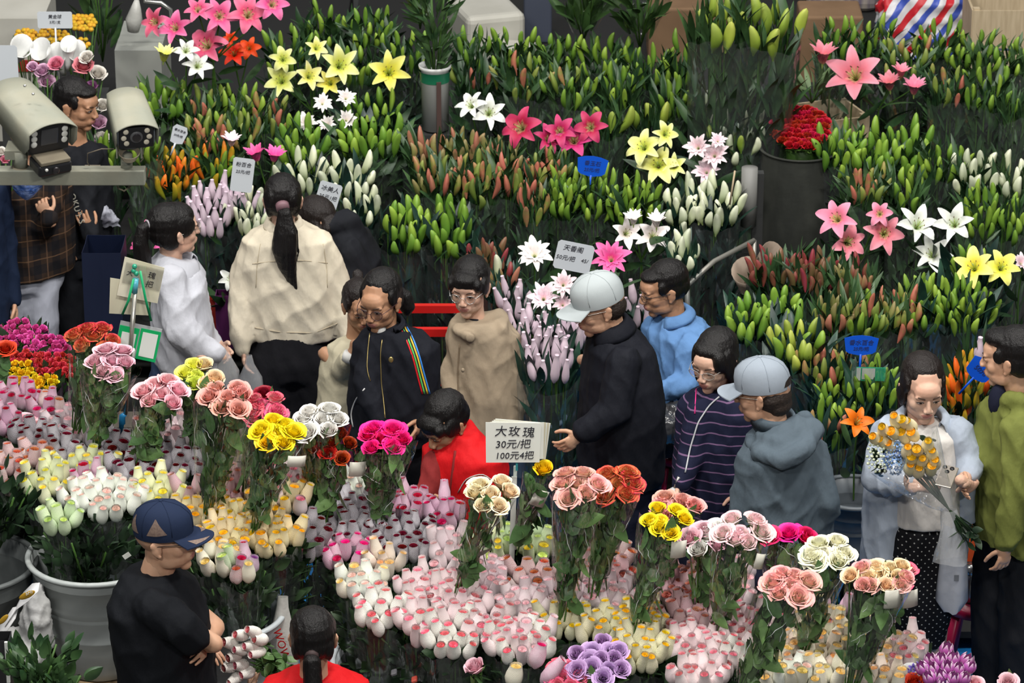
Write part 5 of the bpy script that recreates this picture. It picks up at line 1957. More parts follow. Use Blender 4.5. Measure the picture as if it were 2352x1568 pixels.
# upper left
L(660, 120, 56, 52, 18, 'green', 'green-budded lilies right of the open orange lilies')
L(740, 55, 60, 42, 18, 'green', 'green-budded lilies at the top edge, right of the pink open lilies')
L(850, 62, 62, 44, 20, 'green', 'green-budded lilies at the top edge, left of the white cylinder pot')
L(930, 120, 50, 56, 18, 'green', 'green-budded lilies behind the single golden lily bloom')
L(815, 150, 55, 40, 12, 'green', 'green-budded lilies between the pale yellow and golden open lilies')
L(375, 228, 62, 44, 22, 'bright', 'bright green-budded lilies directly right of the smaller security camera')
L(470, 245, 46, 46, 16, 'greenred', 'green lilies blushed with red, above the shield-shaped tag')
L(545, 240, 52, 48, 20, 'green', 'light green-budded lilies under the orange open lilies')
L(615, 262, 46, 52, 18, 'greenred', 'green and russet lily buds left of the white and pink double lilies')
L(690, 335, 56, 46, 20, 'bright', 'green-budded lilies directly below the white and pink double lilies')
L(860, 255, 70, 40, 20, 'green', 'deep green-budded lilies below the golden lily bloom', wide=True)
L(850, 315, 74, 42, 24, 'bright', 'bright green lilies in front of the deep green ones, left of the pillar pot')
L(470, 310, 48, 38, 14, 'greenred', 'russet and green lily buds right of the shield-shaped tag')
L(560, 300, 36, 34, 8, 'greenred', 'green and russet lily buds just above the pink closed double lilies')
L(330, 330, 36, 38, 8, 'green', 'green lily buds seen behind the smaller camera and its bracket', Y=15.7)
L(395, 395, 56, 46, 26, 'orange', 'orange-tinged lily buds above the ponytail of the woman in white')
L(495, 372, 56, 44, 20, 'orange', 'green and orange lily buds left of the narrow white price card', mix=['orange', 'green', 'green'])
L(240, 355, 34, 36, 8, 'green', 'green lily buds glimpsed between the two security cameras', Y=15.8)
L(487, 478, 52, 54, 20, 'pinknet', 'pink-netted lily buds right behind the woman in white', wide=True)
L(560, 468, 42, 50, 14, 'pinknet', 'pink-netted lily buds under the narrow white price card', mix=['pinknet', 'pinknet', 'white'], wide=True)
L(585, 500, 34, 44, 8, 'white', 'pale greenish lily buds left of the beige-jacket woman', wide=True)
L(700, 395, 50, 34, 12, 'white', 'white-green lily buds directly above the beige-jacket woman\'s head', wide=True)
L(795, 408, 50, 48, 15, 'white', 'white-green lily buds behind the tag right of the beige-jacket woman', wide=True)
L(835, 470, 32, 50, 9, 'white', 'white-green lily buds above the crouching customer in black', wide=True)
# middle block
L(1085, 105, 48, 52, 14, 'green', 'green lily buds right behind the white cylinder pot')
L(1085, 175, 46, 34, 10, 'greenred', 'red-flushed lily buds above the white open lilies')
L(1180, 110, 54, 46, 16, 'green', 'small green lily buds in the back row, second bunch right of the white pot')
L(1200, 180, 56, 40, 16, 'greenred', 'red-flushed lily buds above the magenta open lilies')
L(1285, 120, 56, 48, 18, 'green', 'small green lily buds in the back row, third bunch right of the white pot')
L(1310, 195, 52, 40, 14, 'green', 'green and rust lily buds right of the magenta open lilies', mix=['green', 'green', 'greenred'])
L(1395, 125, 56, 52, 20, 'green', 'green lily buds in the back row left of the hanging clear wrapper')
L(1420, 195, 50, 42, 14, 'green', 'green lily buds in the middle block, above the single yellow-green buds')
L(1490, 150, 50, 48, 16, 'green', 'green lily buds in the back row below the clear wrapper')
L(1560, 150, 44, 54, 14, 'green', 'green lily buds at the right end of the middle block, back row')
L(1400, 268, 36, 30, 5, 'yellowgreen', 'three fat yellow-green lily buds right of the magenta lilies', size=1.25)
L(1490, 262, 34, 32, 5, 'yellowgreen', 'fat yellow-green lily buds directly above the open yellow lilies', size=1.2)
L(1545, 225, 44, 40, 12, 'green', 'green lily buds left of the upper white-budded bunch')
L(985, 345, 52, 40, 18, 'brown', 'brown-green lily buds at the left end of the rust-coloured row')
L(1075, 335, 56, 36, 18, 'brown', 'brown-green lily buds directly below the white open lilies')
L(1155, 355, 40, 34, 12, 'brown', 'brown-green lily buds left of the magenta lilies, in the rust-coloured row')
L(1010, 405, 60, 42, 22, 'brown', 'rust and green lily buds above the bright green front bunch', mix=['brown', 'greenred'])
L(1100, 410, 54, 44, 22, 'greenred', 'green and salmon lily buds in the middle of the rust-coloured row')
L(1195, 405, 58, 42, 22, 'greenred', 'green and salmon lily buds left below the blue fan-shaped tag')
L(1265, 385, 42, 36, 14, 'greenred', 'olive lily buds directly left of the blue fan-shaped tag')
L(1225, 465, 34, 46, 9, 'greenred', 'salmon-red lily buds hanging lowest in the rust-coloured row', mix=['greenred', 'brown'])
L(1295, 445, 42, 46, 20, 'green', 'green lily buds below the blue fan-shaped tag, left of three alike')
L(1370, 442, 52, 50, 24, 'green', 'green lily buds below the blue fan-shaped tag, middle of three alike')
L(1455, 462, 56, 52, 26, 'green', 'green lily buds left of the white-budded row, right of three alike')
L(935, 520, 52, 50, 22, 'bright', 'fat bright green lily buds above the red crate, left of the pair', wide=True)
L(1030, 522, 58, 50, 24, 'bright', 'fat bright green lily buds above the boy in the khaki coat, right of the pair', wide=True)
L(1118, 590, 46, 34, 14, 'darkred', 'dark red lily buds right above the boy\'s hair', wide=True)
L(1150, 640, 40, 48, 12, 'darkred', 'dark red and green lily buds right of the boy\'s head', mix=['darkred', 'brown', 'white'], wide=True)
L(1690, 300, 56, 60, 18, 'white', 'white lily buds right of the pale pink double lilies', mix=['white', 'white', 'white', 'yellowgreen'])
L(1640, 255, 42, 40, 12, 'white', 'white lily buds just above the pale pink double lilies', mix=['white', 'white', 'yellowgreen'])
L(1575, 470, 40, 52, 14, 'white', 'white-green lily buds right of the pale open lilies', wide=True)
L(1645, 468, 50, 54, 16, 'white', 'white-green lily buds beside the dark post', wide=True)
L(1570, 575, 36, 36, 8, 'white', 'white-green lily buds above the man in blue', wide=True)
L(1180, 690, 34, 44, 9, 'pinknet', 'pink-netted lily buds left of the pale pink double lilies', Y=14.5, wide=True)
L(1215, 770, 50, 46, 16, 'pinknet', 'pink-netted lily buds at the shoulder of the khaki coat', Y=14.05, wide=True)
L(1300, 765, 46, 42, 14, 'pinknet', 'pink-netted lily buds below the brim of the light grey cap', Y=14.1, wide=True)
L(1262, 832, 58, 40, 18, 'pinknet', 'pink-netted lily buds touched by the hand of the man in black', Y=13.8, wide=True)
L(1470, 705, 40, 50, 11, 'pinknet', 'pink-netted lily buds between the two men\'s heads', Y=14.9, wide=True)
# tall bunches on the pillar
L(1650, 45, 66, 46, 12, 'yellowgreen', 'tall fat yellow-green lily buds at the top edge, left of the pair', Y=16.2, size=1.45)
L(1755, 60, 74, 52, 14, 'yellowgreen', 'tall fat yellow-green lily buds at the top edge, right of the pair', Y=16.2, size=1.45)
# right block
L(1920, 85, 48, 56, 15, 'green', 'green lily buds above the large pink open lily')
L(2010, 85, 54, 56, 18, 'green', 'green lily buds left of the striped bag')
L(2085, 130, 48, 56, 16, 'greenred', 'green lily buds flushed pink, below the striped bag')
L(2160, 90, 50, 56, 18, 'green', 'green lily buds directly in front of the striped bag')
L(2235, 110, 52, 54, 20, 'green', 'green lily buds below the blue bundle at the top right')
L(2320, 125, 46, 56, 18, 'green', 'green lily buds at the right edge below the pale crate')
L(2180, 195, 46, 44, 12, 'greenred', 'two-tone lily buds hanging right of the pink flowers')
L(2265, 200, 54, 44, 16, 'green', 'dark green lily buds in the second row near the right edge')
L(2330, 235, 34, 40, 8, 'green', 'dark green lily buds at the right edge, lowest of the upper block')
L(1930, 340, 48, 52, 16, 'bright', 'bright green lily buds right of the dark pillar cloth')
L(2010, 350, 52, 52, 18, 'bright', 'bright green lily buds above the soft pink open lilies')
L(2090, 345, 48, 56, 18, 'bright', 'bright green lily buds above the white ruffled lilies')
L(2165, 370, 46, 46, 14, 'green', 'green lily buds left of the white-budded bunch at the right')
L(2240, 395, 44, 44, 12, 'white', 'white lily buds near the right edge, left of the pair')
L(2325, 405, 40, 44, 11, 'white', 'white lily buds at the right edge, right of the pair')
L(1990, 425, 52, 34, 14, 'greenred', 'olive and pink lily buds directly above the soft pink open lilies')
L(2085, 435, 50, 38, 12, 'green', 'green lily buds between the soft pink and white open lilies')
L(2255, 480, 50, 48, 20, 'green', 'green lily buds right of the white ruffled lilies')
L(2325, 500, 34, 46, 12, 'green', 'green lily buds at the right edge, above the yellow open lilies')
L(1785, 612, 58, 38, 22, 'darkred', 'dark red lily buds beside the brown paper, left of the dark row')
L(1875, 625, 56, 42, 24, 'darkred', 'dark red lily buds below the soft pink open lilies')
L(1960, 648, 48, 40, 18, 'darkred', 'brown-red lily buds at the right end of the dark row', mix=['darkred', 'brown'])
L(1712, 735, 46, 44, 18, 'bright', 'broad bright green lily buds right of the man in blue', wide=True)
L(1795, 715, 54, 46, 20, 'bright', 'broad bright green lily buds above the grey-blue baseball cap', wide=True)
L(1825, 785, 58, 46, 17, 'bright', 'yellow-green lily buds right above the grey-blue baseball cap', mix=['bright', 'yellowgreen'], wide=True)
L(1920, 715, 46, 40, 15, 'brown', 'olive-brown lily buds behind the yellow-green ones', mix=['brown', 'greenred'])
L(1990, 722, 54, 46, 20, 'greenred', 'olive and salmon lily buds above the blue tag by the bouquet woman', mix=['greenred', 'brown', 'green'])
L(2062, 715, 46, 46, 16, 'greenred', 'olive lily buds left of the deep green rows')
L(2125, 690, 56, 50, 24, 'green', 'deep green lily buds above the bouquet woman\'s head', wide=True)
L(2215, 700, 62, 54, 28, 'green', 'deep green lily buds below the yellow open lilies', wide=True)
L(2240, 610, 60, 44, 18, 'green', 'dark green lily buds behind the yellow open lilies', wide=True)
L(1880, 830, 52, 42, 17, 'greenred', 'pink-flushed lily buds left of the blue tag', Y=13.95, wide=True)
L(1955, 842, 44, 40, 12, 'greenred', 'olive lily buds right beneath the blue tag', Y=13.9, mix=['brown', 'greenred', 'green'], wide=True)
L(1925, 905, 56, 46, 18, 'green', 'green lily buds left of the bouquet woman, upper bunch', Y=13.75, wide=True)
L(2015, 885, 52, 48, 18, 'green', 'green lily buds below the green and white badge', Y=13.7, wide=True)
L(1900, 975, 52, 42, 12, 'greenred', 'sparse lily buds right of the man in the slate jacket', Y=13.45, wide=True, mix=['green', 'greenred'])
L(2240, 880, 62, 52, 28, 'orange', 'orange lily buds between the bouquet woman and the man in green', Y=13.5)
L(2190, 945, 40, 36, 11, 'orange', 'orange lily buds right above the bouquet woman\'s shoulder', Y=13.4)
L(2240, 815, 26, 22, 3, 'pinknet', 'two pink-netted lily buds left of the man in green', Y=13.75, size=1.1)

def G(items, shape, colr, label, **k):
	return bloom_group(items, shape, colr, label, **k)
G([(352, 50, 66), (400, 62, 76), (470, 100, 100), (505, 35, 80), (570, 30, 90), (628, 8, 76), (455, 20, 60)], 'single', 'pink', 'large bunch of open pink lilies at the top left', Y=16.7, H=.5)
G([(428, 115, 56), (455, 150, 62), (375, 122, 44, 'lemon', 'closed')], 'ruffled', 'white', 'open white lilies hanging under the pink ones at the top left', Y=16.6, H=.5)
G([(537, 122, 60), (572, 110, 52), (528, 88, 36)], 'single', 'orange', 'open orange lilies at the top left', H=.5)
G([(645, 185, 74), (650, 135, 60), (712, 175, 62), (782, 150, 84), (728, 110, 50), (757, 190, 58, 'yellow')], 'single', 'lemon', 'pale yellow open lilies left of the golden one', H=.5)
G([(893, 165, 88)], 'single', 'yellow', 'single golden-yellow open lily left of the white cylinder pot', H=.5)
G([(702, 278, 56), (750, 282, 52), (798, 272, 56), (742, 234, 52), (796, 222, 56)], 'double', 'whitepink', 'white and pink double lilies in a clear sleeve above the narrow card', H=.45)
G([(530, 318, 42)], 'closed', 'palepink', 'small half-open pale pink lily right of the shield-shaped tag', H=.45)
G([(590, 352, 44), (628, 352, 46)], 'closed', 'rose', 'two bright pink closed double lilies above the narrow white card', H=.45)
G([(1080, 240, 66), (1125, 258, 78)], 'ruffled', 'white', 'open white lilies right of the pillar pot', H=.45)
G([(1192, 290, 96), (1262, 318, 66)], 'single', 'magenta', 'dark magenta open lilies, left of the pair', H=.45)
G([(1318, 320, 84), (1355, 290, 78), (1285, 300, 70)], 'single', 'magenta', 'bright magenta open lilies above the blue tag, right of the pair', H=.45)
G([(1475, 335, 86), (1530, 308, 58), (1512, 375, 96), (1548, 380, 56)], 'single', 'lemon', 'pale yellow open lilies left of the pale pink double ones', H=.45)
G([(1600, 335, 74), (1640, 352, 74), (1622, 390, 70), (1650, 320, 50)], 'double', 'palepink', 'pale pink double lilies beside the white buds', H=.45)
G([(1440, 535, 70), (1500, 540, 76), (1455, 498, 42, 'whitepink', 'closed'), (1508, 505, 42, 'whitepink', 'closed')], 'ruffled', 'whitepink', 'white lilies with pink hearts above the man in blue', H=.4)
G([(1228, 578, 94)], 'double', 'whitepink', 'white double lily left of the large white price card', H=.4)
G([(1402, 588, 100)], 'double', 'rose', 'magenta double lily above the light grey cap', H=.4)
G([(1248, 680, 90), (1295, 650, 74), (1292, 695, 60)], 'double', 'palepink', 'pale pink double lilies left of the light grey cap', Y=14.55, H=.35)
G([(1962, 170, 120)], 'single', 'softpink', 'single large pink open lily at the upper right', H=.45)
G([(1890, 122, 56), (2045, 185, 52), (2100, 195, 52), (2068, 160, 40)], 'closed', 'softpink', 'half-open pink lilies round the large pink bloom', H=.45)
G([(1920, 500, 90), (1950, 555, 84), (2032, 535, 90), (2020, 490, 60)], 'single', 'softpink', 'soft pink open lilies in the middle of the right block', H=.4)
G([(2110, 515, 94), (2192, 512, 90), (2140, 582, 88)], 'ruffled', 'white', 'white ruffled open lilies right of the soft pink ones', H=.4)
G([(2236, 612, 92), (2302, 612, 86)], 'single', 'yellow', 'yellow open lilies near the right edge', H=.4)
G([(2350, 600, 60)], 'double', 'palepink', 'pale pink double lily cut by the right edge', H=.4)
G([(1970, 968, 74)], 'single', 'orange', 'single orange open lily left of the bouquet woman', Y=13.35, H=.4)
G([(335, 525, 46), (375, 560, 44), (315, 565, 40)], 'single', 'rose', 'pink flowers behind the ponytail of the woman in white', Y=15.4, H=.4)
G([(530, 640, 56)], 'ruffled', 'white', 'white lily in a clear bag left of the beige jacket', Y=14.9, H=.3)

# ------------------------------------------------------------------ rose side: netted bunches
GR = 'bunches of roses in nets standing close together'
def N(cx, cy, hw, hh, n, kind, label, **k):
	k.setdefault('group', GR)
	return rose_bunch(cx, cy, hw, hh, n, kind, label, **k)
N(40, 912, 56, 30, 14, 'magenta', 'pink-netted magenta roses at the left edge below the yellow spray roses')
N(110, 935, 44, 26, 10, 'flame', 'pink-netted flame roses below the yellow spray roses', mix=['flame', 'magenta'])
N(20, 965, 50, 26, 10, 'magenta', 'pink-netted magenta roses at the left edge, second row')
N(85, 1000, 56, 30, 14, 'maroon', 'white-netted maroon roses near the left edge, below the open pink roses')
N(158, 985, 46, 40, 16, 'pale', 'pale pink netted roses left of the leaning clear bouquet')
N(25, 1075, 50, 46, 14, 'flame', 'large flame roses in white nets at the left edge')
N(85, 1050, 44, 34, 11, 'flame', 'flame roses in white nets, second from the left edge')
N(135, 1040, 38, 34, 10, 'maroon', 'maroon roses in white nets above the pale yellow ones')
N(248, 1030, 46, 34, 14, 'maroon', 'maroon roses in white nets at the foot of the silver pole')
N(110, 1100, 44, 40, 14, 'lemon', 'lemon roses in pale nets above the left grey tub')
N(200, 1062, 54, 26, 12, 'lemon', 'pale lemon roses left of the maroon ones at the pole')
N(205, 1105, 50, 32, 11, 'magenta', 'pink-netted magenta roses behind the white ones')
N(300, 1082, 44, 28, 12, 'maroon', 'maroon roses right of the pole, front row')
N(385, 1068, 72, 46, 26, 'maroon', 'large bunch of maroon roses in white nets left of the salmon bouquet')
N(240, 1140, 80, 46, 30, 'white', 'white roses in pale nets above the left grey tub')
N(362, 1124, 50, 42, 18, 'lemon', 'lemon roses right of the white ones')
N(140, 1190, 28, 34, 8, 'lime', 'pale green roses low on the left grey tub')
N(432, 1142, 28, 28, 6, 'dusty', 'dusty pink netted roses above the mesh cap')
N(395, 985, 34, 48, 14, 'pale', 'pale pink roses in clear film between two tall bouquets')
N(530, 1125, 42, 42, 16, 'dusty', 'dusty pink netted roses right of the salmon bouquet')
N(650, 1090, 44, 36, 14, 'blush', 'blush netted roses behind the yellow ones, right of the yellow bouquet')
N(640, 1142, 58, 38, 18, 'yellow', 'yellow netted roses left of the dark red bouquet\'s foot', mix=['yellow', 'yellow', 'yellow', 'yellow', 'blush'])
N(440, 1182, 66, 26, 16, 'yellow', 'yellow netted roses just above the mesh cap')
N(545, 1182, 62, 30, 20, 'yellow', 'yellow netted roses in the middle of the yellow block')
N(520, 1235, 60, 34, 22, 'yellow', 'yellow netted roses beside the peak of the mesh cap')
N(620, 1225, 64, 40, 26, 'yellow', 'yellow netted roses at the right of the yellow block')
N(500, 1285, 46, 34, 11, 'cream', 'cream netted roses before the face of the mesh-cap man')
N(552, 1300, 40, 34, 10, 'blush', 'mixed roses of six colours in nets, lowest in the yellow block', mix=['cream', 'maroon', 'purple', 'flame', 'lime', 'magenta', 'lemon', 'pale'])
N(712, 1235, 44, 46, 13, 'maroon', 'very dark roses in white nets, left of the maroon block', z=1.12)
N(800, 1170, 52, 34, 17, 'maroon', 'maroon roses in white nets at the back of the maroon block')
N(812, 1225, 54, 36, 18, 'maroon', 'maroon roses in white nets in the middle of the maroon block')
N(925, 1238, 68, 52, 32, 'maroon', 'largest bunch of maroon roses in bright white nets')
N(935, 1160, 54, 32, 18, 'magenta', 'pink-netted magenta roses beside the seller in red, left of the pair')
N(1020, 1182, 42, 44, 16, 'magenta', 'pink-netted magenta roses beside the seller in red, right of the pair')
N(800, 1268, 48, 38, 13, 'hotpink', 'hot pink roses in pink nets left of the maroon ones')
N(885, 1290, 42, 34, 13, 'peach', 'cream-peach netted roses below the maroon ones')
N(835, 1335, 46, 34, 13, 'cream', 'creamy white netted roses above the white and pink ones', mix=['cream', 'white'])
N(815, 1108, 30, 34, 8, 'white', 'white roses wrapped in clear film behind the dark red bouquet')
N(1030, 1270, 40, 50, 16, 'pale', 'pale pink netted roses left of the cream bouquet')
N(1105, 1265, 26, 34, 6, 'lime', 'lime roses behind the cream bouquet')
N(1150, 1240, 36, 36, 12, 'lemon', 'yellow roses in lime nets left of the white pole', mix=['lemon', 'lime'])
N(1232, 1255, 42, 48, 16, 'lemon', 'yellow roses in lime nets right of the white pole', mix=['lemon', 'lime'])
N(1232, 1195, 24, 22, 4, 'maroon', 'few maroon roses behind the lime-netted ones')
N(1228, 1328, 52, 38, 14, 'flame', 'flame-red roses in white nets right of the white pole')
N(1330, 1345, 34, 30, 7, 'flame', 'flame-red roses between the two tall clear bouquets')
N(1395, 1305, 50, 52, 18, 'flame', 'brown-red flame roses in pink nets left of the yellow bouquet', mix=['flame', 'flame', 'dusty'])
N(1105, 1330, 54, 46, 20, 'pale', 'pale pink netted roses left of the foot of the white pole')
N(975, 1350, 54, 40, 17, 'blush', 'blush netted roses below the cream-peach ones')
N(1045, 1365, 50, 48, 20, 'blush', 'blush netted roses in the middle, two bunches left of the white pole')
N(875, 1398, 56, 46, 18, 'whitepink', 'white roses with pink hearts, nearest the ponytailed seller')
N(960, 1420, 48, 48, 16, 'whitepink', 'white roses with pink hearts, second from the ponytailed seller', mix=['whitepink', 'blush'])
N(1040, 1450, 58, 50, 19, 'whitepink', 'white roses with pink hearts left of the pale pink front bunch', mix=['whitepink', 'whitepink', 'blush'])
N(1120, 1430, 54, 44, 18, 'blush', 'blush netted roses round the foot of the white pole')
N(1205, 1385, 52, 36, 17, 'pale', 'pale pink netted roses right of the foot of the white pole')
N(1195, 1468, 66, 50, 24, 'blush', 'blush netted roses hanging over the front above the netted magenta pair', mix=['blush', 'whitepink', 'pale'])
N(1300, 1375, 60, 32, 18, 'pale', 'pale pink netted roses below the foot of the cream-pink bouquet')
N(1400, 1370, 58, 32, 18, 'pale', 'pale pink netted roses left of the foot of the yellow bouquet')
N(1292, 1432, 54, 38, 14, 'yellow_white', 'long yellow netted roses in white nets, leftmost of the yellow front block')
N(1385, 1440, 54, 42, 19, 'yellow_white', 'yellow netted roses above the lilac open roses')
N(1470, 1430, 56, 40, 20, 'yellow_white', 'yellow netted roses round the foot of the yellow bouquet')
N(1475, 1490, 62, 42, 22, 'yellow_white', 'yellow netted roses right of the lilac open roses')
N(1555, 1345, 46, 44, 18, 'dusty', 'dusty pink netted roses directly right of the yellow bouquet')
N(1610, 1360, 42, 50, 18, 'dusty', 'dusty pink netted roses left of the white-pink bouquet\'s foot')
N(1562, 1425, 44, 46, 17, 'dusty', 'dusty pink netted roses behind the yellow front block')
N(1625, 1425, 46, 34, 12, 'blush', 'blush netted roses behind the foot of the white-pink bouquet', mix=['dusty', 'blush'])
N(1590, 1480, 52, 40, 17, 'blush', 'blush netted roses right of the yellow front block')
N(1665, 1500, 50, 44, 17, 'blush', 'blush netted roses left of the leaning peach-pink bouquet\'s foot', mix=['blush', 'whitepink'])
N(1605, 1548, 58, 34, 14, 'blush', 'blush netted roses at the bottom edge, right of the yellow front block')
N(1690, 1345, 34, 56, 14, 'pale', 'pale lilac-pink netted roses between two tall bouquets')
N(1760, 1440, 46, 44, 14, 'blush', 'blush roses behind the leaning peach-pink bouquet')
N(1790, 1490, 50, 40, 17, 'cream', 'cream netted roses right of the leaning peach-pink bouquet')
N(1880, 1440, 46, 42, 14, 'cream', 'cream netted roses round the foot of the cream bouquet')
N(1860, 1500, 54, 40, 19, 'cream', 'cream netted roses left of the tall peach bouquet\'s foot', mix=['cream', 'peach'])
N(1800, 1548, 66, 30, 14, 'cream', 'cream-white netted roses at the bottom edge', mix=['cream', 'white'])
N(1915, 1420, 30, 26, 6, 'magenta', 'few magenta netted roses between the cream and the peach bouquets')
N(1905, 1545, 48, 34, 12, 'cream', 'cream-yellow netted roses at the bottom edge, left of the tall peach bouquet')
N(2035, 1500, 54, 44, 18, 'peach', 'peach netted roses right of the tall peach bouquet', mix=['cream', 'peach', 'blush'])
N(2090, 1490, 40, 36, 11, 'pale', 'pale pink netted roses left of the purple tulips', mix=['pale', 'blush'])
N(2040, 1555, 62, 28, 12, 'cream', 'cream-yellow netted roses behind the white paper wraps', mix=['cream', 'peach'])
N(150, 1010, 30, 24, 5, 'pale', 'pale pink netted roses right of the white-netted maroon ones')
N(330, 975, 26, 26, 5, 'dusty', 'dusty netted roses behind the silver pole')
N(1700, 1440, 36, 50, 12, 'blush', 'blush roses right of the white-pink bouquet\'s foot')
N(1960, 1455, 28, 40, 6, 'cream', 'few cream roses close behind the tall peach bouquet')
# open pink roses at the far left
def openbunch(cx, cy, hw, hh, n, kind, label, z=None, Yover=None, size=1.0, leaves=10, **k):
	return tall_bouquet(cx, cy, hw, hh, n, kind, cx, cy + 120, label, z=z, Yover=Yover, size=size, leaves=leaves, film=False, group=None, **k)
openbunch(48, 975, 48, 20, 5, 'pink', 'open pink roses at the left edge', Yover=12.82, size=.8)
openbunch(2, 795, 28, 30, 3, 'redrose', 'open red roses cut by the left edge', Yover=13.2)
# tall bouquets in film
T = tall_bouquet
T(218, 772, 54, 26, 6, 'red_cream', 180, 965, 'red and cream roses in clear film left of the silver pole', Yover=13.15)
T(256, 828, 62, 30, 6, 'pink_pale', 225, 1005, 'pale pink roses in clear film behind the silver pole', Yover=12.95)
T(368, 898, 54, 36, 6, 'pink', 325, 1040, 'pink roses in clear film right of the silver pole', Yover=12.75)
T(455, 858, 56, 34, 6, 'peach', 445, 1010, 'peach and lime-yellow roses in clear film before the woman in white', Yover=12.98, kinds=['peach', 'limeyellow'])
T(522, 905, 64, 38, 7, 'salmon', 480, 1160, 'salmon roses in tall clear film, tallest of the left bouquets', Yover=12.5)
T(605, 935, 46, 28, 5, 'pink_edge', 570, 1100, 'pink-edged roses behind the yellow bouquet', Yover=12.7)
T(600, 902, 34, 16, 4, 'darkred', 590, 1040, 'dark red roses low behind the salmon bouquet', Yover=13.0)
T(636, 990, 60, 34, 6, 'yellow', 590, 1195, 'yellow roses in clear film before the black skirt', Yover=12.42, tag_at=(682, 1060, 42, 26, 8))
T(735, 962, 60, 28, 6, 'white', 728, 1170, 'white roses in clear film below the track-jacket woman', Yover=12.62)
T(768, 1018, 44, 26, 6, 'orangered', 745, 1180, 'dark orange-red roses below the white ones', Yover=12.45, open_=.8, tag_at=(822, 1078, 40, 36, 6))
T(882, 998, 66, 28, 6, 'hotpink', 872, 1180, 'hot pink roses in clear film left of the seller in red', Yover=12.5)
T(1128, 1130, 52, 34, 5, 'peach_cream', 1062, 1335, 'cream-peach roses in leaning clear film left of the white pole', Yover=11.98)
T(1240, 1078, 32, 20, 3, 'yellow', 1190, 1250, 'few yellow roses behind the hand-lettered sign', Yover=12.3, tag_at=(1240, 1145, 36, 40, 25), kinds=['yellow', 'limeyellow'])
T(1328, 1112, 52, 26, 5, 'cream_pinkedge', 1295, 1395, 'cream roses edged pink in tall clear film right of the sign', Yover=11.92)
T(1414, 1106, 52, 24, 5, 'red_cream', 1368, 1345, 'red and cream roses in clear film left of the yellow bouquet', Yover=12.05)
T(1548, 1162, 54, 24, 5, 'salmon', 1520, 1310, 'salmon-orange roses behind the yellow bouquet at the right', Yover=12.25)
T(1526, 1188, 50, 24, 6, 'yellow', 1465, 1425, 'yellow roses in tall clear film with a card tag', Yover=11.75, open_=.8, tag_at=(1560, 1262, 36, 40, 4))
T(1628, 1228, 38, 34, 5, 'white', 1610, 1370, 'white and pale pink roses left of the white-pink bouquet', Yover=12.05, kinds=['white', 'pink_pale'])
T(1706, 1216, 50, 30, 6, 'white_pinktip', 1650, 1425, 'white roses with pink tips in tall clear film', Yover=11.85, tag_at=(1746, 1290, 22, 36, 14))
T(1812, 1222, 56, 20, 6, 'hotpink', 1780, 1350, 'hot pink roses behind the cream bouquet at the right', Yover=12.0)
T(1896, 1268, 58, 26, 6, 'cream', 1850, 1475, 'creamy white roses in clear film at the right', Yover=11.7)
T(1812, 1338, 56, 30, 6, 'cream_pinkedge', 1712, 1565, 'peach-pink roses in long leaning clear film in front', Yover=11.32, leaves=26)
T(2022, 1316, 62, 30, 9, 'peach_cream', 1962, 1555, 'peach roses in tall clear film, rightmost of the bouquets', Yover=11.4, size=.82, leaves=28, kinds=['peach', 'cream_pinkedge'], tag_at=(2052, 1376, 38, 42, 3))
T(2066, 1318, 30, 22, 4, 'pink_edge', 2020, 1480, 'white roses with cerise edges behind the rightmost bouquet', Yover=11.6, size=.8, leaves=10, tag_at=(2092, 1376, 36, 40, -3))
# open roses in front
openbunch(1380, 1512, 62, 40, 9, 'lilac', 'lilac open roses in front of the yellow netted ones', Yover=11.0, size=.86, leaves=8, face=.8)
openbunch(1298, 1548, 46, 26, 6, 'pink_edge', 'cream and cerise open roses left of the lilac ones', Yover=10.95, size=.78, leaves=6, face=.8)
openbunch(1101, 1526, 8, 8, 1, 'pink_pale', 'single pale pink rose at the bottom edge', Yover=11.0, leaves=3)
N(1180, 1548, 10, 10, 1, 'cream', 'single cream netted rose at the bottom edge', Yover=10.98, fol=False, wrap=False, size=1.2, group=None, slope=0)
N(1222, 1512, 16, 16, 1, 'hotpink', 'white-netted rose with a crimson heart above the lying one', Yover=10.98, fol=False, wrap=False, size=1.15, group=None)
N(1240, 1545, 24, 16, 3, 'magenta', 'white-netted crimson roses leaning right at the bottom edge', Yover=10.94, fol=False, wrap=False, size=1.15, tiltx=.9, group=None)

# ------------------------------------------------------------------ other flowers
SPRAY = {}
def spray(cx, cy, hw, hh, n, colr, label, Yover, z=None, wrapm=None, size=1.0):
	"""many small roses above a dark paper wrap"""
	key = colr
	if key not in SPRAY:
		a, b = colr
		m = gmat('spray_%d' % len(SPRAY), [(0.2, a), (0.9, b)], 0.5, 0.15)
		SPRAY[key] = open_rose(40 + len(SPRAY), 9, 0.017, 0.020, 0.8).mesh('flower', [m, CALYX])
	rr = random.Random(int(cx + cy))
	c = P(cx, cy, Yover)
	t = thing('spray_rose_bunch', label, 'flowers', (c.x, c.y, c.z - .40))
	inv = t.matrix_basis.inverted()
	for (px, py, u, v) in spots(rr, cx, cy, hw, hh, n, 17 * size, 13 * size):
		p = P(px, py, Yover - (py - cy) * .0024)
		link('flower', SPRAY[key], t, inv @ look(p, (u * .5 + rr.uniform(-.3, .3), -.4 + rr.uniform(-.3, .3), 1), rr.random() * 6, rr.uniform(.85, 1.2)))
	f = link('foliage', FOL_ROSE[rr.randrange(3)], t, Matrix.Translation((0, .03, .37)) @ Matrix.Diagonal((hw / 560 / .085, hw / 560 / .085, 1.05, 1)))
	f['kind'] = 'stuff'
	if wrapm:
		cello_wrap(t, (0, 0, .38), hw / 560 * 1.15, hw / 560 * .6, .38, rr.random() * 9, wrapm)
	return t
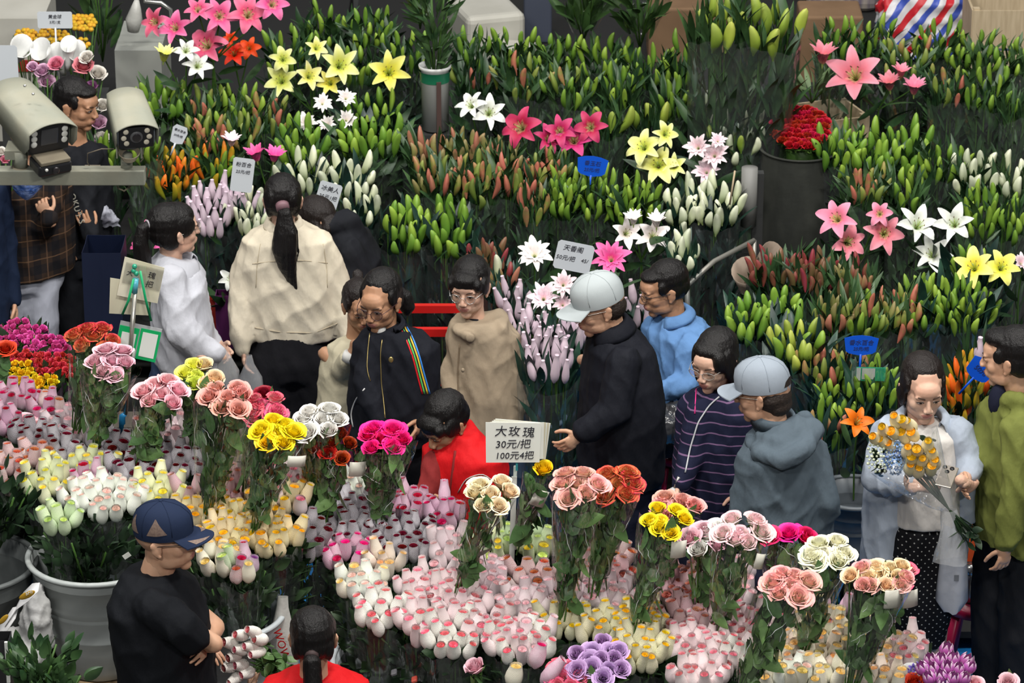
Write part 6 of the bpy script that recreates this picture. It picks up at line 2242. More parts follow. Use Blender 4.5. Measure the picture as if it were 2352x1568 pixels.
DPUR = mat('dark_purple_wrap', (0.03, 0.012, 0.035), 0.35, 0.5)
HP = ((0.55, 0.03, 0.22), (0.72, 0.10, 0.36)); RP = ((0.45, 0.01, 0.02), (0.68, 0.06, 0.08)); YP = ((0.70, 0.40, 0.0), (0.85, 0.62, 0.02))
spray(40, 765, 62, 26, 26, HP, 'bright pink spray roses at the left edge below the white trousers', 13.75, wrapm=DPUR)
spray(105, 800, 54, 30, 26, HP, 'bright pink spray roses in dark paper, right of the edge bunch', 13.6, wrapm=DPUR)
spray(85, 762, 22, 14, 6, HP, 'few pink spray roses standing highest', 13.85, wrapm=DPUR)
spray(60, 830, 50, 22, 20, RP, 'coral red spray roses behind the yellow ones', 13.45, wrapm=DPUR)
spray(128, 842, 44, 34, 26, RP, 'coral red spray roses left of the red and cream bouquet', 13.4, wrapm=DPUR)
spray(35, 862, 44, 34, 26, YP, 'yellow spray roses at the left edge', 13.3, wrapm=DPUR)
spray(100, 880, 40, 18, 14, YP, 'yellow spray roses right of the edge ones', 13.22, wrapm=DPUR)
# craspedia balls and peonies, top left
GOLD = mat('gold_ball', (0.52, 0.28, 0.012), 0.85, col2=(0.68, 0.42, 0.03), nscale=120, jit=.15, bump=.8, bscale=300, bdist=.003)
mb = MB(); mb.ell((0, 0, 0), (.0135, .0135, .012), seg=10, rings=7); BALL = mb.mesh('flower_ball', [GOLD])
def balls(cx, cy, hw, hh, n, label, Y_):
	rr = random.Random(int(cx))
	c = P(cx, cy, Y_)
	t = thing('billy_button_bunch', label, 'flowers', (c.x, c.y, c.z - .3))
	inv = t.matrix_basis.inverted()
	for (px, py, u, v) in spots(rr, cx, cy, hw, hh, n, 12.5, 9.5):
		link('flower_ball', BALL, t, inv @ Matrix.Translation(P(px, py, Y_ - (py - cy) * .003)) @ Matrix.Scale(rr.uniform(.9, 1.15), 4))
	mb = MB()
	for k in range(9):
		a = k * .7
		mb.tube([(.07 * math.cos(a), .05 * math.sin(a), .29), (.02 * math.cos(a), .02 * math.sin(a), 0)], .003, 5)
	link('stems', mb.mesh('stems', [STEM]), t)
balls(190, 52, 34, 20, 26, 'yellow billy button balls right of the lying price card', 16.7)
balls(110, 82, 46, 18, 30, 'yellow billy button balls below the lying price card', 16.6)
balls(60, 80, 32, 14, 16, 'yellow billy button balls left, behind the white wraps', 16.65)
balls(180, 100, 22, 16, 12, 'small clump of yellow billy button balls above the peonies', 16.55)
PEO = {}
def peonies(items, label, Y_):
	mx = sum(i[0] for i in items) / len(items); my = sum(i[1] for i in items) / len(items)
	c = P(mx, my, Y_)
	t = thing('peony_bunch', label, 'flowers', (c.x, c.y, c.z - .32))
	inv = t.matrix_basis.inverted()
	rr = random.Random(int(mx))
	for (x, y, w_, k) in items:
		if k not in PEO:
			cc = {'pink': ((.72, .14, .22), (.78, .26, .34)), 'lilac': ((.60, .26, .46), (.68, .42, .58)), 'white': ((.74, .66, .60), (.78, .74, .68)), 'violet': ((.42, .10, .40), (.55, .2, .5))}[k]
			m = gmat('peony_' + k, [(.2, cc[0]), (.9, cc[1])], .55, .1)
			PEO[k] = open_rose(70 + len(PEO), 30, .046, .044, .9).mesh('bloom', [m, CALYX])
		link('bloom', PEO[k], t, inv @ look(P(x, y, Y_), (rr.uniform(-.3, .3), -.6, 1), rr.random() * 6, w_ / 47.0))
	mb = MB()
	for k in range(6):
		mb.tube([(.06 * math.cos(k), .05 * math.sin(k), .30), (0, 0, 0)], .004, 5)
	link('stems', mb.mesh('stems', [STEM]), t)
peonies([(98, 165, 40, 'lilac'), (130, 150, 44, 'pink'), (108, 190, 42, 'lilac'), (75, 155, 30, 'lilac')], 'pink and lilac peonies above the large security camera', 16.2)
peonies([(192, 155, 56, 'pink'), (225, 172, 46, 'white'), (200, 135, 40, 'white'), (212, 200, 32, 'violet')], 'coral pink and white peonies above the dark-haired man', 16.3)
WPAP = mat('white_wrap_paper', (0.66, 0.67, 0.66), 0.6, col2=(0.74, 0.74, 0.72), nscale=5, bump=.4, bscale=12)
def cone_wrap(x, y, Y_, r, h, label, tilt=(0, 0), name='paper_cone', cat='wrapping', m=None):
	c = P(x, y, Y_)
	t = thing(name, label, cat, c)
	mb = MB()
	M = Matrix.Rotation(rad(tilt[0]), 4, 'X') @ Matrix.Rotation(rad(tilt[1]), 4, 'Y')
	pts = []
	for j in range(5):
		v = j / 4
		for i in range(17):
			a = .3 + 5.9 * i / 16
			r_ = r * (1 - .85 * v)
			pts.append(M @ Vector((r_ * math.cos(a), r_ * math.sin(a), -h * v + (.03 * math.cos(a - 1.5) if j == 0 else 0))))
	mb.grid(pts, 17, 5)
	o = link('paper', mb.mesh('paper', [m or WPAP]), t)
	sdm = o.modifiers.new('t', 'SOLIDIFY'); sdm.thickness = .0015
	return t
for i, (x, y, r_, tl, lb) in enumerate([(50, 105, .055, (20, 25), 'white paper cone left of the peonies, first from the edge'), (92, 112, .055, (15, -20), 'white paper cone holding rolled white buds above the lilac peonies'), (130, 122, .05, (20, -10), 'white paper roll right beside the coral peony'), (158, 100, .04, (0, 5), 'upright white paper cone among the billy buttons'), (176, 115, .045, (20, 10), 'small white cone right of the upright one')]):
	cone_wrap(x, y, 16.35, r_, .14, lb, tl)
# white paper wraps at the bottom right with tulips and hyacinths
for i, (x, y, r_, lb) in enumerate([(1998, 1566, .055, 'white paper collar at the bottom edge below the peach roses'), (2092, 1562, .055, 'white paper collar at the bottom edge round the red flower'), (2190, 1564, .055, 'white paper collar at the bottom edge below the purple tulips')]):
	cone_wrap(x, y, 10.95, r_, .16, lb, (25, 0))
def tulip_me(m):
	mb = MB()
	for i in range(6):
		a = i * 1.047
		pts = []
		for j in range(6):
			v = j / 5
			for k in range(5):
				u = -1 + k / 2
				w_ = .62 * math.sin(math.pi * (.12 + .80 * v)) ** .7
				rr_ = (.006 + .019 * math.sin(math.pi * min(1, .10 + .75 * v)) + (.0015 if i % 2 else 0))
				z = .058 * v * (1 - .12 * u * u)
				pts.append((rr_ * math.cos(a + u * w_), rr_ * math.sin(a + u * w_), z))
		mb.grid(pts, 5, 6)
	return mb.mesh('tulip', [m])
TUL = tulip_me(gmat('tulip_purple', [(0, (.55, .45, .42)), (.35, (.36, .07, .30)), (.75, (.46, .12, .40)), (1, (.74, .58, .68))], .45, .12))
rr = random.Random(5)
c = P(2172, 1530, 10.95)
t = thing('tulip_bunch', 'purple tulips with white rims at the bottom right', 'flowers', (c.x, c.y, c.z - .35))
inv = t.matrix_basis.inverted()
for (px, py, u, v) in spots(rr, 2172, 1530, 52, 44, 16, 26, 24):
	link('tulip', TUL, t, inv @ look(P(px, py + 18, 10.95 - (py - 1530) * .002), (u * .5 + rr.uniform(-.15, .15), -.15, 1), rr.random() * 6, rr.uniform(.9, 1.12)))
mb = MB()
for k in range(10):
	a = k * .63
	mb.tube([(.06 * math.cos(a), .04 * math.sin(a), .30), (.02 * math.cos(a), .02 * math.sin(a), 0)], .004, 5)
	mb.add(LLEAF_WIDE, look((.05 * math.cos(a), .04 * math.sin(a), .14), (math.cos(a) * .4, math.sin(a) * .3, 1), a, 1.0), 0)
link('stems', mb.mesh('stems', [GREEN_LEAF]), t)
def florets(cx, cy, Y_, hw, hh, n, colr, label, name='hyacinth'):
	m = gmat('floret_' + name + str(cx), [(.1, colr[0]), (.9, colr[1])], .5, .2)
	fm = lily_bloom(50, 5, .016, .008, 0, .7).mesh('floret', [m, PISTIL, ANTHER])
	rr = random.Random(int(cx))
	c = P(cx, cy, Y_)
	t = thing(name, label, 'flowers', (c.x, c.y, c.z - .25))
	inv = t.matrix_basis.inverted()
	for (px, py, u, v) in spots(rr, cx, cy, hw, hh, n, 12, 11):
		link('floret', fm, t, inv @ look(P(px, py, Y_ - (py - cy) * .002 - .01 * (1 - u * u)), (u + rr.uniform(-.3, .3), -.8, .5 - v), rr.random() * 6, rr.uniform(.9, 1.3)))
	mb = MB(); mb.tube([(0, 0, .25), (0, .01, 0)], [.012, .008], 6); link('stem', mb.mesh('stem', [STEM]), t)
	return t
florets(2110, 1545, 10.97, 24, 18, 16, ((.10, .05, .28), (.20, .12, .42)), 'violet hyacinth left of the purple tulips')
florets(2178, 1566, 10.9, 12, 8, 6, ((.10, .05, .28), (.20, .12, .42)), 'tiny violet hyacinth tip at the bottom edge')
openbunch(2100, 1558, 10, 6, 1, 'redrose', 'crimson rose at the bottom edge left of the tulips', Yover=10.93, leaves=2)
openbunch(2235, 1562, 10, 8, 1, 'pink', 'pink rose at the bottom edge right of the tulips', Yover=10.93, leaves=2, size=.7)
openbunch(2318, 1556, 26, 8, 3, 'pink_pale', 'pale pink roses at the bottom right corner', Yover=10.93, leaves=3, size=.8)
# red carnations in a dark fabric-covered bin
CARN = gmat('carnation_red', [(.1, (.22, .002, .004)), (.9, (.45, .006, .012))], .6, .25)
CME = open_rose(90, 12, .026, .024, 1.1).mesh('carnation', [CARN, CALYX])
c = P(1845, 295, 16.15)
t = thing('carnation_bunch', 'dark red carnations in the bin between the two lily blocks', 'flowers', (c.x, c.y, c.z - .3))
inv = t.matrix_basis.inverted()
rr = random.Random(3)
for (px, py, u, v) in spots(rr, 1840, 295, 62, 46, 66, 17, 13):
	link('carnation', CME, t, inv @ look(P(px, py, 16.15 - (py - 295) * .0032), (u * .3, -.4, 1), rr.random() * 6, rr.uniform(.85, 1.15)))
mb = MB(); mb.tube([(0, 0, .27), (0, 0, 0)], [.09, .07], 12); link('stems', mb.mesh('stems', [STEM]), t)
t2, c2 = bucket(1838, 338, None, .19, 1.05, mat('dark_cloth_bin', (0.018, 0.020, 0.017), .9, col2=(0.045, 0.048, 0.04), nscale=5, stretch=(1, 1, .3), bump=.6, bscale=8), 'tall dark cloth-covered bin that holds the red carnations', Y=16.1, r2=.17, rings=False, lip=.006, name='tall_bin', cat='bin')
# ------------------------------------------------------------------ the people, each placed by head and joints
BLACKC = cloth('black_cloth', (0.010, 0.011, 0.014), (0.016, 0.017, 0.021))
NAVYC = cloth('navy_cloth', (0.012, 0.014, 0.028), (0.018, 0.020, 0.040))
GFRAME = mat('black_frame', (0.015, 0.013, 0.013), 0.3)
GWIRE = mat('wire_frame', (0.45, 0.42, 0.38), 0.25, metal=.8)
DARKSHOE = mat('dark_shoe', (0.02, 0.02, 0.02), 0.5)
WHITESHOE = mat('white_shoe', (0.55, 0.54, 0.48), 0.5)
V = Vector
def tail(path, rads, flat=1.0):
	"""hair tail in head coordinates"""
	def f(mb):
		mb.tube([V(p) for p in path], rads, 12, flat=flat)
	return f

# woman in a white shirt jacket, long ponytail
p = Person('young woman in a boxy white jacket with a long ponytail, turned to the right', (402, 528), 14.2, 120, -2, body_yaw=100, hair='pony_high', skin=SKIN_PALE)
p.shift(8)
p.sh[1] = p.pt(392, 640, -.12); p.el[1] = p.pt(415, 755, -.2); p.wr[1] = p.pt(500, 812, -.2)
p.sh[-1] = p.pt(425, 632, .16); p.el[-1] = p.pt(455, 740, .14); p.wr[-1] = p.pt(505, 795, .0)
p.handdir[1] = (p.el[1] - p.wr[1], V((0, 0, -1)))
p.build_body();
p.build_hair(tail([(0, .115, .055), (0, .150, .045), (0.0, .165, -.02), (0, .160, -.10), (0, .150, -.19), (0, .140, -.25)], [.020, .026, .036, .040, .030, .010]))
p.glasses(GWIRE)
wj = cloth('white_jacket', (0.46, 0.47, 0.52), (0.52, 0.53, 0.58))
up = V((0, 0, 1))
g = p.garment('jacket', wj, rings=[(p.pt(412, 600), .075, .085), (p.pt(410, 618), .13, .11), (p.pt(410, 650), .19, .125), (p.pt(416, 720), .20, .135), (p.pt(424, 800), .205, .145), (p.pt(430, 856), .20, .135)],
	sleeves=[[(p.sh[1], .075), (p.el[1], .082), (p.pt(455, 795, -.2), .072), (p.pt(488, 808, -.2), .058), (p.pt(498, 812, -.2), .040)], [(p.sh[-1], .07), (p.el[-1], .07), (p.pt(492, 800, 0), .05)]], folds=.004)
p.collar(wj, r=.070, h=.026, flare=.05, drop=.055, tilt=14, c=p.pt(410, 597), open_=.35)
mb = MB(); mb.tube([p.T @ V((0, .112, .052)), p.T @ V((0, .128, .052))], [.023, .023], 12); part('hair_tie', mb, [mat('grey_tie', (.35, .33, .36), .5)], p.root)
p.trousers(cloth('blue_jeans', (0.03, 0.05, 0.10), (0.05, 0.08, 0.15)), w=.15)
p.shoes(WHITESHOE)

# woman in a beige jacket from behind
p = Person('woman in a cream denim jacket seen from behind, very long black ponytail', (650, 458), 14.45, 182, 2, body_yaw=184, hair='pony_low', skin=SKIN_PALE)
p.shift(10)
p.sh[-1] = p.pt(572, 572, 0); p.sh[1] = p.pt(750, 570, 0)
p.el[-1] = p.pt(556, 690, -.04); p.wr[-1] = p.pt(560, 800, -.10)
p.el[1] = p.pt(788, 690, -.02); p.wr[1] = p.pt(808, 790, -.10)
p.build_body()
def ex(mb):
	mb.tube([V(q) for q in [(0, .112, .012), (-.01, .140, -.01), (-.012, .150, -.10), (-.006, .150, -.18), (-.015, .135, -.26), (-.035, .12, -.33), (-.055, .11, -.385)]], [.026, .030, .054, .060, .046, .026, .006], 14, flat=.55, upv=(0, 1, 0))
	mb.tube([V(q) for q in [(-.03, .130, -.02), (-.062, .135, -.10), (-.066, .132, -.20), (-.058, .125, -.25)]], [.006, .007, .006, .002], 6)
	for s_ in (-1, 1):
		mb.ell((s_ * .045, .05, .03), (.040, .075, .075))
p.build_hair(ex, folds=.0012)
mb = MB(); mb.tube([p.T @ V((0, .118, .016)), p.T @ V((-.003, .138, .004))], [.030, .029], 14); part('hair_tie', mb, [mat('mauve_tie', (.20, .11, .13), .6)], p.root)
bj = cloth('cream_denim', (0.62, 0.55, 0.42), (0.68, 0.62, 0.50))
g = p.garment('jacket', bj, rings=[(p.pt(657, 508), .070, .068), (p.pt(658, 522), .12, .085), (p.pt(660, 545), .205, .115), (p.pt(664, 610), .215, .135), (p.pt(672, 700), .215, .140), (p.pt(678, 762), .205, .138), (p.pt(680, 772), .192, .132)],
	sleeves=[[(p.pt(582, 572), .070), (p.pt(562, 640), .074), (p.pt(554, 710, -.04), .068), (p.pt(556, 775, -.08), .058), (p.pt(557, 800, -.10), .044)], [(p.pt(742, 572), .070), (p.pt(768, 640), .074), (p.pt(788, 710, -.02), .066), (p.pt(803, 775, -.08), .056)]], folds=.0042)
p.collar(bj, r=.066, h=.022, flare=.02, drop=.016, tilt=-8, c=p.pt(652, 512), open_=.4)
seam = cloth('cream_seam', (0.50, 0.43, 0.31))
p.trace('yoke_seam', [(580, 606), (620, 600), (700, 598), (752, 604)], .0018, seam, g, off=.0012, thick=.002)
p.trace('waist_seam', [(585, 752), (640, 762), (720, 765), (775, 742)], .0018, seam, g, off=.0012, thick=.002)
p.trace('armhole_seam', [(598, 560), (590, 610), (588, 660)], .0016, seam, g, off=.0012, thick=.002)
p.trace('armhole_seam', [(742, 560), (750, 610), (752, 660)], .0016, seam, g, off=.0012, thick=.002)
p.trousers(cloth('black_skirt_cloth', (0.008, 0.008, 0.010), (0.013, 0.013, 0.016)), w=.18, r=(.115, .115, .12))
p.shoes(DARKSHOE)
t = thing('plastic_bag', 'clear plastic bag hanging from the left hand of the woman in the cream jacket', 'bag', p.pt(572, 905, -.16))
mb = MB()
pts = []
for j, (r_, y) in enumerate(((.012, 815), (.02, 835), (.05, 865), (.065, 900), (.055, 935), (.01, 945))):
	c = p.pt(572, y, -.16)
	for i in range(14):
		a = 6.2832 * i / 14
		k = 1 + .18 * math.sin(3 * a + j)
		pts.append(c + V((r_ * k * math.cos(a), r_ * k * .6 * math.sin(a), 0)))
mb.grid(pts, 14, 6, closed_u=True)
BAGM = clear_mat('bag_film', gloss=.10, milk=.22, scale=16)
part('bag', mb, [BAGM], t)

# crouching customer in black with a face mask
p = Person('customer in a black hooded coat and blue mask, bent behind the cream jacket', (733, 520), 14.75, 60, 25, body_yaw=70, hair='bowl', hairm=HAIR_B, skin=SKIN)
p.shift(46)
p.build_body()
p.build_hair(lambda mb: mb.ell((0, .03, -.03), (.08, .085, .07)))
g = p.garment('hooded_coat', BLACKC, rings=[(p.pt(782, 522, .02), .10, .10), (p.pt(785, 545, .02), .16, .13), (p.pt(792, 600), .22, .15), (p.pt(798, 670), .23, .16), (p.pt(800, 760), .21, .16)], sleeves=[[(p.pt(800, 580, -.1), .08), (p.pt(830, 660, -.1), .075), (p.pt(800, 700, -.2), .06)]], caps=[(p.pt(758, 520, -.05), p.pt(800, 508, .0), .05, .06, 12), (p.pt(800, 508, 0), p.pt(822, 540, .02), .06, .05, 12)], folds=.004)
mb = MB(); mb.ell(p.T @ V((0, -.085, -.055)), (.050, .036, .045), p.R); part('face_mask', mb, [mat('blue_mask', (.33, .46, .56), .7, bump=.3, bscale=60, bstretch=(1, 1, 6))], p.root)
p.trousers(BLACKC)

# child
p = Person('small girl in a beige jacket holding her hand to her mouth', (826, 705), 13.72, 18, 16, hs=.86, child=True, hair='tied', hairm=HAIR_B, skin=SKIN_DARK)
p.shift(-6)
p.el[1] = p.pt(790, 850, -.10); p.wr[1] = p.pt(812, 800, -.14)
p.handdir[1] = (V((-.15, 0, -1)), V((0, 1, .1))); p.pose[1] = 'grip'
p.build_body(); p.build_hair(tail([(.02, .10, .09), (.02, .13, .10), (.02, .14, .06)], [.02, .03, .012]))
cj = cloth('child_beige', (0.42, 0.38, 0.27), (0.50, 0.46, 0.34))
g = p.garment('jacket', cj, rings=[(p.pt(818, 775), .06, .06), (p.pt(815, 790), .12, .09), (p.pt(812, 840), .15, .11), (p.pt(812, 900), .16, .12), (p.pt(812, 945), .165, .125)], sleeves=[[(p.pt(792, 800), .05), (p.pt(786, 850, -.10), .052), (p.pt(798, 826, -.14), .044)]], folds=.003)
mb = MB(); mb.tube([p.pt(800, 828, -.15), p.pt(808, 812, -.15)], [.036, .033], 14); part('white_cuff', mb, [mat('white_knit', (.62, .62, .60), .8)], p.root)
p.trousers(cloth('magenta_trousers', (.20, .02, .10)), w=.13, r=(.08, .065, .055))

# woman in a black track jacket
p = Person('woman with round glasses in a black track jacket with rainbow sleeve stripes', (872, 692), 13.42, -24, 12, body_yaw=-10, hair='pony_low', skin=SKIN_DARK)
p.shift(26)
p.sh[-1] = p.pt(958, 795, .0); p.el[-1] = p.pt(984, 890, -.02); p.wr[-1] = p.pt(965, 960, -.1)
p.sh[1] = p.pt(858, 790, -.04); p.el[1] = p.pt(838, 880, -.10); p.wr[1] = p.pt(868, 960, -.16)
p.build_body(); p.build_hair(tail([(.02, .115, -.01), (.045, .13, -.05), (.06, .12, -.10), (.055, .11, -.13)], [.024, .036, .034, .014]))
p.glasses(mat('maroon_frame', (.05, .02, .025), .3), True, .0235)
tj = cloth('track_jacket', (0.009, 0.010, 0.014), (0.014, 0.015, 0.021), weave=.05)
g = p.garment('track_jacket', tj, rings=[(p.pt(888, 748), .075, .075), (p.pt(900, 762), .13, .09), (p.pt(908, 790), .185, .115), (p.pt(908, 860), .195, .13), (p.pt(905, 940), .20, .135), (p.pt(900, 1010), .185, .13)], sleeves=[[(p.pt(952, 798), .066), (p.el[-1], .062), (p.wr[-1], .048)], [(p.pt(862, 792, -.02), .06), (p.el[1], .058), (p.wr[1], .046)]], folds=.0035, voxel=.009)
p.collar(tj, r=.068, h=.018, flare=.012, drop=.0, tilt=14, c=p.pt(886, 744), open_=.7)
mb = MB(); mb.ell(p.pt(873, 762, -.03), (.026, .03, .045)); part('white_tshirt', mb, [mat('white_knit', (0, 0, 0))], p.root)
for k, (cname, cc) in enumerate((('red', (.62, .015, .02)), ('green', (.10, .50, .12)), ('yellow', (.78, .50, .04)), ('blue', (.05, .25, .72)))):
	dx = -10 + k * 5.0 + (1.5 if k > 1 else 0)
	o = p.trace('stripe', [(928 + dx, 752), (944 + dx, 782), (958 + dx, 820), (968 + dx, 860), (980 + dx, 904)], .0036, mat('stripe_' + cname, cc, .5), g, off=.002, thick=.002)
	if o: o['label'] = cname + ' sleeve stripe'
p.trace('zip', [(850, 765), (846, 800), (842, 850), (850, 875)], .0022, mat('gold_zip', (.55, .42, .16), .35, metal=.8), g, off=.002)
p.trace('zip', [(878, 780), (874, 810), (876, 880), (884, 960)], .0022, mat('gold_zip', (0, 0, 0)), g, off=.002)
p.trace('bag_piping', [(838, 892), (818, 915), (806, 950), (812, 980)], .003, mat('white_piping', (.6, .6, .6), .5), g, off=.003)
mb = MB(); mb.ell(p.pt(898, 826, -.145), (.010, .003, .013)); part('gold_emblem', mb, [mat('gold_zip', (0, 0, 0))], p.root)
p.trousers(cloth('black_trousers', (.006, .006, .008)), w=.17); p.shoes(DARKSHOE)

# boy in a khaki coat
p = Person('teenager with rimless glasses in a khaki hooded coat with one big button', (1078, 660), 13.97, -16, 8, body_yaw=0, hair='bowl', skin=SKIN_PALE)
p.shift(22)
p.sh[-1] = p.pt(1165, 770, 0); p.el[-1] = p.pt(1192, 860, -.02); p.wr[-1] = p.pt(1190, 935, -.06)
p.sh[1] = p.pt(1062, 775, -.02); p.el[1] = p.pt(1040, 860, -.03); p.wr[1] = p.pt(1040, 915, -.10)
p.build_body(); p.build_hair()
p.glasses(mat('silver_rim', (.6, .58, .56), .25, metal=.7), True, .020)
kc = cloth('khaki_coat', (0.30, 0.235, 0.165), (0.37, 0.30, 0.215))
g = p.garment('hooded_coat', kc, rings=[(p.pt(1090, 728), .085, .085), (p.pt(1098, 742), .13, .10), (p.pt(1108, 768), .165, .11), (p.pt(1112, 830), .160, .125), (p.pt(1120, 900), .185, .145), (p.pt(1130, 980), .215, .155)], sleeves=[[(p.pt(1156, 778), .060), (p.pt(1196, 862, -.03), .058), (p.pt(1200, 922, -.07), .052), (p.pt(1195, 940, -.06), .045)], [(p.pt(1070, 778), .06), (p.el[1], .060), (p.wr[1], .050)]],
	caps=[(p.pt(1100, 742, .10), p.pt(1140, 735, .05), .055, .055, 12), (p.pt(1140, 735, .05), p.pt(1150, 755, -.05), .050, .04, 12), (p.pt(1062, 735, .02), p.pt(1052, 760, -.08), .035, .026, 12), (p.pt(1052, 762, -.08), p.pt(1080, 775, -.13), .024, .03, 12)], folds=.0045)
mb = MB(); mb.ell(p.pt(1080, 776, -.165), (.020, .008, .020)); part('big_button', mb, [kc], p.root)
mb = MB(); mb.ell(p.pt(1063, 850, -.17), (.008, .006, .010)); part('button', mb, [kc], p.root)
mb = MB(); mb.ell(p.neck + V((0, -.045, -.03)), (.05, .035, .05)); part('black_tshirt', mb, [BLACKC], p.root)
p.trace('placket', [(1056, 790), (1052, 850), (1052, 920)], .004, cloth('khaki_seam', (.20, .15, .10)), g, off=.001, thick=.002)
mb = MB(); mb.tube([p.pt(1196, 932, -.06), p.pt(1197, 952, -.08)], [.044, .040], 14); part('dark_cuff', mb, [BLACKC], p.root)
p.trousers(cloth('blue_jeans', (0, 0, 0)), w=.14)

# seller in a red vest, head bent
p = Person('seller in a red vest with her hair in a bun, head bent down', (1022, 972), 13.0, -48, 34, body_yaw=-25, hair='bowl', hairm=HAIR, skin=SKIN_DARK)
p.shift(52, .04)
p.sh[-1] = p.pt(1108, 1062, .0); p.sh[1] = p.pt(1002, 1055, -.02)
p.el[-1] = p.pt(1120, 1150, -.06); p.wr[-1] = p.pt(1030, 1165, -.14)
p.el[1] = p.pt(985, 1125, -.10); p.wr[1] = p.pt(950, 1150, -.16)
p.sit(.46); p.root.location = (p.hip.x, p.hip.y, 0)
p.build_body()
p.build_hair(lambda mb: (mb.ell((.0, .085, .085), (.034, .032, .030)), mb.ell((.0, .075, .07), (.03, .03, .03))))
rv = cloth('red_vest', (0.56, 0.008, 0.012), (0.64, 0.015, 0.018), rough=.6)
rs_ = cloth('dark_red_sleeve', (0.20, 0.022, 0.022), (0.25, 0.03, 0.03))
p.garment('shirt', rs_, rings=[(p.pt(1060, 1012), .07, .07), (p.pt(1062, 1040), .15, .10), (p.pt(1065, 1110), .16, .12), (p.pt(1068, 1200), .16, .12)], sleeves=[[(p.sh[-1], .062), (p.el[-1], .062), (p.wr[-1], .042)], [(p.sh[1], .055), (p.el[1], .052), (p.wr[1], .036)]], folds=.0035)
g = p.garment('vest', rv, rings=[(p.pt(1066, 990), .062, .062), (p.pt(1066, 1008), .09, .08), (p.pt(1068, 1034), .185, .115), (p.pt(1068, 1090), .185, .14), (p.pt(1070, 1160), .18, .14)], caps=[(p.pt(1050, 1010, -.03), p.pt(1062, 980, .05), .030, .034, 10), (p.pt(1100, 1010, .03), p.pt(1075, 978, .07), .034, .034, 10)], folds=.003)
p.trace('vest_edge', [(1046, 1035), (1040, 1080), (1032, 1140)], .006, rs_, g, off=.001)
p.trace('reflective_piping', [(1150, 1120), (1110, 1085), (1070, 1098), (1052, 1130)], .0022, mat('silver_piping', (.5, .5, .48), .4), g, off=.003)
p.trousers(NAVYC)

# man in a black coat and a light grey cap
p = Person('man in a black coat and pale grey baseball cap reaching for netted lilies', (1376, 702), 13.28, -76, 14, body_yaw=-70, hair='undercap', hairm=HAIR_S, skin=SKIN, male=True, hs=1.04)
p.shift(54, -.02)
p.sh[-1] = p.pt(1432, 822, -.16); p.el[-1] = p.pt(1412, 940, -.22); p.wr[-1] = p.pt(1335, 998, -.24)
p.sh[1] = p.pt(1420, 810, .12); p.el[1] = p.pt(1378, 860, .16); p.wr[1] = p.pt(1352, 828, .14)
p.handdir[1] = (V((1, -.15, -.1)), V((-.1, .3, -1))); p.pose[1] = 'grip'
p.build_body(); p.build_hair()
cap_parts(p.root, p.T, cloth('pale_grey_cap', (.38, .42, .43), (.43, .47, .48), fold=.15))
p.glasses(GWIRE, False)
bc = cloth('black_coat', (0.008, 0.009, 0.013), (0.013, 0.014, 0.020), rough=.7)
g = p.garment('coat', bc, rings=[(p.pt(1408, 748, .04), .075, .080), (p.pt(1415, 762, .04), .12, .10), (p.pt(1422, 790, .02), .17, .13), (p.pt(1428, 860), .21, .155), (p.pt(1428, 950), .235, .165), (p.pt(1425, 1060), .24, .165), (p.pt(1425, 1085), .235, .16)], sleeves=[[(p.sh[-1] + V((0, 0, -.02)), .075), (p.el[-1], .074), (p.pt(1345, 988, -.24), .058)], [(p.sh[1], .07), (p.el[1], .062), (p.pt(1356, 834, .14), .042)]], folds=.003)
p.collar(bc, r=.074, h=.026, flare=.03, drop=.03, tilt=14, c=p.pt(1400, 748, .03), open_=.4)
p.trousers(NAVYC); p.shoes(DARKSHOE)

# man in a blue shirt, sitting
p = Person('dark-haired man in a blue shirt sitting behind the black coat', (1522, 664), 14.25, -72, 12, body_yaw=-60, hair='short_part', hairm=HAIR, skin=SKIN_DARK, male=True, crouch=.25)
p.shift(38)
p.sit(.55); p.root.location = (p.hip.x, p.hip.y, 0)
p.sh[-1] = p.pt(1580, 785, -.14); p.el[-1] = p.pt(1580, 880, -.2); p.wr[-1] = p.pt(1520, 900, -.3)
p.sh[1] = p.pt(1535, 765, .15); p.el[1] = p.pt(1510, 850, .15); p.wr[1] = p.pt(1490, 880, .0)
p.build_body(); p.build_hair(); p.glasses(GFRAME, False)
bs = cloth('blue_shirt', (0.10, 0.21, 0.42), (0.13, 0.26, 0.50))
p.garment('shirt', bs, rings=[(p.pt(1548, 716, .02), .066, .066), (p.pt(1554, 726, .02), .12, .095), (p.pt(1560, 755), .18, .14), (p.pt(1562, 820), .20, .155), (p.pt(1562, 900), .20, .16), (p.pt(1560, 935), .195, .155)], sleeves=[[(p.sh[-1] + V((0, 0, -.02)), .070), (p.el[-1], .068), (p.wr[-1], .050)], [(p.sh[1], .06), (p.el[1], .055), (p.wr[1], .045)]], folds=.006)
p.collar(bs, r=.066, h=.012, flare=.03, drop=.022, tilt=12, c=p.pt(1545, 718), open_=.5)
p.trousers(cloth('dark_trousers', (.016, .017, .021)), w=.17)
t = thing('plastic_stool', 'magenta plastic stool under the man in blue', 'stool', (p.hip.x + .02, p.hip.y + .02, 0))
STM = mat('magenta_plastic', (0.30, 0.006, 0.045), 0.35, 0.5)
mb = MB(); mb.lathe([(.001, .44), (.16, .44), (.175, .425), (.172, .40), (.165, .40)], 24); link('seat', mb.mesh('seat', [STM]), t)
for k in range(4):
	a = .785 + k * 1.571
	mb = MB(); mb.tube([(.13 * math.cos(a), .13 * math.sin(a), .42), (.19 * math.cos(a), .19 * math.sin(a), 0)], .022, 8, flat=.6); link('leg', mb.mesh('leg', [STM]), t)
t = thing('bin_bag', 'shiny grey-black plastic bundle behind the black coat', 'bag', P(1560, 985, 13.9))
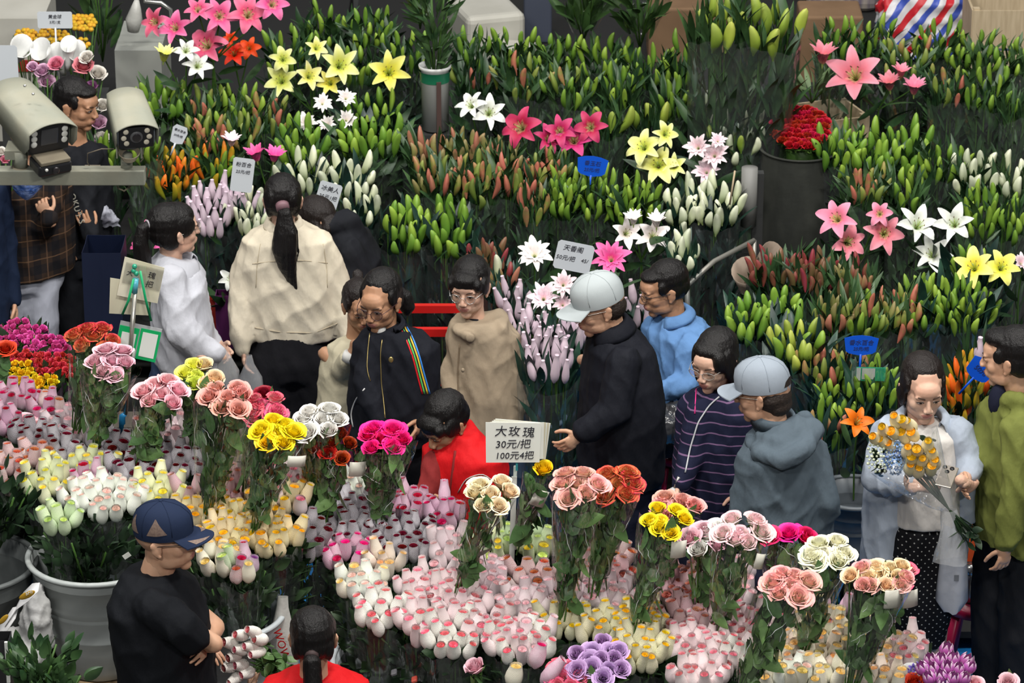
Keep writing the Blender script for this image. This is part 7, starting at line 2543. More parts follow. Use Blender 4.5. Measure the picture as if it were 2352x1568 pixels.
mb = MB(); mb.ell(P(1560, 965, 13.9), (.11, .12, .085)); mb.ell(P(1530, 980, 13.85), (.08, .09, .07)); mb.ell(P(1590, 985, 13.85), (.06, .09, .06))
me = remesh(mb, .010, 2, folds=.006, fold_k=(30, 30, 30), seed=9)
part('bundle', me_to_mb(me), [mat('black_film', (.035, .036, .040), .22, .7, bump=.5, bscale=16)], t)

# woman in a striped navy top
p = Person('woman with glasses and a black bob in a navy top striped with mauve', (1640, 830), 12.85, -34, 12, body_yaw=-30, hair='bob', skin=SKIN_PALE)
p.shift(16)
p.sh[1] = p.pt(1606, 945, -.05); p.el[1] = p.pt(1588, 1045, -.10); p.wr[1] = p.pt(1562, 1118, -.18)
p.sh[-1] = p.pt(1700, 938, .03); p.el[-1] = p.pt(1712, 1050, .0); p.wr[-1] = p.pt(1700, 1130, -.1)
p.build_body()
p.build_hair(lambda mb: (mb.ell((-.02, .06, -.09), (.082, .06, .10)), mb.ell((.055, -.045, .035), (.03, .035, .05))))
p.glasses(mat('clear_frame', (.30, .27, .25), .2), False, .0225)
if True:
	m_, nt_, b_ = _nt('striped_navy')
	tc_ = nt_.nodes.new('ShaderNodeTexCoord'); sp_ = nt_.nodes.new('ShaderNodeSeparateXYZ')
	nt_.links.new(tc_.outputs['Object'], sp_.inputs[0])
	zz_ = _math(nt_, 'ADD', sp_.outputs[2], _math(nt_, 'MULTIPLY', _noise(nt_, 4, 2), .03))
	fr_ = _math(nt_, 'FRACT', _math(nt_, 'MULTIPLY', zz_, 1 / .042))
	k_ = _math(nt_, 'LESS_THAN', fr_, .13)
	c_ = _mixc(nt_, k_, (0.008, 0.010, 0.030), (0.16, 0.09, 0.18))
	_set(nt_, b_, c_, .85, .2)
	_bump(nt_, b_, _noise(nt_, 7, 5, stretch=(1, 1, .45)), .5, .04)
g = p.garment('striped_top', m_, rings=[(p.pt(1652, 890), .075, .075), (p.pt(1656, 905), .13, .095), (p.pt(1655, 932), .185, .115), (p.pt(1652, 1000), .185, .135), (p.pt(1648, 1090), .185, .14), (p.pt(1645, 1200), .19, .145)], sleeves=[[(p.sh[1], .062), (p.el[1], .062), (p.pt(1566, 1110, -.18), .046)], [(p.sh[-1], .062), (p.el[-1], .060), (p.wr[-1], .046)]], folds=.003)
REDT = mat('red_trim', (.60, .02, .03), .6)
p.trace('shoulder_trim', [(1660, 896), (1690, 915), (1708, 925)], .004, REDT, g, off=.003)
p.trace('neck_trim', [(1600, 895), (1598, 925), (1596, 950)], .003, mat('pink_trim', (.60, .03, .20), .6), g, off=.003)
p.trace('bag_strap', [(1652, 912), (1630, 930), (1604, 968), (1588, 1020), (1574, 1085)], .0035, mat('strap_white', (.45, .46, .48), .5), g, off=.004)
t = thing('handbag', 'pale silvery handbag at the hand of the woman in the striped top', 'handbag', p.pt(1540, 1200, -.2))
mb = MB(); mb.cap(p.pt(1548, 1130, -.2), p.pt(1522, 1195, -.2), .022, .05, 12); mb.ell(p.pt(1520, 1190, -.2), (.055, .03, .05)); part('pouch', mb, [mat('silver_leather', (.42, .43, .45), .35, col2=(.5, .5, .52), nscale=12, bump=.4, bscale=14)], t)
mb = MB(); mb.tube([p.pt(1560, 1095, -.2), p.pt(1552, 1118, -.2), p.pt(1542, 1135, -.2)], .008, 8); part('buckle', mb, [GWIRE], t)
p.trousers(NAVYC); p.shoes(DARKSHOE)

# man in a slate hooded jacket and grey-blue cap, back turned
p = Person('man in a slate hooded jacket and grey-blue baseball cap, turned away left', (1752, 902), 12.38, -112, 8, body_yaw=-140, hair='undercap', hairm=HAIR_S, skin=SKIN, male=True, hs=1.04)
p.shift(42, -.02)
p.sh[-1] = p.pt(1732, 1070, -.05); p.el[-1] = p.pt(1712, 1160, -.06); p.wr[-1] = p.pt(1700, 1230, .0)
p.sh[1] = p.pt(1862, 1050, .02); p.el[1] = p.pt(1892, 1150, -.02); p.wr[1] = p.pt(1880, 1230, .08)
p.build_body()
p.build_hair(lambda mb: (mb.ell((0, .062, -.045), (.066, .045, .040)), mb.ell((-.07, -.02, .0), (.01, .015, .03))), m=HAIR_S)
cap_parts(p.root, p.T, cloth('grey_blue_cap', (.25, .29, .34), (.30, .34, .39), fold=.2), backhole=True, tilt=0)
p.glasses(GWIRE, False)
sj = cloth('slate_jacket', (0.075, 0.10, 0.125), (0.10, 0.13, 0.155))
g = p.garment('jacket', sj, rings=[(p.pt(1785, 978, .0), .085, .085), (p.pt(1790, 995, .0), .13, .11), (p.pt(1795, 1030), .195, .13), (p.pt(1798, 1100), .205, .15), (p.pt(1800, 1180), .21, .15), (p.pt(1802, 1240), .215, .15)], sleeves=[[(p.sh[-1], .072), (p.el[-1], .070), (p.wr[-1], .055)], [(p.sh[1], .074), (p.el[1], .072), (p.wr[1], .058)]],
	folds=.0045)
g2 = p.garment('hood', sj, sleeves=[[(p.pt(1722, 1012, -.02), .030), (p.pt(1745, 1040, -.13), .036), (p.pt(1795, 1058, -.19), .044), (p.pt(1842, 1035, -.17), .046), (p.pt(1870, 990, -.06), .046), (p.pt(1845, 962, .04), .04)], [(p.pt(1745, 1000, -.06), .03), (p.pt(1795, 1022, -.13), .05), (p.pt(1840, 992, -.08), .05)], [(p.pt(1765, 985, -.04), .04), (p.pt(1800, 1000, -.08), .05), (p.pt(1830, 975, -.03), .05)]], folds=.004, voxel=.009, seed=4)
p.collar(sj, r=.078, h=.046, flare=.010, drop=0, tilt=-6, c=p.pt(1776, 972), open_=.6)
p.trousers(NAVYC); p.shoes(DARKSHOE)

# woman with the bouquet
p = Person('woman in an open pale blue shirt and dotted skirt holding a bouquet and a phone', (2120, 893), 12.6, 8, 14, body_yaw=5, hair='pony_low', hairm=HAIR_B, skin=SKIN_PALE, hs=1.04)
p.shift(8)
p.sh[1] = p.pt(2040, 985, 0); p.el[1] = p.pt(2022, 1095, -.10); p.wr[1] = p.pt(2132, 1118, -.26)
p.sh[-1] = p.pt(2196, 985, 0); p.el[-1] = p.pt(2222, 1080, -.04); p.wr[-1] = p.pt(2214, 1108, -.20)
p.handdir[1] = (V((-1, .15, -.1)), V((.1, -.2, 1))); p.pose[1] = 'grip'
p.handdir[-1] = (V((.35, .3, -.35)), V((-.6, -.2, .6))); p.pose[-1] = 'grip'
p.build_body()
p.build_hair(lambda mb: (mb.ell((0, .055, -.04), (.088, .055, .09)), mb.ell((.0, .075, -.11), (.070, .045, .08)), mb.ell((.074, .02, -.02), (.018, .045, .06)), mb.ell((-.074, .02, -.02), (.018, .045, .06))))
ps_ = cloth('pale_blue_shirt', (0.34, 0.39, 0.47), (0.40, 0.45, 0.53))
wt = cloth('white_tshirt_cloth', (0.58, 0.55, 0.52), (0.64, 0.61, 0.58))
p.garment('tshirt', wt, rings=[(p.pt(2124, 968, .01), .085, .06), (p.pt(2126, 995), .13, .095), (p.pt(2128, 1060), .135, .115), (p.pt(2128, 1130), .135, .12), (p.pt(2128, 1195), .135, .12)], folds=.002, voxel=.009)
m_, nt_, b_ = _nt('dotted_skirt')
tc_ = nt_.nodes.new('ShaderNodeTexCoord')
mp_ = nt_.nodes.new('ShaderNodeMapping'); mp_.inputs['Scale'].default_value = (1, .0, 1)
nt_.links.new(tc_.outputs['Object'], mp_.inputs[0])
sp_ = nt_.nodes.new('ShaderNodeSeparateXYZ'); nt_.links.new(tc_.outputs['Object'], sp_.inputs[0])
row_ = _math(nt_, 'MULTIPLY', sp_.outputs[2], 1 / .017)
odd_ = _math(nt_, 'MULTIPLY', _math(nt_, 'FLOOR', _math(nt_, 'MODULO', _math(nt_, 'ADD', row_, 200), 2)), .5)
cx_ = _math(nt_, 'FRACT', _math(nt_, 'ADD', _math(nt_, 'MULTIPLY', sp_.outputs[0], 1 / .030), _math(nt_, 'ADD', odd_, 50)))
cz_ = _math(nt_, 'FRACT', _math(nt_, 'ADD', row_, 200))
dx_ = _math(nt_, 'MULTIPLY', _math(nt_, 'SUBTRACT', cx_, .5), 1.75)
dz_ = _math(nt_, 'SUBTRACT', cz_, .5)
dd_ = _math(nt_, 'SQRT', _math(nt_, 'ADD', _math(nt_, 'MULTIPLY', dx_, dx_), _math(nt_, 'MULTIPLY', dz_, dz_)))
c_ = _mixc(nt_, _math(nt_, 'LESS_THAN', dd_, .17), (0.006, 0.006, 0.008), (0.42, 0.42, 0.40))
_set(nt_, b_, c_, .8, .2)
sk = p.garment('skirt', m_, rings=[(p.pt(2126, 1195), .135, .115), (p.pt(2122, 1260), .150, .13), (p.pt(2112, 1350), .145, .13), (p.pt(2100, 1470), .125, .12)], folds=.004, fold_k=(14, 14, 1.5))
left = [[(p.pt(2062, 985, .03), .085, .085), (p.pt(2052, 1040, .03), .105, .10), (p.pt(2048, 1140, .04), .115, .105), (p.pt(2040, 1260, .04), .115, .11), (p.pt(2042, 1372, .05), .11, .10)]]
right = [[(p.pt(2192, 985, .03), .075, .08), (p.pt(2198, 1040, .03), .075, .09), (p.pt(2200, 1120, .04), .075, .10), (p.pt(2196, 1190, .06), .075, .10)]]
backp = [[(p.pt(2124, 960, .09), .16, .05), (p.pt(2124, 1040, .11), .19, .05), (p.pt(2122, 1200, .13), .20, .045), (p.pt(2115, 1350, .14), .18, .04)]]
g = p.garment('open_shirt', ps_, lofts=left + right + backp, sleeves=[[(p.sh[1] + V((0, 0, -.01)), .072), (p.el[1], .078), (p.pt(2062, 1108, -.18), .062), (p.pt(2084, 1112, -.20), .052)], [(p.sh[-1] + V((0, 0, -.01)), .068), (p.pt(2226, 1060, -.03), .068), (p.pt(2226, 1085, -.10), .056)]], folds=.0042, voxel=.009)
p.collar(ps_, r=.078, h=.020, flare=.045, drop=.05, tilt=16, c=p.pt(2120, 962, .01), open_=.85)
p.shoes(DARKSHOE)
t = thing('phone', 'silver phone in the hand of the bouquet woman', 'phone', p.pt(2186, 1094, -.34))
M = fr(2174, 1094, p.Y - .34, yaw=0, roll=-20, pitch=-74)
mb = MB(); mb.box((0, 0, 0), (.066, .125, .009), M=M); o = part('body', mb, [mat('phone_silver', (.45, .40, .34), .25, metal=.6)], t, False); b_ = o.modifiers.new('b', 'BEVEL'); b_.width = .004; b_.segments = 3
for (u, v) in ((-.018, .045), (.010, .045), (-.004, .022)):
	mb = MB(); mb.lathe([(.009, 0), (.009, .003), (.0001, .003)], 12, M=M @ Matrix.Translation((u, v, .0045))); part('lens', mb, [BLACKP], t)
# her bouquet: two bundles of netted yellow roses with small white and blue flowers in clear film
Yb = 12.22
c = P(2150, 1150, Yb)
t = thing('mixed_bouquet', 'hand-held bouquet of yellow netted roses with small white and blue flowers', 'bouquet', c)
inv = t.matrix_basis.inverted()
nets, cores = net_meshes('yellow_soft')
rr = random.Random(8)
heads = [(2012, 1000), (2035, 1008), (2030, 980), (2055, 988), (2058, 962), (2080, 968), (2078, 1000), (2100, 992), (2092, 972), (2048, 1018),
		 (2085, 1032), (2108, 1030), (2132, 1018), (2092, 1052), (2118, 1052), (2140, 1040), (2090, 1070), (2110, 1076), (2140, 1072), (2148, 1058)]
for i, (x, y) in enumerate(heads):
	dirv_ = V((-.45 if i < 10 else -.1, -.85, .95))
	q_ = P(x, y + 6, Yb - (.02 if i < 10 else .05))
	k = rr.randrange(len(nets))
	core = link('rose', cores[k], t, inv @ look(q_ - dirv_.normalized() * .04, dirv_ + V((rr.uniform(-.15, .15), 0, rr.uniform(-.15, .15))), rr.random() * 6, 1.12))
	link('net_sleeve', nets[k], core)
m1 = mat('tiny_white_bud', (.62, .68, .50), .6, jit=.15); m2 = mat('tiny_blue_flower', (.20, .34, .62), .6, jit=.2)
mb = MB(); mb.ell((0, 0, 0), (.0055, .0055, .007), seg=8, rings=6); wb = mb.mesh('small_bud', [m1])
bb = lily_bloom(60, 5, .012, .009, 0, 1.0).mesh('small_flower', [m2, PISTIL, ANTHER])
for (px, py, u, v) in spots(rr, 2022, 1048, 32, 40, 46, 10, 9):
	link('small_bud', wb, t, inv @ look(P(px, py, Yb - .03 - .02 * (1 - u * u - v * v)), (u - .3, -.8, .5 - v), 0, rr.uniform(.8, 1.2)))
for (px, py, u, v) in spots(rr, 2056, 1052, 24, 38, 26, 12, 11):
	link('small_flower', bb, t, inv @ look(P(px, py, Yb - .04), (u, -.8, .5 - v), rr.random() * 6, rr.uniform(.9, 1.3)))
mb = MB()
for k in range(60):
	x, y = rr.uniform(2010, 2150), rr.uniform(1000, 1100)
	mb.add(ROSE_LEAF, look(P(x, y, Yb + .02), (rr.uniform(-1, .3), -.4, rr.uniform(-.2, 1)), rr.random() * 6, rr.uniform(.4, .7)))
part('leaves', mb, [DARK_LEAF], t)['kind'] = 'stuff'
mb = MB()
pts = []
a0, b0 = P(2075, 1035, Yb + .02), P(2180, 1170, Yb - .02)
ax_ = (b0 - a0).normalized(); sx_ = ax_.cross(V((0, -1, 0))).normalized(); sy_ = ax_.cross(sx_)
for j in range(7):
	v = j / 6
	c_ = a0 + (b0 - a0) * v
	r_ = .135 * (1 - v) ** .8 + .018
	for i in range(20):
		a = 6.2832 * i / 20
		k = r_ * (1 + .08 * math.sin(5 * a + 3 * v))
		pts.append(c_ + sx_ * k * math.cos(a) + sy_ * k * .6 * math.sin(a))
mb.grid(pts, 20, 7, closed_u=True)
part('film', mb, [clear_mat('bouquet_film', gloss=.10, milk=.10, scale=14)], t)
mb = MB()
for k in range(16):
	e = b0 + V((rr.uniform(-.04, .04), rr.uniform(-.03, .03), 0)) + ax_ * rr.uniform(.08, .16)
	mb.tube([a0 + sx_ * rr.uniform(-.05, .05), b0, e], .003, 5)
	mb.add(ROSE_LEAF, look(e, (rr.uniform(-1, 1), -.5, rr.uniform(-1, .3)), rr.random() * 6, .8))
part('stems', mb, [DARK_LEAF], t)
mb = MB()
pts = []
for j in range(6):
	v = j / 5
	c_ = b0 * (1 - v) + P(2188, 1290, Yb - .02) * v
	for i in range(12):
		a = 6.2832 * i / 12
		r_ = (.030 + .035 * v) * (1 + .2 * math.sin(3 * a + j))
		pts.append(c_ + V((r_ * math.cos(a), r_ * .6 * math.sin(a), 0)))
mb.grid(pts, 12, 6, closed_u=True)
part('film_tail', mb, [BAGM], t)
# white carrier bag
t = thing('carrier_bag', 'translucent white carrier bag hanging right of the dotted skirt', 'bag', P(2180, 1395, 12.5))
mb = MB()
pts = []
for j, (x0, x1, y) in enumerate(((2168, 2196, 1200), (2162, 2205, 1240), (2158, 2222, 1290), (2152, 2224, 1340), (2148, 2224, 1375), (2165, 2205, 1398))):
	c_ = (P(x0, y, 12.48) + P(x1, y, 12.48)) / 2
	hw_ = (P(x1, y, 12.48) - P(x0, y, 12.48)).x / 2
	for i in range(16):
		a = 6.2832 * i / 16
		pts.append(c_ + V((hw_ * math.cos(a), .045 * math.sin(a) * (1 + .2 * math.sin(4 * a)), .004 * math.sin(5 * a))))
mb.grid(pts, 16, 6, closed_u=True)
part('bag', mb, [mat('carrier_white', (.42, .44, .50), .4, .4, bump=.6, bscale=10)], t)
mb = MB(); mb.box(P(2197, 1327, 12.43), (.018, .002, .026)); part('printed_mark', mb, [mat('mark_grey', (.16, .17, .19), .5)], t, False)

# man in green at the right edge
p = Person('young man in an olive-green jacket at the right edge, looking away', (2318, 822), 12.6, -112, 6, body_yaw=-60, hair='short', hairm=HAIR, skin=SKIN, male=True, hs=1.04)
p.shift(26)
p.sh[1] = p.pt(2285, 960, .06); p.el[1] = p.pt(2240, 1040, .0); p.wr[1] = p.pt(2222, 1090, -.1)
p.sh[-1] = p.pt(2338, 985, -.16); p.el[-1] = p.pt(2336, 1120, -.22); p.wr[-1] = p.pt(2312, 1252, -.24)
p.build_body()
p.build_hair(lambda mb: (mb.ell((0, .05, -.02), (.076, .065, .05)), mb.ell((0, -.02, .085), (.065, .07, .035))))
gj = cloth('olive_green_jacket', (0.13, 0.15, 0.035), (0.18, 0.20, 0.055))
g = p.garment('jacket', gj, rings=[(p.pt(2335, 905), .085, .085), (p.pt(2338, 925), .14, .11), (p.pt(2338, 960), .19, .13), (p.pt(2335, 1050), .205, .15), (p.pt(2338, 1150), .21, .155), (p.pt(2340, 1240), .205, .15)], sleeves=[[(p.sh[-1], .074), (p.el[-1], .070), (p.pt(2312, 1235, -.24), .058), (p.pt(2312, 1246, -.24), .050)], [(p.sh[1], .066), (p.el[1], .064), (p.wr[1], .05)]],
	caps=[(p.pt(2312, 918, -.06), p.pt(2348, 925, -.10), .040, .045, 10), (p.pt(2300, 915, .04), p.pt(2312, 955, -.08), .035, .035, 10)], folds=.005)
mb = MB(); mb.ell(p.pt(2293, 920, -.02), (.04, .04, .07)); part('dark_tshirt', mb, [NAVYC], p.root)
p.trousers(BLACKC, w=.18, r=(.115, .10, .085))
p.ft[1] = p.pt(2262, 1490, 0); p.ft[1].z = .06
p.fw = V((-.7, -.7, 0)).normalized()
p.shoes(WHITESHOE)

# man in the foreground: navy mesh cap, black T-shirt, arms crossed
p = Person('man in a navy mesh cap and black T-shirt with crossed arms, in front', (380, 1236), 11.15, 80, -3, body_yaw=70, hair='undercap', hairm=mat('stubble_hair', (.20, .12, .08), .7), skin=SKIN, male=True, hs=1.02)
p.shift(-22, .0)
p.sh[1] = p.pt(352, 1392, -.16); p.el[1] = p.pt(494, 1478, -.12); p.wr[1] = p.pt(448, 1484, .14)
p.sh[-1] = p.pt(400, 1350, .16); p.el[-1] = p.pt(498, 1440, .16); p.wr[-1] = p.pt(470, 1480, -.02)
p.handdir[1] = (V((1, -.7, 0)), V((0, 0, -1)))
p.build_body()
cap_parts(p.root, p.T, cloth('navy_cap', (.012, .020, .048), (.018, .028, .060), fold=.1), mat('cap_mesh', (.14, .095, .08), .6, col2=(.20, .14, .11), nscale=150), mesh_holes=True)
g_ = glasses_mb(False, .022); g_.v = [tuple(p.T @ V(q)) for q in g_.v]; part('glasses', g_, [GFRAME, LENS], p.root)
bt = cloth('black_tshirt_cloth', (0.006, 0.007, 0.009), (0.010, 0.011, 0.014))
g = p.garment('tshirt', bt, rings=[(p.pt(340, 1306, .0), .080, .085), (p.pt(345, 1328, .0), .15, .11), (p.pt(352, 1372), .215, .14), (p.pt(368, 1440), .225, .155), (p.pt(382, 1520), .22, .155), (p.pt(388, 1640), .215, .155)], sleeves=[[(p.sh[1] + V((0, 0, -.01)), .078), (p.pt(410, 1435, -.18), .078), (p.pt(440, 1462, -.16), .070)], [(p.sh[-1], .065), (p.pt(440, 1385, .16), .060)]], folds=.003)
mb = MB(); mb.tube([p.pt(312, 1306, .08), p.pt(306, 1318, .02)], .001, 4)
M = fr(291, 1276, 11.3, roll=35)
card(p.root, 'shirt_tag', M, rect(.028, .018), PAPER, .001)
p.trousers(NAVYC, w=.18)

# seller from behind at the bottom: red vest, ponytail
p = Person('seller in a red vest with a black ponytail seen from behind at the bottom', (720, 1462), 11.1, 180, 0, body_yaw=180, hair='pony_low', skin=SKIN, crouch=.2)
p.sit(.45); p.root.location = (p.hip.x, p.hip.y, 0)
p.wr[1] = p.pt(640, 1640, .15); p.el[1] = p.pt(620, 1650, 0); p.wr[-1] = p.pt(820, 1660, .1)
p.sh[1], p.sh[-1] = p.pt(810, 1590), p.pt(640, 1590)
p.el[1] = p.pt(840, 1690, -.02); p.wr[1] = p.pt(820, 1740, .15)
p.el[-1] = p.pt(610, 1690, -.02); p.wr[-1] = p.pt(580, 1600, .22)
p.build_body()
p.build_hair(tail([(0, .105, -.008), (0, .135, -.02), (-.004, .150, -.10), (0.0, .145, -.18), (.01, .14, -.26)], [.022, .034, .036, .030, .010]), folds=.001)
mb = MB(); mb.tube([p.T @ V((0, .112, -.008)), p.T @ V((0, .130, -.014))], [.025, .025], 12); part('hair_tie', mb, [mat('brown_tie', (.05, .03, .03), .6)], p.root)
p.garment('vest', rv, rings=[(p.pt(722, 1536), .078, .075), (p.pt(724, 1548), .12, .09), (p.pt(724, 1570), .195, .12), (p.pt(724, 1640), .19, .14), (p.pt(724, 1720), .18, .14)], folds=.003)
p.garment('sleeves', cloth('navy_sleeve', (.012, .014, .03)), sleeves=[[(p.sh[1] - V((0, 0, .05)), .058), (p.el[1], .055), (p.wr[1], .04)], [(p.sh[-1] - V((0, 0, .05)), .058), (p.el[-1], .055), (p.wr[-1], .04)]])
p.trousers(NAVYC)

# customers at the upper left
p = Person('dark-haired young man in a black sweatshirt behind the security cameras', (178, 240), 15.6, 66, 10, body_yaw=40, hair='short', skin=SKIN_DARK, male=True, hairm=HAIR)
p.shift(-6)
p.sh[-1] = p.pt(205, 345, 0); p.el[-1] = p.pt(190, 470, -.05); p.wr[-1] = p.pt(208, 535, -.16)
p.sh[1] = p.pt(130, 350, -.05); p.el[1] = p.pt(130, 460, -.08); p.wr[1] = p.pt(140, 560, -.1)
p.handdir[-1] = (V((-.5, .1, 1)), V((0, 1, 0)))
p.build_body(); p.build_hair()
g = p.garment('sweatshirt', BLACKC, rings=p.std_rings(p.hip.z + .02, w=.19), sleeves=[[(p.sh[-1] - V((0, 0, .02)), .068), (p.el[-1], .070), (p.wr[-1], .048)], [(p.sh[1] - V((0, 0, .02)), .068), (p.el[1], .066), (p.wr[1], .048)]], folds=.004)
LET = mat('print_cream', (.50, .48, .40), .7)
for k, ch in enumerate('UBOKUTS'):
	q_ = p.on_surface(156 + 5.2 * k, 422 + 14.5 * k, g, .004)
	if q_ is not None:
		text(p.root, 'printed_letter', ch, .040, Matrix.Translation(q_) @ Matrix.Rotation(rad(90), 4, 'X') @ Matrix.Rotation(rad(-70), 4, 'Z'), LET, shear=0, depth=.002)
p.trousers(BLACKC)
t = thing('printed_bag', 'white printed bag slung beside the black sweatshirt', 'bag', P(240, 500, 15.6))
mb = MB()
mb.loft([(P(205, 440, 15.62), .03, .03), (P(222, 470, 15.6), .06, .04), (P(240, 500, 15.6), .07, .045), (P(252, 522, 15.6), .05, .03)], 16)
me = remesh(mb, .01, 2, folds=.008, fold_k=(25, 25, 25), seed=5)
part('bag', me_to_mb(me), [mat('bag_white_print', (.55, .57, .66), .6, col2=(.06, .06, .08), nscale=9)], t)

p = Person('person in a brown plaid jacket and white trousers below the camera rail', (66, 300), 15.3, 40, 5, body_yaw=40, hair='short', skin=SKIN)
p.shift(18)
p.sh[-1] = p.pt(125, 420, -.05); p.el[-1] = p.pt(98, 520, -.12); p.wr[-1] = p.pt(112, 500, -.22)
p.sh[1] = p.pt(40, 420, 0); p.el[1] = p.pt(28, 520, -.05); p.wr[1] = p.pt(30, 590, -.05)
p.handdir[-1] = (V((-.5, .2, .9)), V((0, 1, 0))); p.pose[-1] = 'grip'
p.hp = {-1: p.pt(92, 620), 1: p.pt(50, 620)}; p.kn = {-1: p.pt(95, 740, -.05), 1: p.pt(45, 745, -.05)}
p.ft = {q: V((p.kn[q].x, p.kn[q].y, .07)) for q in (-1, 1)}
p.hip = (p.hp[1] + p.hp[-1]) / 2
p.build_body(); p.build_hair()
m_, nt_, b_ = _nt('brown_plaid')
tc_ = nt_.nodes.new('ShaderNodeTexCoord'); sp_ = nt_.nodes.new('ShaderNodeSeparateXYZ'); nt_.links.new(tc_.outputs['Object'], sp_.inputs[0])
def st_(ax, per, wd, off=0):
	f = _math(nt_, 'FRACT', _math(nt_, 'ADD', _math(nt_, 'MULTIPLY', sp_.outputs[ax], 1 / per), 50 + off))
	return _math(nt_, 'LESS_THAN', f, wd)
c_ = _mixc(nt_, _math(nt_, 'MULTIPLY', st_(2, .10, .45), .6), (.035, .022, .016), (.008, .010, .014))
c_ = _mixc(nt_, _math(nt_, 'MULTIPLY', st_(0, .08, .4), .6), c_, (.006, .008, .012))
c_ = _mixc(nt_, _math(nt_, 'MULTIPLY', st_(2, .10, .05, .3), .7), c_, (.16, .09, .05))
c_ = _mixc(nt_, _math(nt_, 'MULTIPLY', st_(0, .08, .07, .3), .6), c_, (.14, .08, .05))
_set(nt_, b_, c_, .9, .15)
p.garment('plaid_jacket', m_, rings=[(p.pt(80, 405), .09, .08), (p.pt(80, 430), .19, .12), (p.pt(78, 520), .20, .14), (p.pt(78, 625), .205, .14)], sleeves=[[(p.sh[-1], .068), (p.el[-1], .066), (p.wr[-1], .048)], [(p.sh[1], .068), (p.el[1], .066), (p.wr[1], .048)]])
p.trousers(cloth('white_jeans', (.40, .42, .50), (.48, .50, .58)), w=.16, r=(.095, .085, .075), top=p.pt(72, 605))
t = thing('blue_bouquet', 'bright blue paper-wrapped bouquet under the camera rail at the left', 'bouquet', P(62, 458, 15.0))
mb = MB()
pts = []
for j in range(6):
	v = j / 5
	c_ = P(62, 405 + 52 * v, 15.0)
	r_ = .075 * (1 - v) ** .7 + .012
	for i in range(22):
		a = 6.2832 * i / 22
		k = r_ * (1 + .10 * math.sin(6 * a + 2 * j) * (1 - v))
		pts.append(c_ + V((k * math.cos(a), k * math.sin(a), .012 * math.sin(5 * a) * (1 - v))))
mb.grid(pts, 22, 6, closed_u=True)
part('wrap', mb, [mat('blue_foil', (.06, .16, .55), .35, .6, col2=(.30, .42, .80), nscale=30, bump=.8, bscale=40)], t)
mb = MB()
for k in range(30):
	mb.ell(P(62 + rr.uniform(-32, 32), 405 + rr.uniform(-8, 6), 15.0 + rr.uniform(-.04, .04)), (.009, .009, .009), seg=7, rings=5)
part('blue_flowers', mb, [mat('blue_foil', (0, 0, 0))], t)['kind'] = 'stuff'
p = Person('person in dark blue cut by the left edge', (-92, 330), 14.9, 30, 0, hair='short', skin=SKIN, male=True)
p.build_body(); p.build_hair()
p.garment('jacket', cloth('dark_blue_coat', (.012, .020, .045)), rings=p.std_rings(p.hip.z - .1), sleeves=[p.std_sleeve(1), p.std_sleeve(-1)])
p.trousers(NAVYC)
# ------------------------------------------------------------------ the things round about
# pillar pot: white cylinder with a green band, tall dark-leaved stems in it
c = P(1000, 285, 16.35)
t = thing('cylinder_vase', 'tall white cylinder vase with a green band holding dark leafy stems', 'vase', (c.x, c.y, c.z - .02))
WV = mat('vase_white', (.60, .61, .60), .35, .5)
mb = MB(); mb.lathe([(.001, 0), (.066, 0), (.068, .30), (.078, .31), (.080, .325), (.074, .325), (.066, .30)], 28); link('body', mb.mesh('body', [WV]), t)
mb = MB(); mb.lathe([(.0715, .245), (.073, .285), (.0795, .300)], 28); link('green_band', mb.mesh('green_band', [mat('vase_green', (.01, .14, .07), .4)]), t)
mb = MB(); mb.box((.02, -.072, .12), (.022, .02, .28)); link('brown_post', mb.mesh('brown_post', [mat('brown_post', (.07, .04, .035), .6)], False), t)
slab('vase_plinth', (c.x, c.y, (c.z - .03) / 2), (.16, .16, c.z - .03), RACKM)
tag(bpy.data.objects['vase_plinth'], 'dark plinth that carries the tall white cylinder vase', 'plinth')
rr = random.Random(77)
def leafy(label, cx, cy, Y_, h, r, n, lm, group=None, m=None, top=None, wrap=None):
	c = P(cx, cy, Y_)
	t = thing('leafy_bunch', label, 'foliage', c, group)
	mb = MB()
	for k in range(n):
		a = rr.random() * 6.28; v = rr.random()
		q = r * (.35 + .75 * v) * rr.random() ** .5
		mb.add(lm, look((q * math.cos(a), q * math.sin(a), h * v), (math.cos(a) * .5, math.sin(a) * .5, rr.uniform(.3, 1.2)), rr.random() * 6, rr.uniform(.8, 1.3)))
	f = link('foliage', mb.mesh('foliage', [m or LILY_LEAF]), t); f['kind'] = 'stuff'
	mb = MB()
	for k in range(7):
		a = k * .9
		mb.tube([(0, 0, -.05), (r * .8 * math.cos(a), r * .8 * math.sin(a), h)], .004, 5)
	link('stems', mb.mesh('stems', [STEM]), t)
	if wrap:
		mb = MB()
		pts = []
		for j in range(6):
			v = j / 5
			for i in range(20):
				a = 6.2832 * i / 20
				q = (r * .35 + r * .95 * v) * (1 + .06 * math.sin(5 * a + v * 3))
				pts.append((q * math.cos(a), q * math.sin(a), h * .92 * v))
		mb.grid(pts, 20, 6, closed_u=True)
		link('clear_wrap', mb.mesh('clear_wrap', [wrap]), t)
	return t
leafy('dark leafy stems standing in the white cylinder vase', 1000, 172, 16.35, .42, .095, 90, LLEAF)
leafy('leafy stems in clear film at the top edge right of the cylinder vase', 1340, 75, 17.2, .35, .16, 70, LLEAF_WIDE, m=mat('mid_leaf', (.03, .07, .02), .45, col2=(.05, .11, .03), nscale=6), wrap=CELLO)
leafy('leafy stems in clear film at the top edge left of the tall lilies', 1470, 90, 17.0, .35, .15, 70, LLEAF_WIDE, m=MC['mid_leaf'], wrap=CELLO)
leafy('dark leafy stems left of the cylinder vase at the top edge', 965, 45, 17.3, .3, .08, 36, LLEAF)
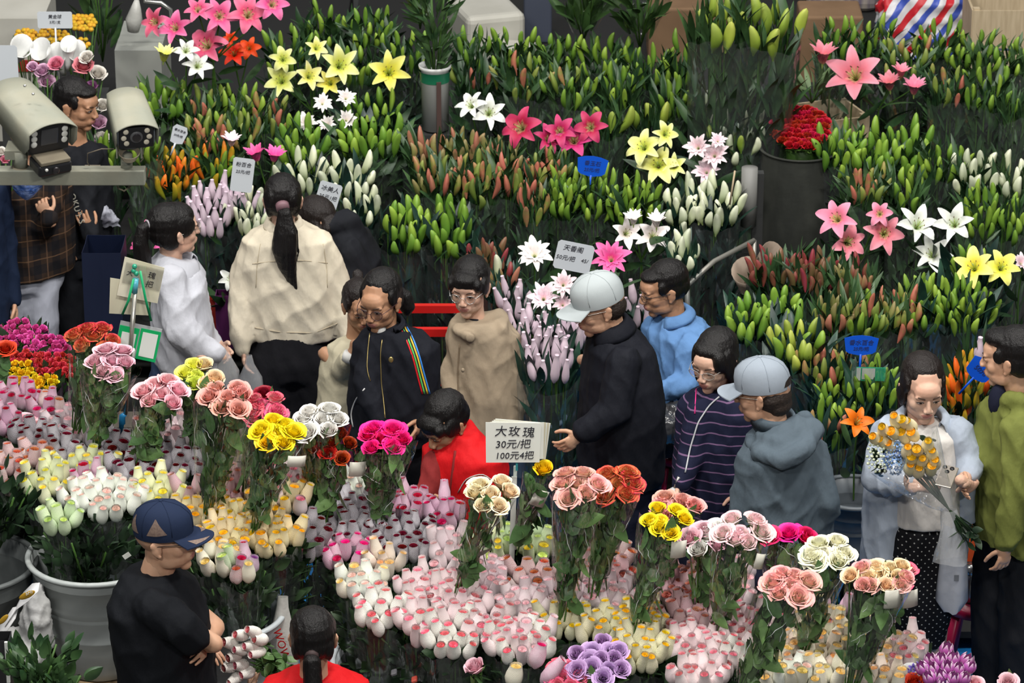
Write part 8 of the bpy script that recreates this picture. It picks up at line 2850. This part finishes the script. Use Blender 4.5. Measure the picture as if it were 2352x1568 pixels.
leafy('dark foliage against the pale box at the top left', 235, 120, 16.9, .5, .13, 60, LLEAF_WIDE)
leafy('loose heap of rose leaves at the bottom left corner', 85, 1580, 10.9, .13, .13, 130, ROSE_LEAF, m=mat('heap_leaf', (.02, .055, .02), .35, .5, col2=(.06, .12, .04), nscale=8))
leafy('rose leaves over the edge of the bottom left corner heap', 130, 1610, 10.85, .10, .11, 70, ROSE_LEAF, m=MC['heap_leaf'])
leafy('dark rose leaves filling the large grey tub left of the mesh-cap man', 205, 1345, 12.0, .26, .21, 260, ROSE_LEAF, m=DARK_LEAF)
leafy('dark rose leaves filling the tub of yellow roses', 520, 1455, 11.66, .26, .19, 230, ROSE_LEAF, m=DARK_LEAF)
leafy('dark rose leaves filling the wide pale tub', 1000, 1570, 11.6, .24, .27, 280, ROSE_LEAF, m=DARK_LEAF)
leafy('dark leaves over the dark tub at the left edge', -5, 1235, 12.15, .22, .17, 170, ROSE_LEAF, m=DARK_LEAF)
# dark steel post and the tube beside it, right of the white buds
c = P(1722, 500, 15.6)
t = thing('rack_post', 'dark steel post with a white tube, between the white buds and the cloth bin', 'post', (c.x, c.y, 0))
mb = MB(); mb.box((.035, 0, .62), (.05, .05, 1.24)); link('post', mb.mesh('post', [RACKM], False), t)
mb = MB(); mb.lathe([(.001, c.z - .02), (.038, c.z - .02), (.038, c.z + .27), (.001, c.z + .27)], 18, M=Matrix.Translation((-.01, -.05, 0))); link('white_tube', mb.mesh('white_tube', [mat('tube_dim', (.20, .20, .19), .5)]), t)
# slanted steel bar with brown paper at its end
t = thing('steel_rail', 'slanted pale steel bar above the man in blue', 'rail', P(1580, 650, 15.0))
mb = MB(); mb.tube([P(1578, 655, 14.9), P(1640, 600, 15.1), P(1732, 552, 15.3)], .012, 10); part('bar', mb, [mat('bar_steel', (.30, .29, .26), .4, metal=.5)], t)
mb = MB(); mb.tube([P(1578, 655, 14.9), P(1580, 720, 14.9), V((P(1580, 720, 14.9).x, 14.9, 0))], .012, 10); part('upright', mb, [MC['bar_steel']], t)
mb = MB(); mb.tube([P(1732, 552, 15.3), V((P(1732, 552, 15.3).x, 15.3, 0))], .012, 10); part('upright', mb, [MC['bar_steel']], t)
BRP = mat('brown_kraft', (.22, .17, .13), .7, col2=(.28, .22, .17), nscale=6, bump=.4, bscale=10)
cone_wrap(1775, 585, 14.9, .06, .20, 'brown kraft paper cone left of the dark red buds', (15, 35), 'paper_cone', 'wrapping', BRP)
cone_wrap(1715, 620, 14.9, .07, .24, 'brown kraft paper hanging from the steel bar', (10, -10), 'paper_cone', 'wrapping', BRP)
# red plastic crate behind the khaki coat
RED = mat('red_plastic', (.50, .012, .010), .35, .5)
c = P(985, 960, 14.45)
t = thing('plastic_crate_stand', 'red plastic crate frame between the track jacket and the khaki coat', 'crate', (c.x, c.y, 0))
z1 = P(985, 728, 14.45).z
for (u, v) in ((-.17, -.12), (.17, -.12), (-.17, .15), (.17, .15)):
	mb = MB(); mb.box((u, v, z1 / 2), (.045, .045, z1)); o = link('post', mb.mesh('post', [RED], False), t); b_ = o.modifiers.new('b', 'BEVEL'); b_.width = .006
for z in (z1 - .02, z1 * .62, .10):
	for v in (-.12, .15):
		mb = MB(); mb.box((0, v, z), (.34, .03, .035)); link('bar', mb.mesh('bar', [RED], False), t)
	for u in (-.17, .17):
		mb = MB(); mb.box((u, .015, z), (.03, .27, .035)); link('bar', mb.mesh('bar', [RED], False), t)
mb = MB(); mb.box((.02, -.115, z1 * .36), (.32, .012, z1 * .40)); link('panel', mb.mesh('panel', [RED], False), t)
# purple gift bag and its red neighbour behind the white jacket
def bagbox(name, label, x0, y0, x1, y1, Y_, m, d=.10, cat='bag'):
	a, b = P(x0, y1, Y_), P(x1, y0, Y_)
	t = thing(name, label, cat, ((a.x + b.x) / 2, Y_, a.z))
	mb = MB()
	w_, h_ = (b.x - a.x), (b.z - a.z)
	pts = []
	for j in range(4):
		v = j / 3
		for (u, q) in ((-1, -1), (0, -1.04), (1, -1), (1.02, 0), (1, 1), (0, .96), (-1, 1), (-.98, 0)):
			pts.append((u * w_ / 2 * (1 + .03 * v), q * d / 2 * (1 - .25 * v), h_ * v))
	mb.grid(pts, 8, 4, closed_u=True)
	mb.f.append(list(range(8))[::-1]); mb.m.append(0); mb.uv.append([(0, 0)] * 8)
	o = link('body', mb.mesh('body', [m], False), t)
	sd = o.modifiers.new('t', 'SOLIDIFY'); sd.thickness = .003
	return t
bagbox('gift_bag', 'purple paper bag between the two women in pale jackets', 500, 672, 548, 790, 14.75, mat('purple_paper', (.10, .015, .09), .5))
bagbox('storage_tub', 'red plastic box left of the purple paper bag', 478, 680, 502, 790, 14.85, mat('red_box', (.28, .02, .012), .5), cat='box')
bagbox('storage_tub', 'blue slatted crate behind the woman in the white jacket', 205, 560, 282, 760, 14.9, mat('navy_plastic', (.003, .007, .026), .5), d=.3, cat='crate')
t = thing('plastic_bag', 'clear plastic bag in the hands of the woman in the white jacket', 'bag', P(512, 880, 14.0))
mb = MB()
pts = []
for j, (r_, y) in enumerate(((.015, 800), (.035, 820), (.06, 850), (.065, 880), (.02, 893))):
	c = P(508 + j * 2, y, 14.0)
	for i in range(14):
		a = 6.2832 * i / 14
		k = 1 + .2 * math.sin(3 * a + j)
		pts.append(c + V((r_ * k * math.cos(a), r_ * k * .6 * math.sin(a), 0)))
mb.grid(pts, 14, 5, closed_u=True)
part('bag', mb, [BAGM], t)
# hanging bag with the seller's printing, right of the yellow tub
t = thing('plastic_bag', 'white plastic bag with red print hanging beside the tub of yellow roses', 'bag', P(645, 1500, 11.62))
mb = MB()
pts = []
for j, (r_, x, y) in enumerate(((.018, 650, 1370), (.022, 648, 1395), (.035, 646, 1430), (.055, 645, 1480), (.062, 645, 1530), (.04, 645, 1565))):
	c = P(x, y, 11.62)
	for i in range(14):
		a = 6.2832 * i / 14
		k = 1 + .16 * math.sin(3 * a + j * .6)
		pts.append(c + V((r_ * k * math.cos(a), r_ * k * .6 * math.sin(a), 0)))
mb.grid(pts, 14, 6, closed_u=True)
part('bag', mb, [mat('white_film', (.50, .50, .47), .35, .5, bump=.6, bscale=14)], t)
text(t, 'red_print', 'WOW', .045, fr(646, 1480, 11.555, roll=-75), mat('print_red', (.45, .01, .012), .5), shear=0, depth=.001)
# torn white bags and print at the bottom left
WB = mat('white_plastic_sack', (.30, .30, .30), .45, .4, col2=(.38, .38, .37), nscale=6, bump=.7, bscale=11)
t = thing('plastic_sack', 'crumpled white plastic sack left of the large grey tub', 'sack', P(75, 1500, 11.75))
mb = MB(); mb.ell(P(85, 1440, 11.75), (.07, .10, .16)); mb.ell(P(55, 1500, 11.7), (.10, .10, .08)); mb.ell(P(90, 1390, 11.8), (.04, .06, .10)); mb.ell(P(20, 1470, 11.75), (.08, .08, .05))
me = remesh(mb, .010, 2, folds=.006, fold_k=(20, 20, 20), seed=12)
part('sack', me_to_mb(me), [WB], t)
def printed(label, poly, Y_, m, dz=0):
	t = thing('printed_wrapper', label, 'wrapper', P(poly[0][0], poly[0][1], Y_))
	mb = MB()
	for k, (x, y, dy) in enumerate(poly):
		mb.v.append(tuple(P(x, y, Y_ + dy)))
	n = len(poly) // 2
	for i in range(n - 1):
		mb.f.append([i, i + 1, 2 * n - 2 - i, 2 * n - 1 - i]); mb.m.append(0); mb.uv.append([(0, 0)] * 4)
	o = part('sheet', mb, [m], t)
	sd = o.modifiers.new('t', 'SOLIDIFY'); sd.thickness = .002
	return t
STR = mat('striped_print', (.55, .55, .56), .5)
t = printed('white striped wrapper with a gold oval lying on the torn sacks', [(30, 1408, 0), (55, 1360, .02), (75, 1340, .02), (92, 1338, .0), (88, 1358, -.05), (66, 1380, -.06), (38, 1400, -.06), (12, 1440, -.06)], 11.6, STR)
mb = MB(); mb.ell(P(62, 1366, 11.52), (.034, .004, .013), rotM(0, 0, -28)); part('gold_oval', mb, [mat('gold_print', (.38, .22, .02), .4)], t)
text(t, 'lettering', 'SHI', .020, fr(66, 1361, 11.513, roll=22), mat('white_print', (0, 0, 0)), shear=.2, depth=.0006)
t = printed('white striped wrapper with gold print at the left edge', [(-12, 1450, 0), (10, 1425, 0), (30, 1395, 0), (44, 1392, 0), (36, 1420, -.05), (16, 1450, -.06), (-4, 1478, -.06), (-20, 1490, -.06)], 11.58, STR)
mb = MB(); mb.ell(P(8, 1422, 11.50), (.026, .004, .010), rotM(0, 0, -48)); part('gold_oval', mb, [MC['gold_print']], t)
bagbox('box', 'black and white printed box at the bottom left corner', -40, 1460, 22, 1600, 11.1, mat('black_print', (.02, .02, .022), .4), d=.1, cat='box')
mb = MB(); mb.box(P(17, 1520, 11.04), (.012, .01, .16)); tag(part('white_strip', mb, [WC], None, False), 'white edge strip of the printed box at the bottom left', 'strip')
# grey-blue cap hung between tub and man
t = thing('frisbee_disc', 'pale blue plastic lid with a small star leaning on the large grey tub', 'lid', P(286, 1480, 11.80))
M = fr(286, 1478, 11.815, yaw=-12, roll=10)
mb = MB(); mb.lathe([(.042, -.004), (.045, .0), (.040, .006), (.001, .008)], 24, M=M @ Matrix.Diagonal((.8, 1.05, 1, 1))); part('disc', mb, [mat('lid_blue', (.22, .30, .42), .35)], t)
o = []
for i in range(10):
	a = 1.571 + i * .6283; r_ = .008 if i % 2 == 0 else .0035
	o.append((r_ * math.cos(a), r_ * math.sin(a) - .012))
card(t, 'star', M @ Matrix.Translation((0, 0, .0095)), o, mat('star_grey', (.10, .14, .20), .5), .001)
# roses held by the ponytailed seller
c = P(600, 1500, 11.35)
t = thing('rose_bunch', 'white netted roses with pink hearts lying sideways before the ponytailed seller', 'flowers', c)
inv = t.matrix_basis.inverted()
nets, cores = net_meshes('whitepink')
for i, (x, y) in enumerate([(520, 1487), (545, 1472), (575, 1465), (590, 1478), (530, 1512), (548, 1500), (570, 1492), (520, 1535), (545, 1535), (536, 1557), (560, 1548), (585, 1505)]):
	d_ = V((-.85, -.85, .35 + (1500 - y) * .006))
	q_ = P(x, y, 11.30) + V((.035, .035, 0))
	k = rr.randrange(2)
	core = link('rose', cores[k], t, inv @ look(q_, d_ + V((rr.uniform(-.1, .1),) * 3), rr.random() * 6, 1.0))
	link('net_sleeve', nets[k], core)
mb = MB()
for k in range(60):
	v = rr.random()
	mb.add(ROSE_LEAF, look(P(600 + 60 * v, 1500 + 30 * v, 11.36) + V((0, rr.uniform(-.04, .04), rr.uniform(-.07, .05) * (1 - v * .5))), (rr.uniform(-.4, 1), -.5, rr.uniform(-.6, .8)), rr.random() * 6, rr.uniform(.7, 1.1)))
for k in range(7):
	mb.tube([P(575, 1480 + 10 * k, 11.34), P(660, 1545, 11.36)], .0035, 5, 1)
part('foliage', mb, [GREEN_LEAF, STEM], t)['kind'] = 'stuff'
# white plastic clips on the wide tub
for (x, y, lb) in ((905, 1544, 'grey plastic clip on the rim of the wide pale tub'), (952, 1560, 'red plastic clip on the rim of the wide pale tub')):
	mb = MB(); mb.box((0, 0, 0), (.022, .012, .035), M=fr(x, y, 11.30, roll=20)); o = part('clip', mb, [mat('clip_%d' % x, (.10, .10, .11) if x < 940 else (.4, .06, .04), .4)], None, False); tag(o, lb, 'clip')
	b_ = o.modifiers.new('b', 'BEVEL'); b_.width = .003
# magenta plastic stool before the man in green, thermos and orange box
c = P(2228, 1400, 12.85)
t = thing('plastic_stool', 'magenta plastic stool in the shade left of the legs in black', 'stool', (c.x + .05, 12.9, 0))
mb = MB(); mb.lathe([(.001, .40), (.15, .40), (.165, .385), (.162, .36), (.155, .36)], 24); link('seat', mb.mesh('seat', [STM]), t)
for k in range(4):
	a = .5 + k * 1.571
	mb = MB(); mb.tube([(.12 * math.cos(a), .12 * math.sin(a), .38), (.19 * math.cos(a), .19 * math.sin(a), .0)], .026, 8, flat=.6); link('leg', mb.mesh('leg', [mat('stool_crimson', (.45, .012, .07), .35)]), t)
t = thing('thermos', 'steel thermos behind the bouquet woman\'s bag', 'flask', (c.x, 12.85, .405))
mb = MB(); mb.lathe([(.001, 0), (.032, 0), (.034, .01), (.034, .12), (.030, .125), (.033, .13), (.033, .155), (.001, .16)], 20); link('body', mb.mesh('body', [mat('steel_flask', (.45, .45, .44), .25, metal=.9)]), t)
bagbox('storage_tub', 'orange plastic box on the floor behind the bouquet woman', 1925, 1240, 2010, 1300, 13.5, mat('orange_plastic', (.42, .06, .012), .5), d=.2, cat='box')
bagbox('storage_tub', 'brown-orange box right of the carrier bag', 2195, 1215, 2250, 1270, 13.1, MC['orange_plastic'], d=.15, cat='box')
# shelf of goods at the top: boxes, bags, crates
CARD = mat('cardboard', (.16, .095, .05), .8, col2=(.20, .12, .065), nscale=5)
PALE = mat('pale_plastic', (.44, .43, .38), .5, col2=(.50, .49, .44), nscale=4)
def goods(name, label, x0, y0, x1, y1, Y_, m, d=.3, cat='box', bev=.02):
	a, b = P(x0, y1, Y_), P(x1, y0, Y_)
	t = thing(name, label, cat, ((a.x + b.x) / 2, Y_ + d / 2, a.z))
	mb = MB(); mb.box((0, 0, (b.z - a.z) / 2), (b.x - a.x, d, b.z - a.z))
	o = link('body', mb.mesh('body', [m], False), t)
	bv = o.modifiers.new('b', 'BEVEL'); bv.width = bev; bv.segments = 3
	return t
bz = P(1200, 120, 18.3).z
def bench(label, xa, xb, Y_, z, d=1.2):
	t = thing('workbench', label, 'table', ((xa + xb) / 2, Y_ + d / 2, 0))
	mb = MB(); mb.box((0, 0, z - .02), (xb - xa, d, .04)); link('top', mb.mesh('top', [BOARDM], False), t)
	for u in (-1, 1):
		for v in (-1, 1):
			mb = MB(); mb.box((u * ((xb - xa) / 2 - .05), v * (d / 2 - .05), (z - .04) / 2), (.05, .05, z - .04)); link('leg', mb.mesh('leg', [RACKM], False), t)
bench('dark bench behind the middle lilies', -.9, 1.9, 18.3, .72, 2.6)
bench('dark bench behind the right-hand lilies', 1.95, 4.6, 18.3, .72, 2.6)
bench('dark bench behind the left-hand lilies', -4.4, -.95, 18.3, .72, 2.6)
def on(label, name, x, w_, d, h, Y_, m, cat='box', z=.72, rz=0, bev=.015):
	X = P(x, 60, Y_).x
	t = thing(name, label, cat, (X, Y_, z), rz=rz)
	mb = MB(); mb.box((0, 0, h / 2), (w_, d, h)); o = link('body', mb.mesh('body', [m], False), t)
	bv = o.modifiers.new('b', 'BEVEL'); bv.width = bev; bv.segments = 3
	return t
on('pale foam box at the top edge behind the middle lilies', 'foam_box', 1115, .34, .45, .30, 18.9, PALE, bev=.04, rz=.3)
on('smaller pale foam box at the top edge right of the first', 'foam_box', 1180, .22, .3, .16, 18.55, PALE, bev=.03, rz=-.2)
on('white canister at the top edge behind the middle lilies', 'canister', 1140, .14, .14, .58, 20.0, mat('canister_white', (.42, .41, .37), .4), 'canister', bev=.05)
on('dark steel bin at the top edge left of the clear-wrapped foliage', 'bin', 1235, .16, .2, .45, 19.2, mat('steel_dark', (.06, .07, .10), .35), 'bin')
on('brown cardboard carton behind the tall lilies', 'carton', 1590, .5, .3, .32, 18.9, CARD)
on('brown cardboard carton left of the bench with red carnations', 'carton', 1905, .34, .3, .40, 18.5, CARD)
on('pale cloth bundle at the top edge above the large pink lily', 'cloth_bundle', 1930, .42, .3, .5, 19.8, mat('beige_cloth', (.34, .30, .26), .8, col2=(.12, .10, .14), nscale=9, stretch=(3, 1, .3)), 'bundle', bev=.06)
on('stack of grey newspaper at the top right', 'paper_stack', 2240, .5, .4, .42, 20.0, mat('newsprint', (.33, .34, .35), .8, col2=(.14, .14, .15), nscale=14, stretch=(1, 1, 14)), 'papers')
on('blue plastic-wrapped bundle at the top right', 'wrapped_bundle', 2275, .26, .3, .20, 18.7, mat('blue_wrap', (.06, .14, .34), .3, col2=(.22, .30, .42), nscale=6), 'bundle', bev=.06)
on('pale bundle of papers at the top edge right of the striped bag', 'paper_stack', 2170, .26, .3, .34, 19.4, MC['newsprint'], 'papers', bev=.03)
# pale wooden crate at the top right corner
wood_crate('pale wooden crate standing at the top right corner', (P(2325, 60, 18.4).x, 18.5, .72), .46, .4, .46, PINE, n=2)
# striped woven bag
m_, nt_, b_ = _nt('striped_bag')
tc_ = nt_.nodes.new('ShaderNodeTexCoord')
wv_ = nt_.nodes.new('ShaderNodeTexWave'); wv_.inputs['Scale'].default_value = 2.3; wv_.inputs['Distortion'].default_value = 1.6; wv_.inputs['Detail'].default_value = 1
wv_.wave_profile = 'SAW'
mp_ = nt_.nodes.new('ShaderNodeMapping'); mp_.inputs['Rotation'].default_value = (0, rad(-35), 0)
nt_.links.new(tc_.outputs['Object'], mp_.inputs[0]); nt_.links.new(mp_.outputs[0], wv_.inputs[0])
cr_ = nt_.nodes.new('ShaderNodeValToRGB'); cr_.color_ramp.interpolation = 'CONSTANT'
e_ = cr_.color_ramp.elements
e_[0].position, e_[0].color = 0, (.50, .02, .03, 1)
e_[1].position, e_[1].color = .28, (.60, .60, .62, 1)
for ps, cc in ((.5, (.05, .09, .42, 1)), (.75, (.60, .60, .62, 1))):
	q_ = e_.new(ps); q_.color = cc
nt_.links.new(wv_.outputs[1], cr_.inputs[0])
_set(nt_, b_, cr_.outputs[0], .4, .4)
X = P(2125, 60, 18.9).x
t = thing('woven_bag', 'red, white and blue striped woven bag at the top right', 'bag', (X, 18.9, .72))
mb = MB(); mb.ell((0, 0, .24), (.30, .2, .27)); mb.box((0, 0, .16), (.5, .34, .3))
me = remesh(mb, .02, 3, folds=.012, fold_k=(12, 12, 12), seed=2)
link('body', me, t); me.materials.append(m_)
# crate with cut leaves between the two lily blocks
wood_crate('pale wooden crate above the red carnations', (P(1895, 230, 16.9).x, 16.95, .82), .36, .3, .26, PINE, rz=.35, n=2)
leafy('pale leaves spilling from the crate above the red carnations', 1865, 215, 16.9, .06, .12, 30, LLEAF, m=mat('pale_leaf', (.12, .18, .08), .5))
on('orange cut flowers heap right of the red carnations', 'cut_flowers', 1925, .16, .16, .06, 16.6, mat('orange_petals', (.60, .28, .02), .7, bump=1, bscale=40), 'flowers', z=.80, bev=.03)
# stall at the top left: pale panel, bag, trolley rail
t = thing('stall_panel', 'pale grey stall panel behind the lilies at the top left', 'panel', (P(325, 150, 17.6).x, 17.7, 0))
z2 = P(325, 95, 17.6).z
mb = MB(); mb.box((0, 0, z2 / 2), (.24, .5, z2)); link('body', mb.mesh('body', [mat('panel_grey', (.28, .29, .27), .6, col2=(.33, .34, .31), nscale=4)], False), t)
cone = thing('plastic_bag', 'white plastic bag hanging on the stall at the top left', 'bag', P(308, 75, 17.5))
mb = MB(); mb.tube([P(314, 0, 17.5), P(312, 20, 17.5), P(308, 45, 17.5), P(306, 72, 17.5)], [.012, .028, .045, .030], 12); part('bag', mb, [mat('white_film', (0, 0, 0))], cone)
t = thing('trolley_rail', 'bright steel rail above the stall panel at the top left', 'rail', P(330, 10, 17.6))
mb = MB(); mb.tube([P(330, -30, 17.6), P(332, 3, 17.6), P(370, 6, 17.6), P(392, 22, 17.6), P(396, 60, 17.6)], .010, 10); part('bar', mb, [mat('bright_steel', (.5, .5, .48), .3, metal=.8)], t)
t = thing('display_counter', 'cream counter edge at the upper left behind the billy buttons', 'counter', (P(20, 90, 17.2).x - .1, 17.5, 0))
z3 = P(20, 50, 17.2).z
mb = MB(); mb.box((0, 0, z3 / 2), (.55, .5, z3)); link('body', mb.mesh('body', [PALE], False), t)
mb = MB(); mb.box((0, -.255, z3 - .25), (.55, .01, .06)); link('red_band', mb.mesh('red_band', [mat('band_red', (.30, .02, .02), .5)], False), t)
for (x, w_, lab) in ((62, .16, 'grey hanging plastic sheet at the very top left'), (100, .12, 'second grey hanging plastic sheet at the top left')):
	t = thing('plastic_sheet', lab, 'sheet', P(x, 60, 17.9))
	mb = MB()
	pts = []
	for j in range(6):
		for i in range(9):
			u = i / 8
			pts.append(P(x, -30 + 90 * j / 5, 17.9) + V((w_ * (u - .5) * (1 - .12 * j), .03 * math.sin(9 * u + j), 0)))
	mb.grid(pts, 9, 6)
	o = part('sheet', mb, [mat('sheet_grey', (.28, .29, .31), .4, bump=.4, bscale=9)], t)
	sd = o.modifiers.new('t', 'SOLIDIFY'); sd.thickness = .002
# blurred pale flowers behind the dark-haired man
peonies([(236, 245, 40, 'white'), (225, 285, 44, 'lilac'), (235, 320, 38, 'white'), (215, 335, 30, 'lilac')], 'pale pink and white flowers right of the dark-haired young man', 15.95)
peonies([(2, 350, 26, 'white'), (12, 368, 24, 'pink')], 'pale pink flowers at the left edge under the large camera', 15.2)
zz = P(120, 85, 16.6).z - .3
slab('flower_stand', (P(120, 85, 16.6).x, 16.6, (zz - .012) / 2), (.5, .3, zz - .012), RACKM)
tag(bpy.data.objects['flower_stand'], 'dark stand under the yellow billy buttons at the top left', 'stand')
# fern leaf wooden stick among white buds
t = thing('bamboo_stick', 'thin bamboo stick standing in the white lily buds', 'stick', P(1675, 480, 15.2))
mb = MB(); mb.tube([P(1688, 392, 15.2), P(1676, 470, 15.2)], .0045, 6); part('stick', mb, [PINE], t)
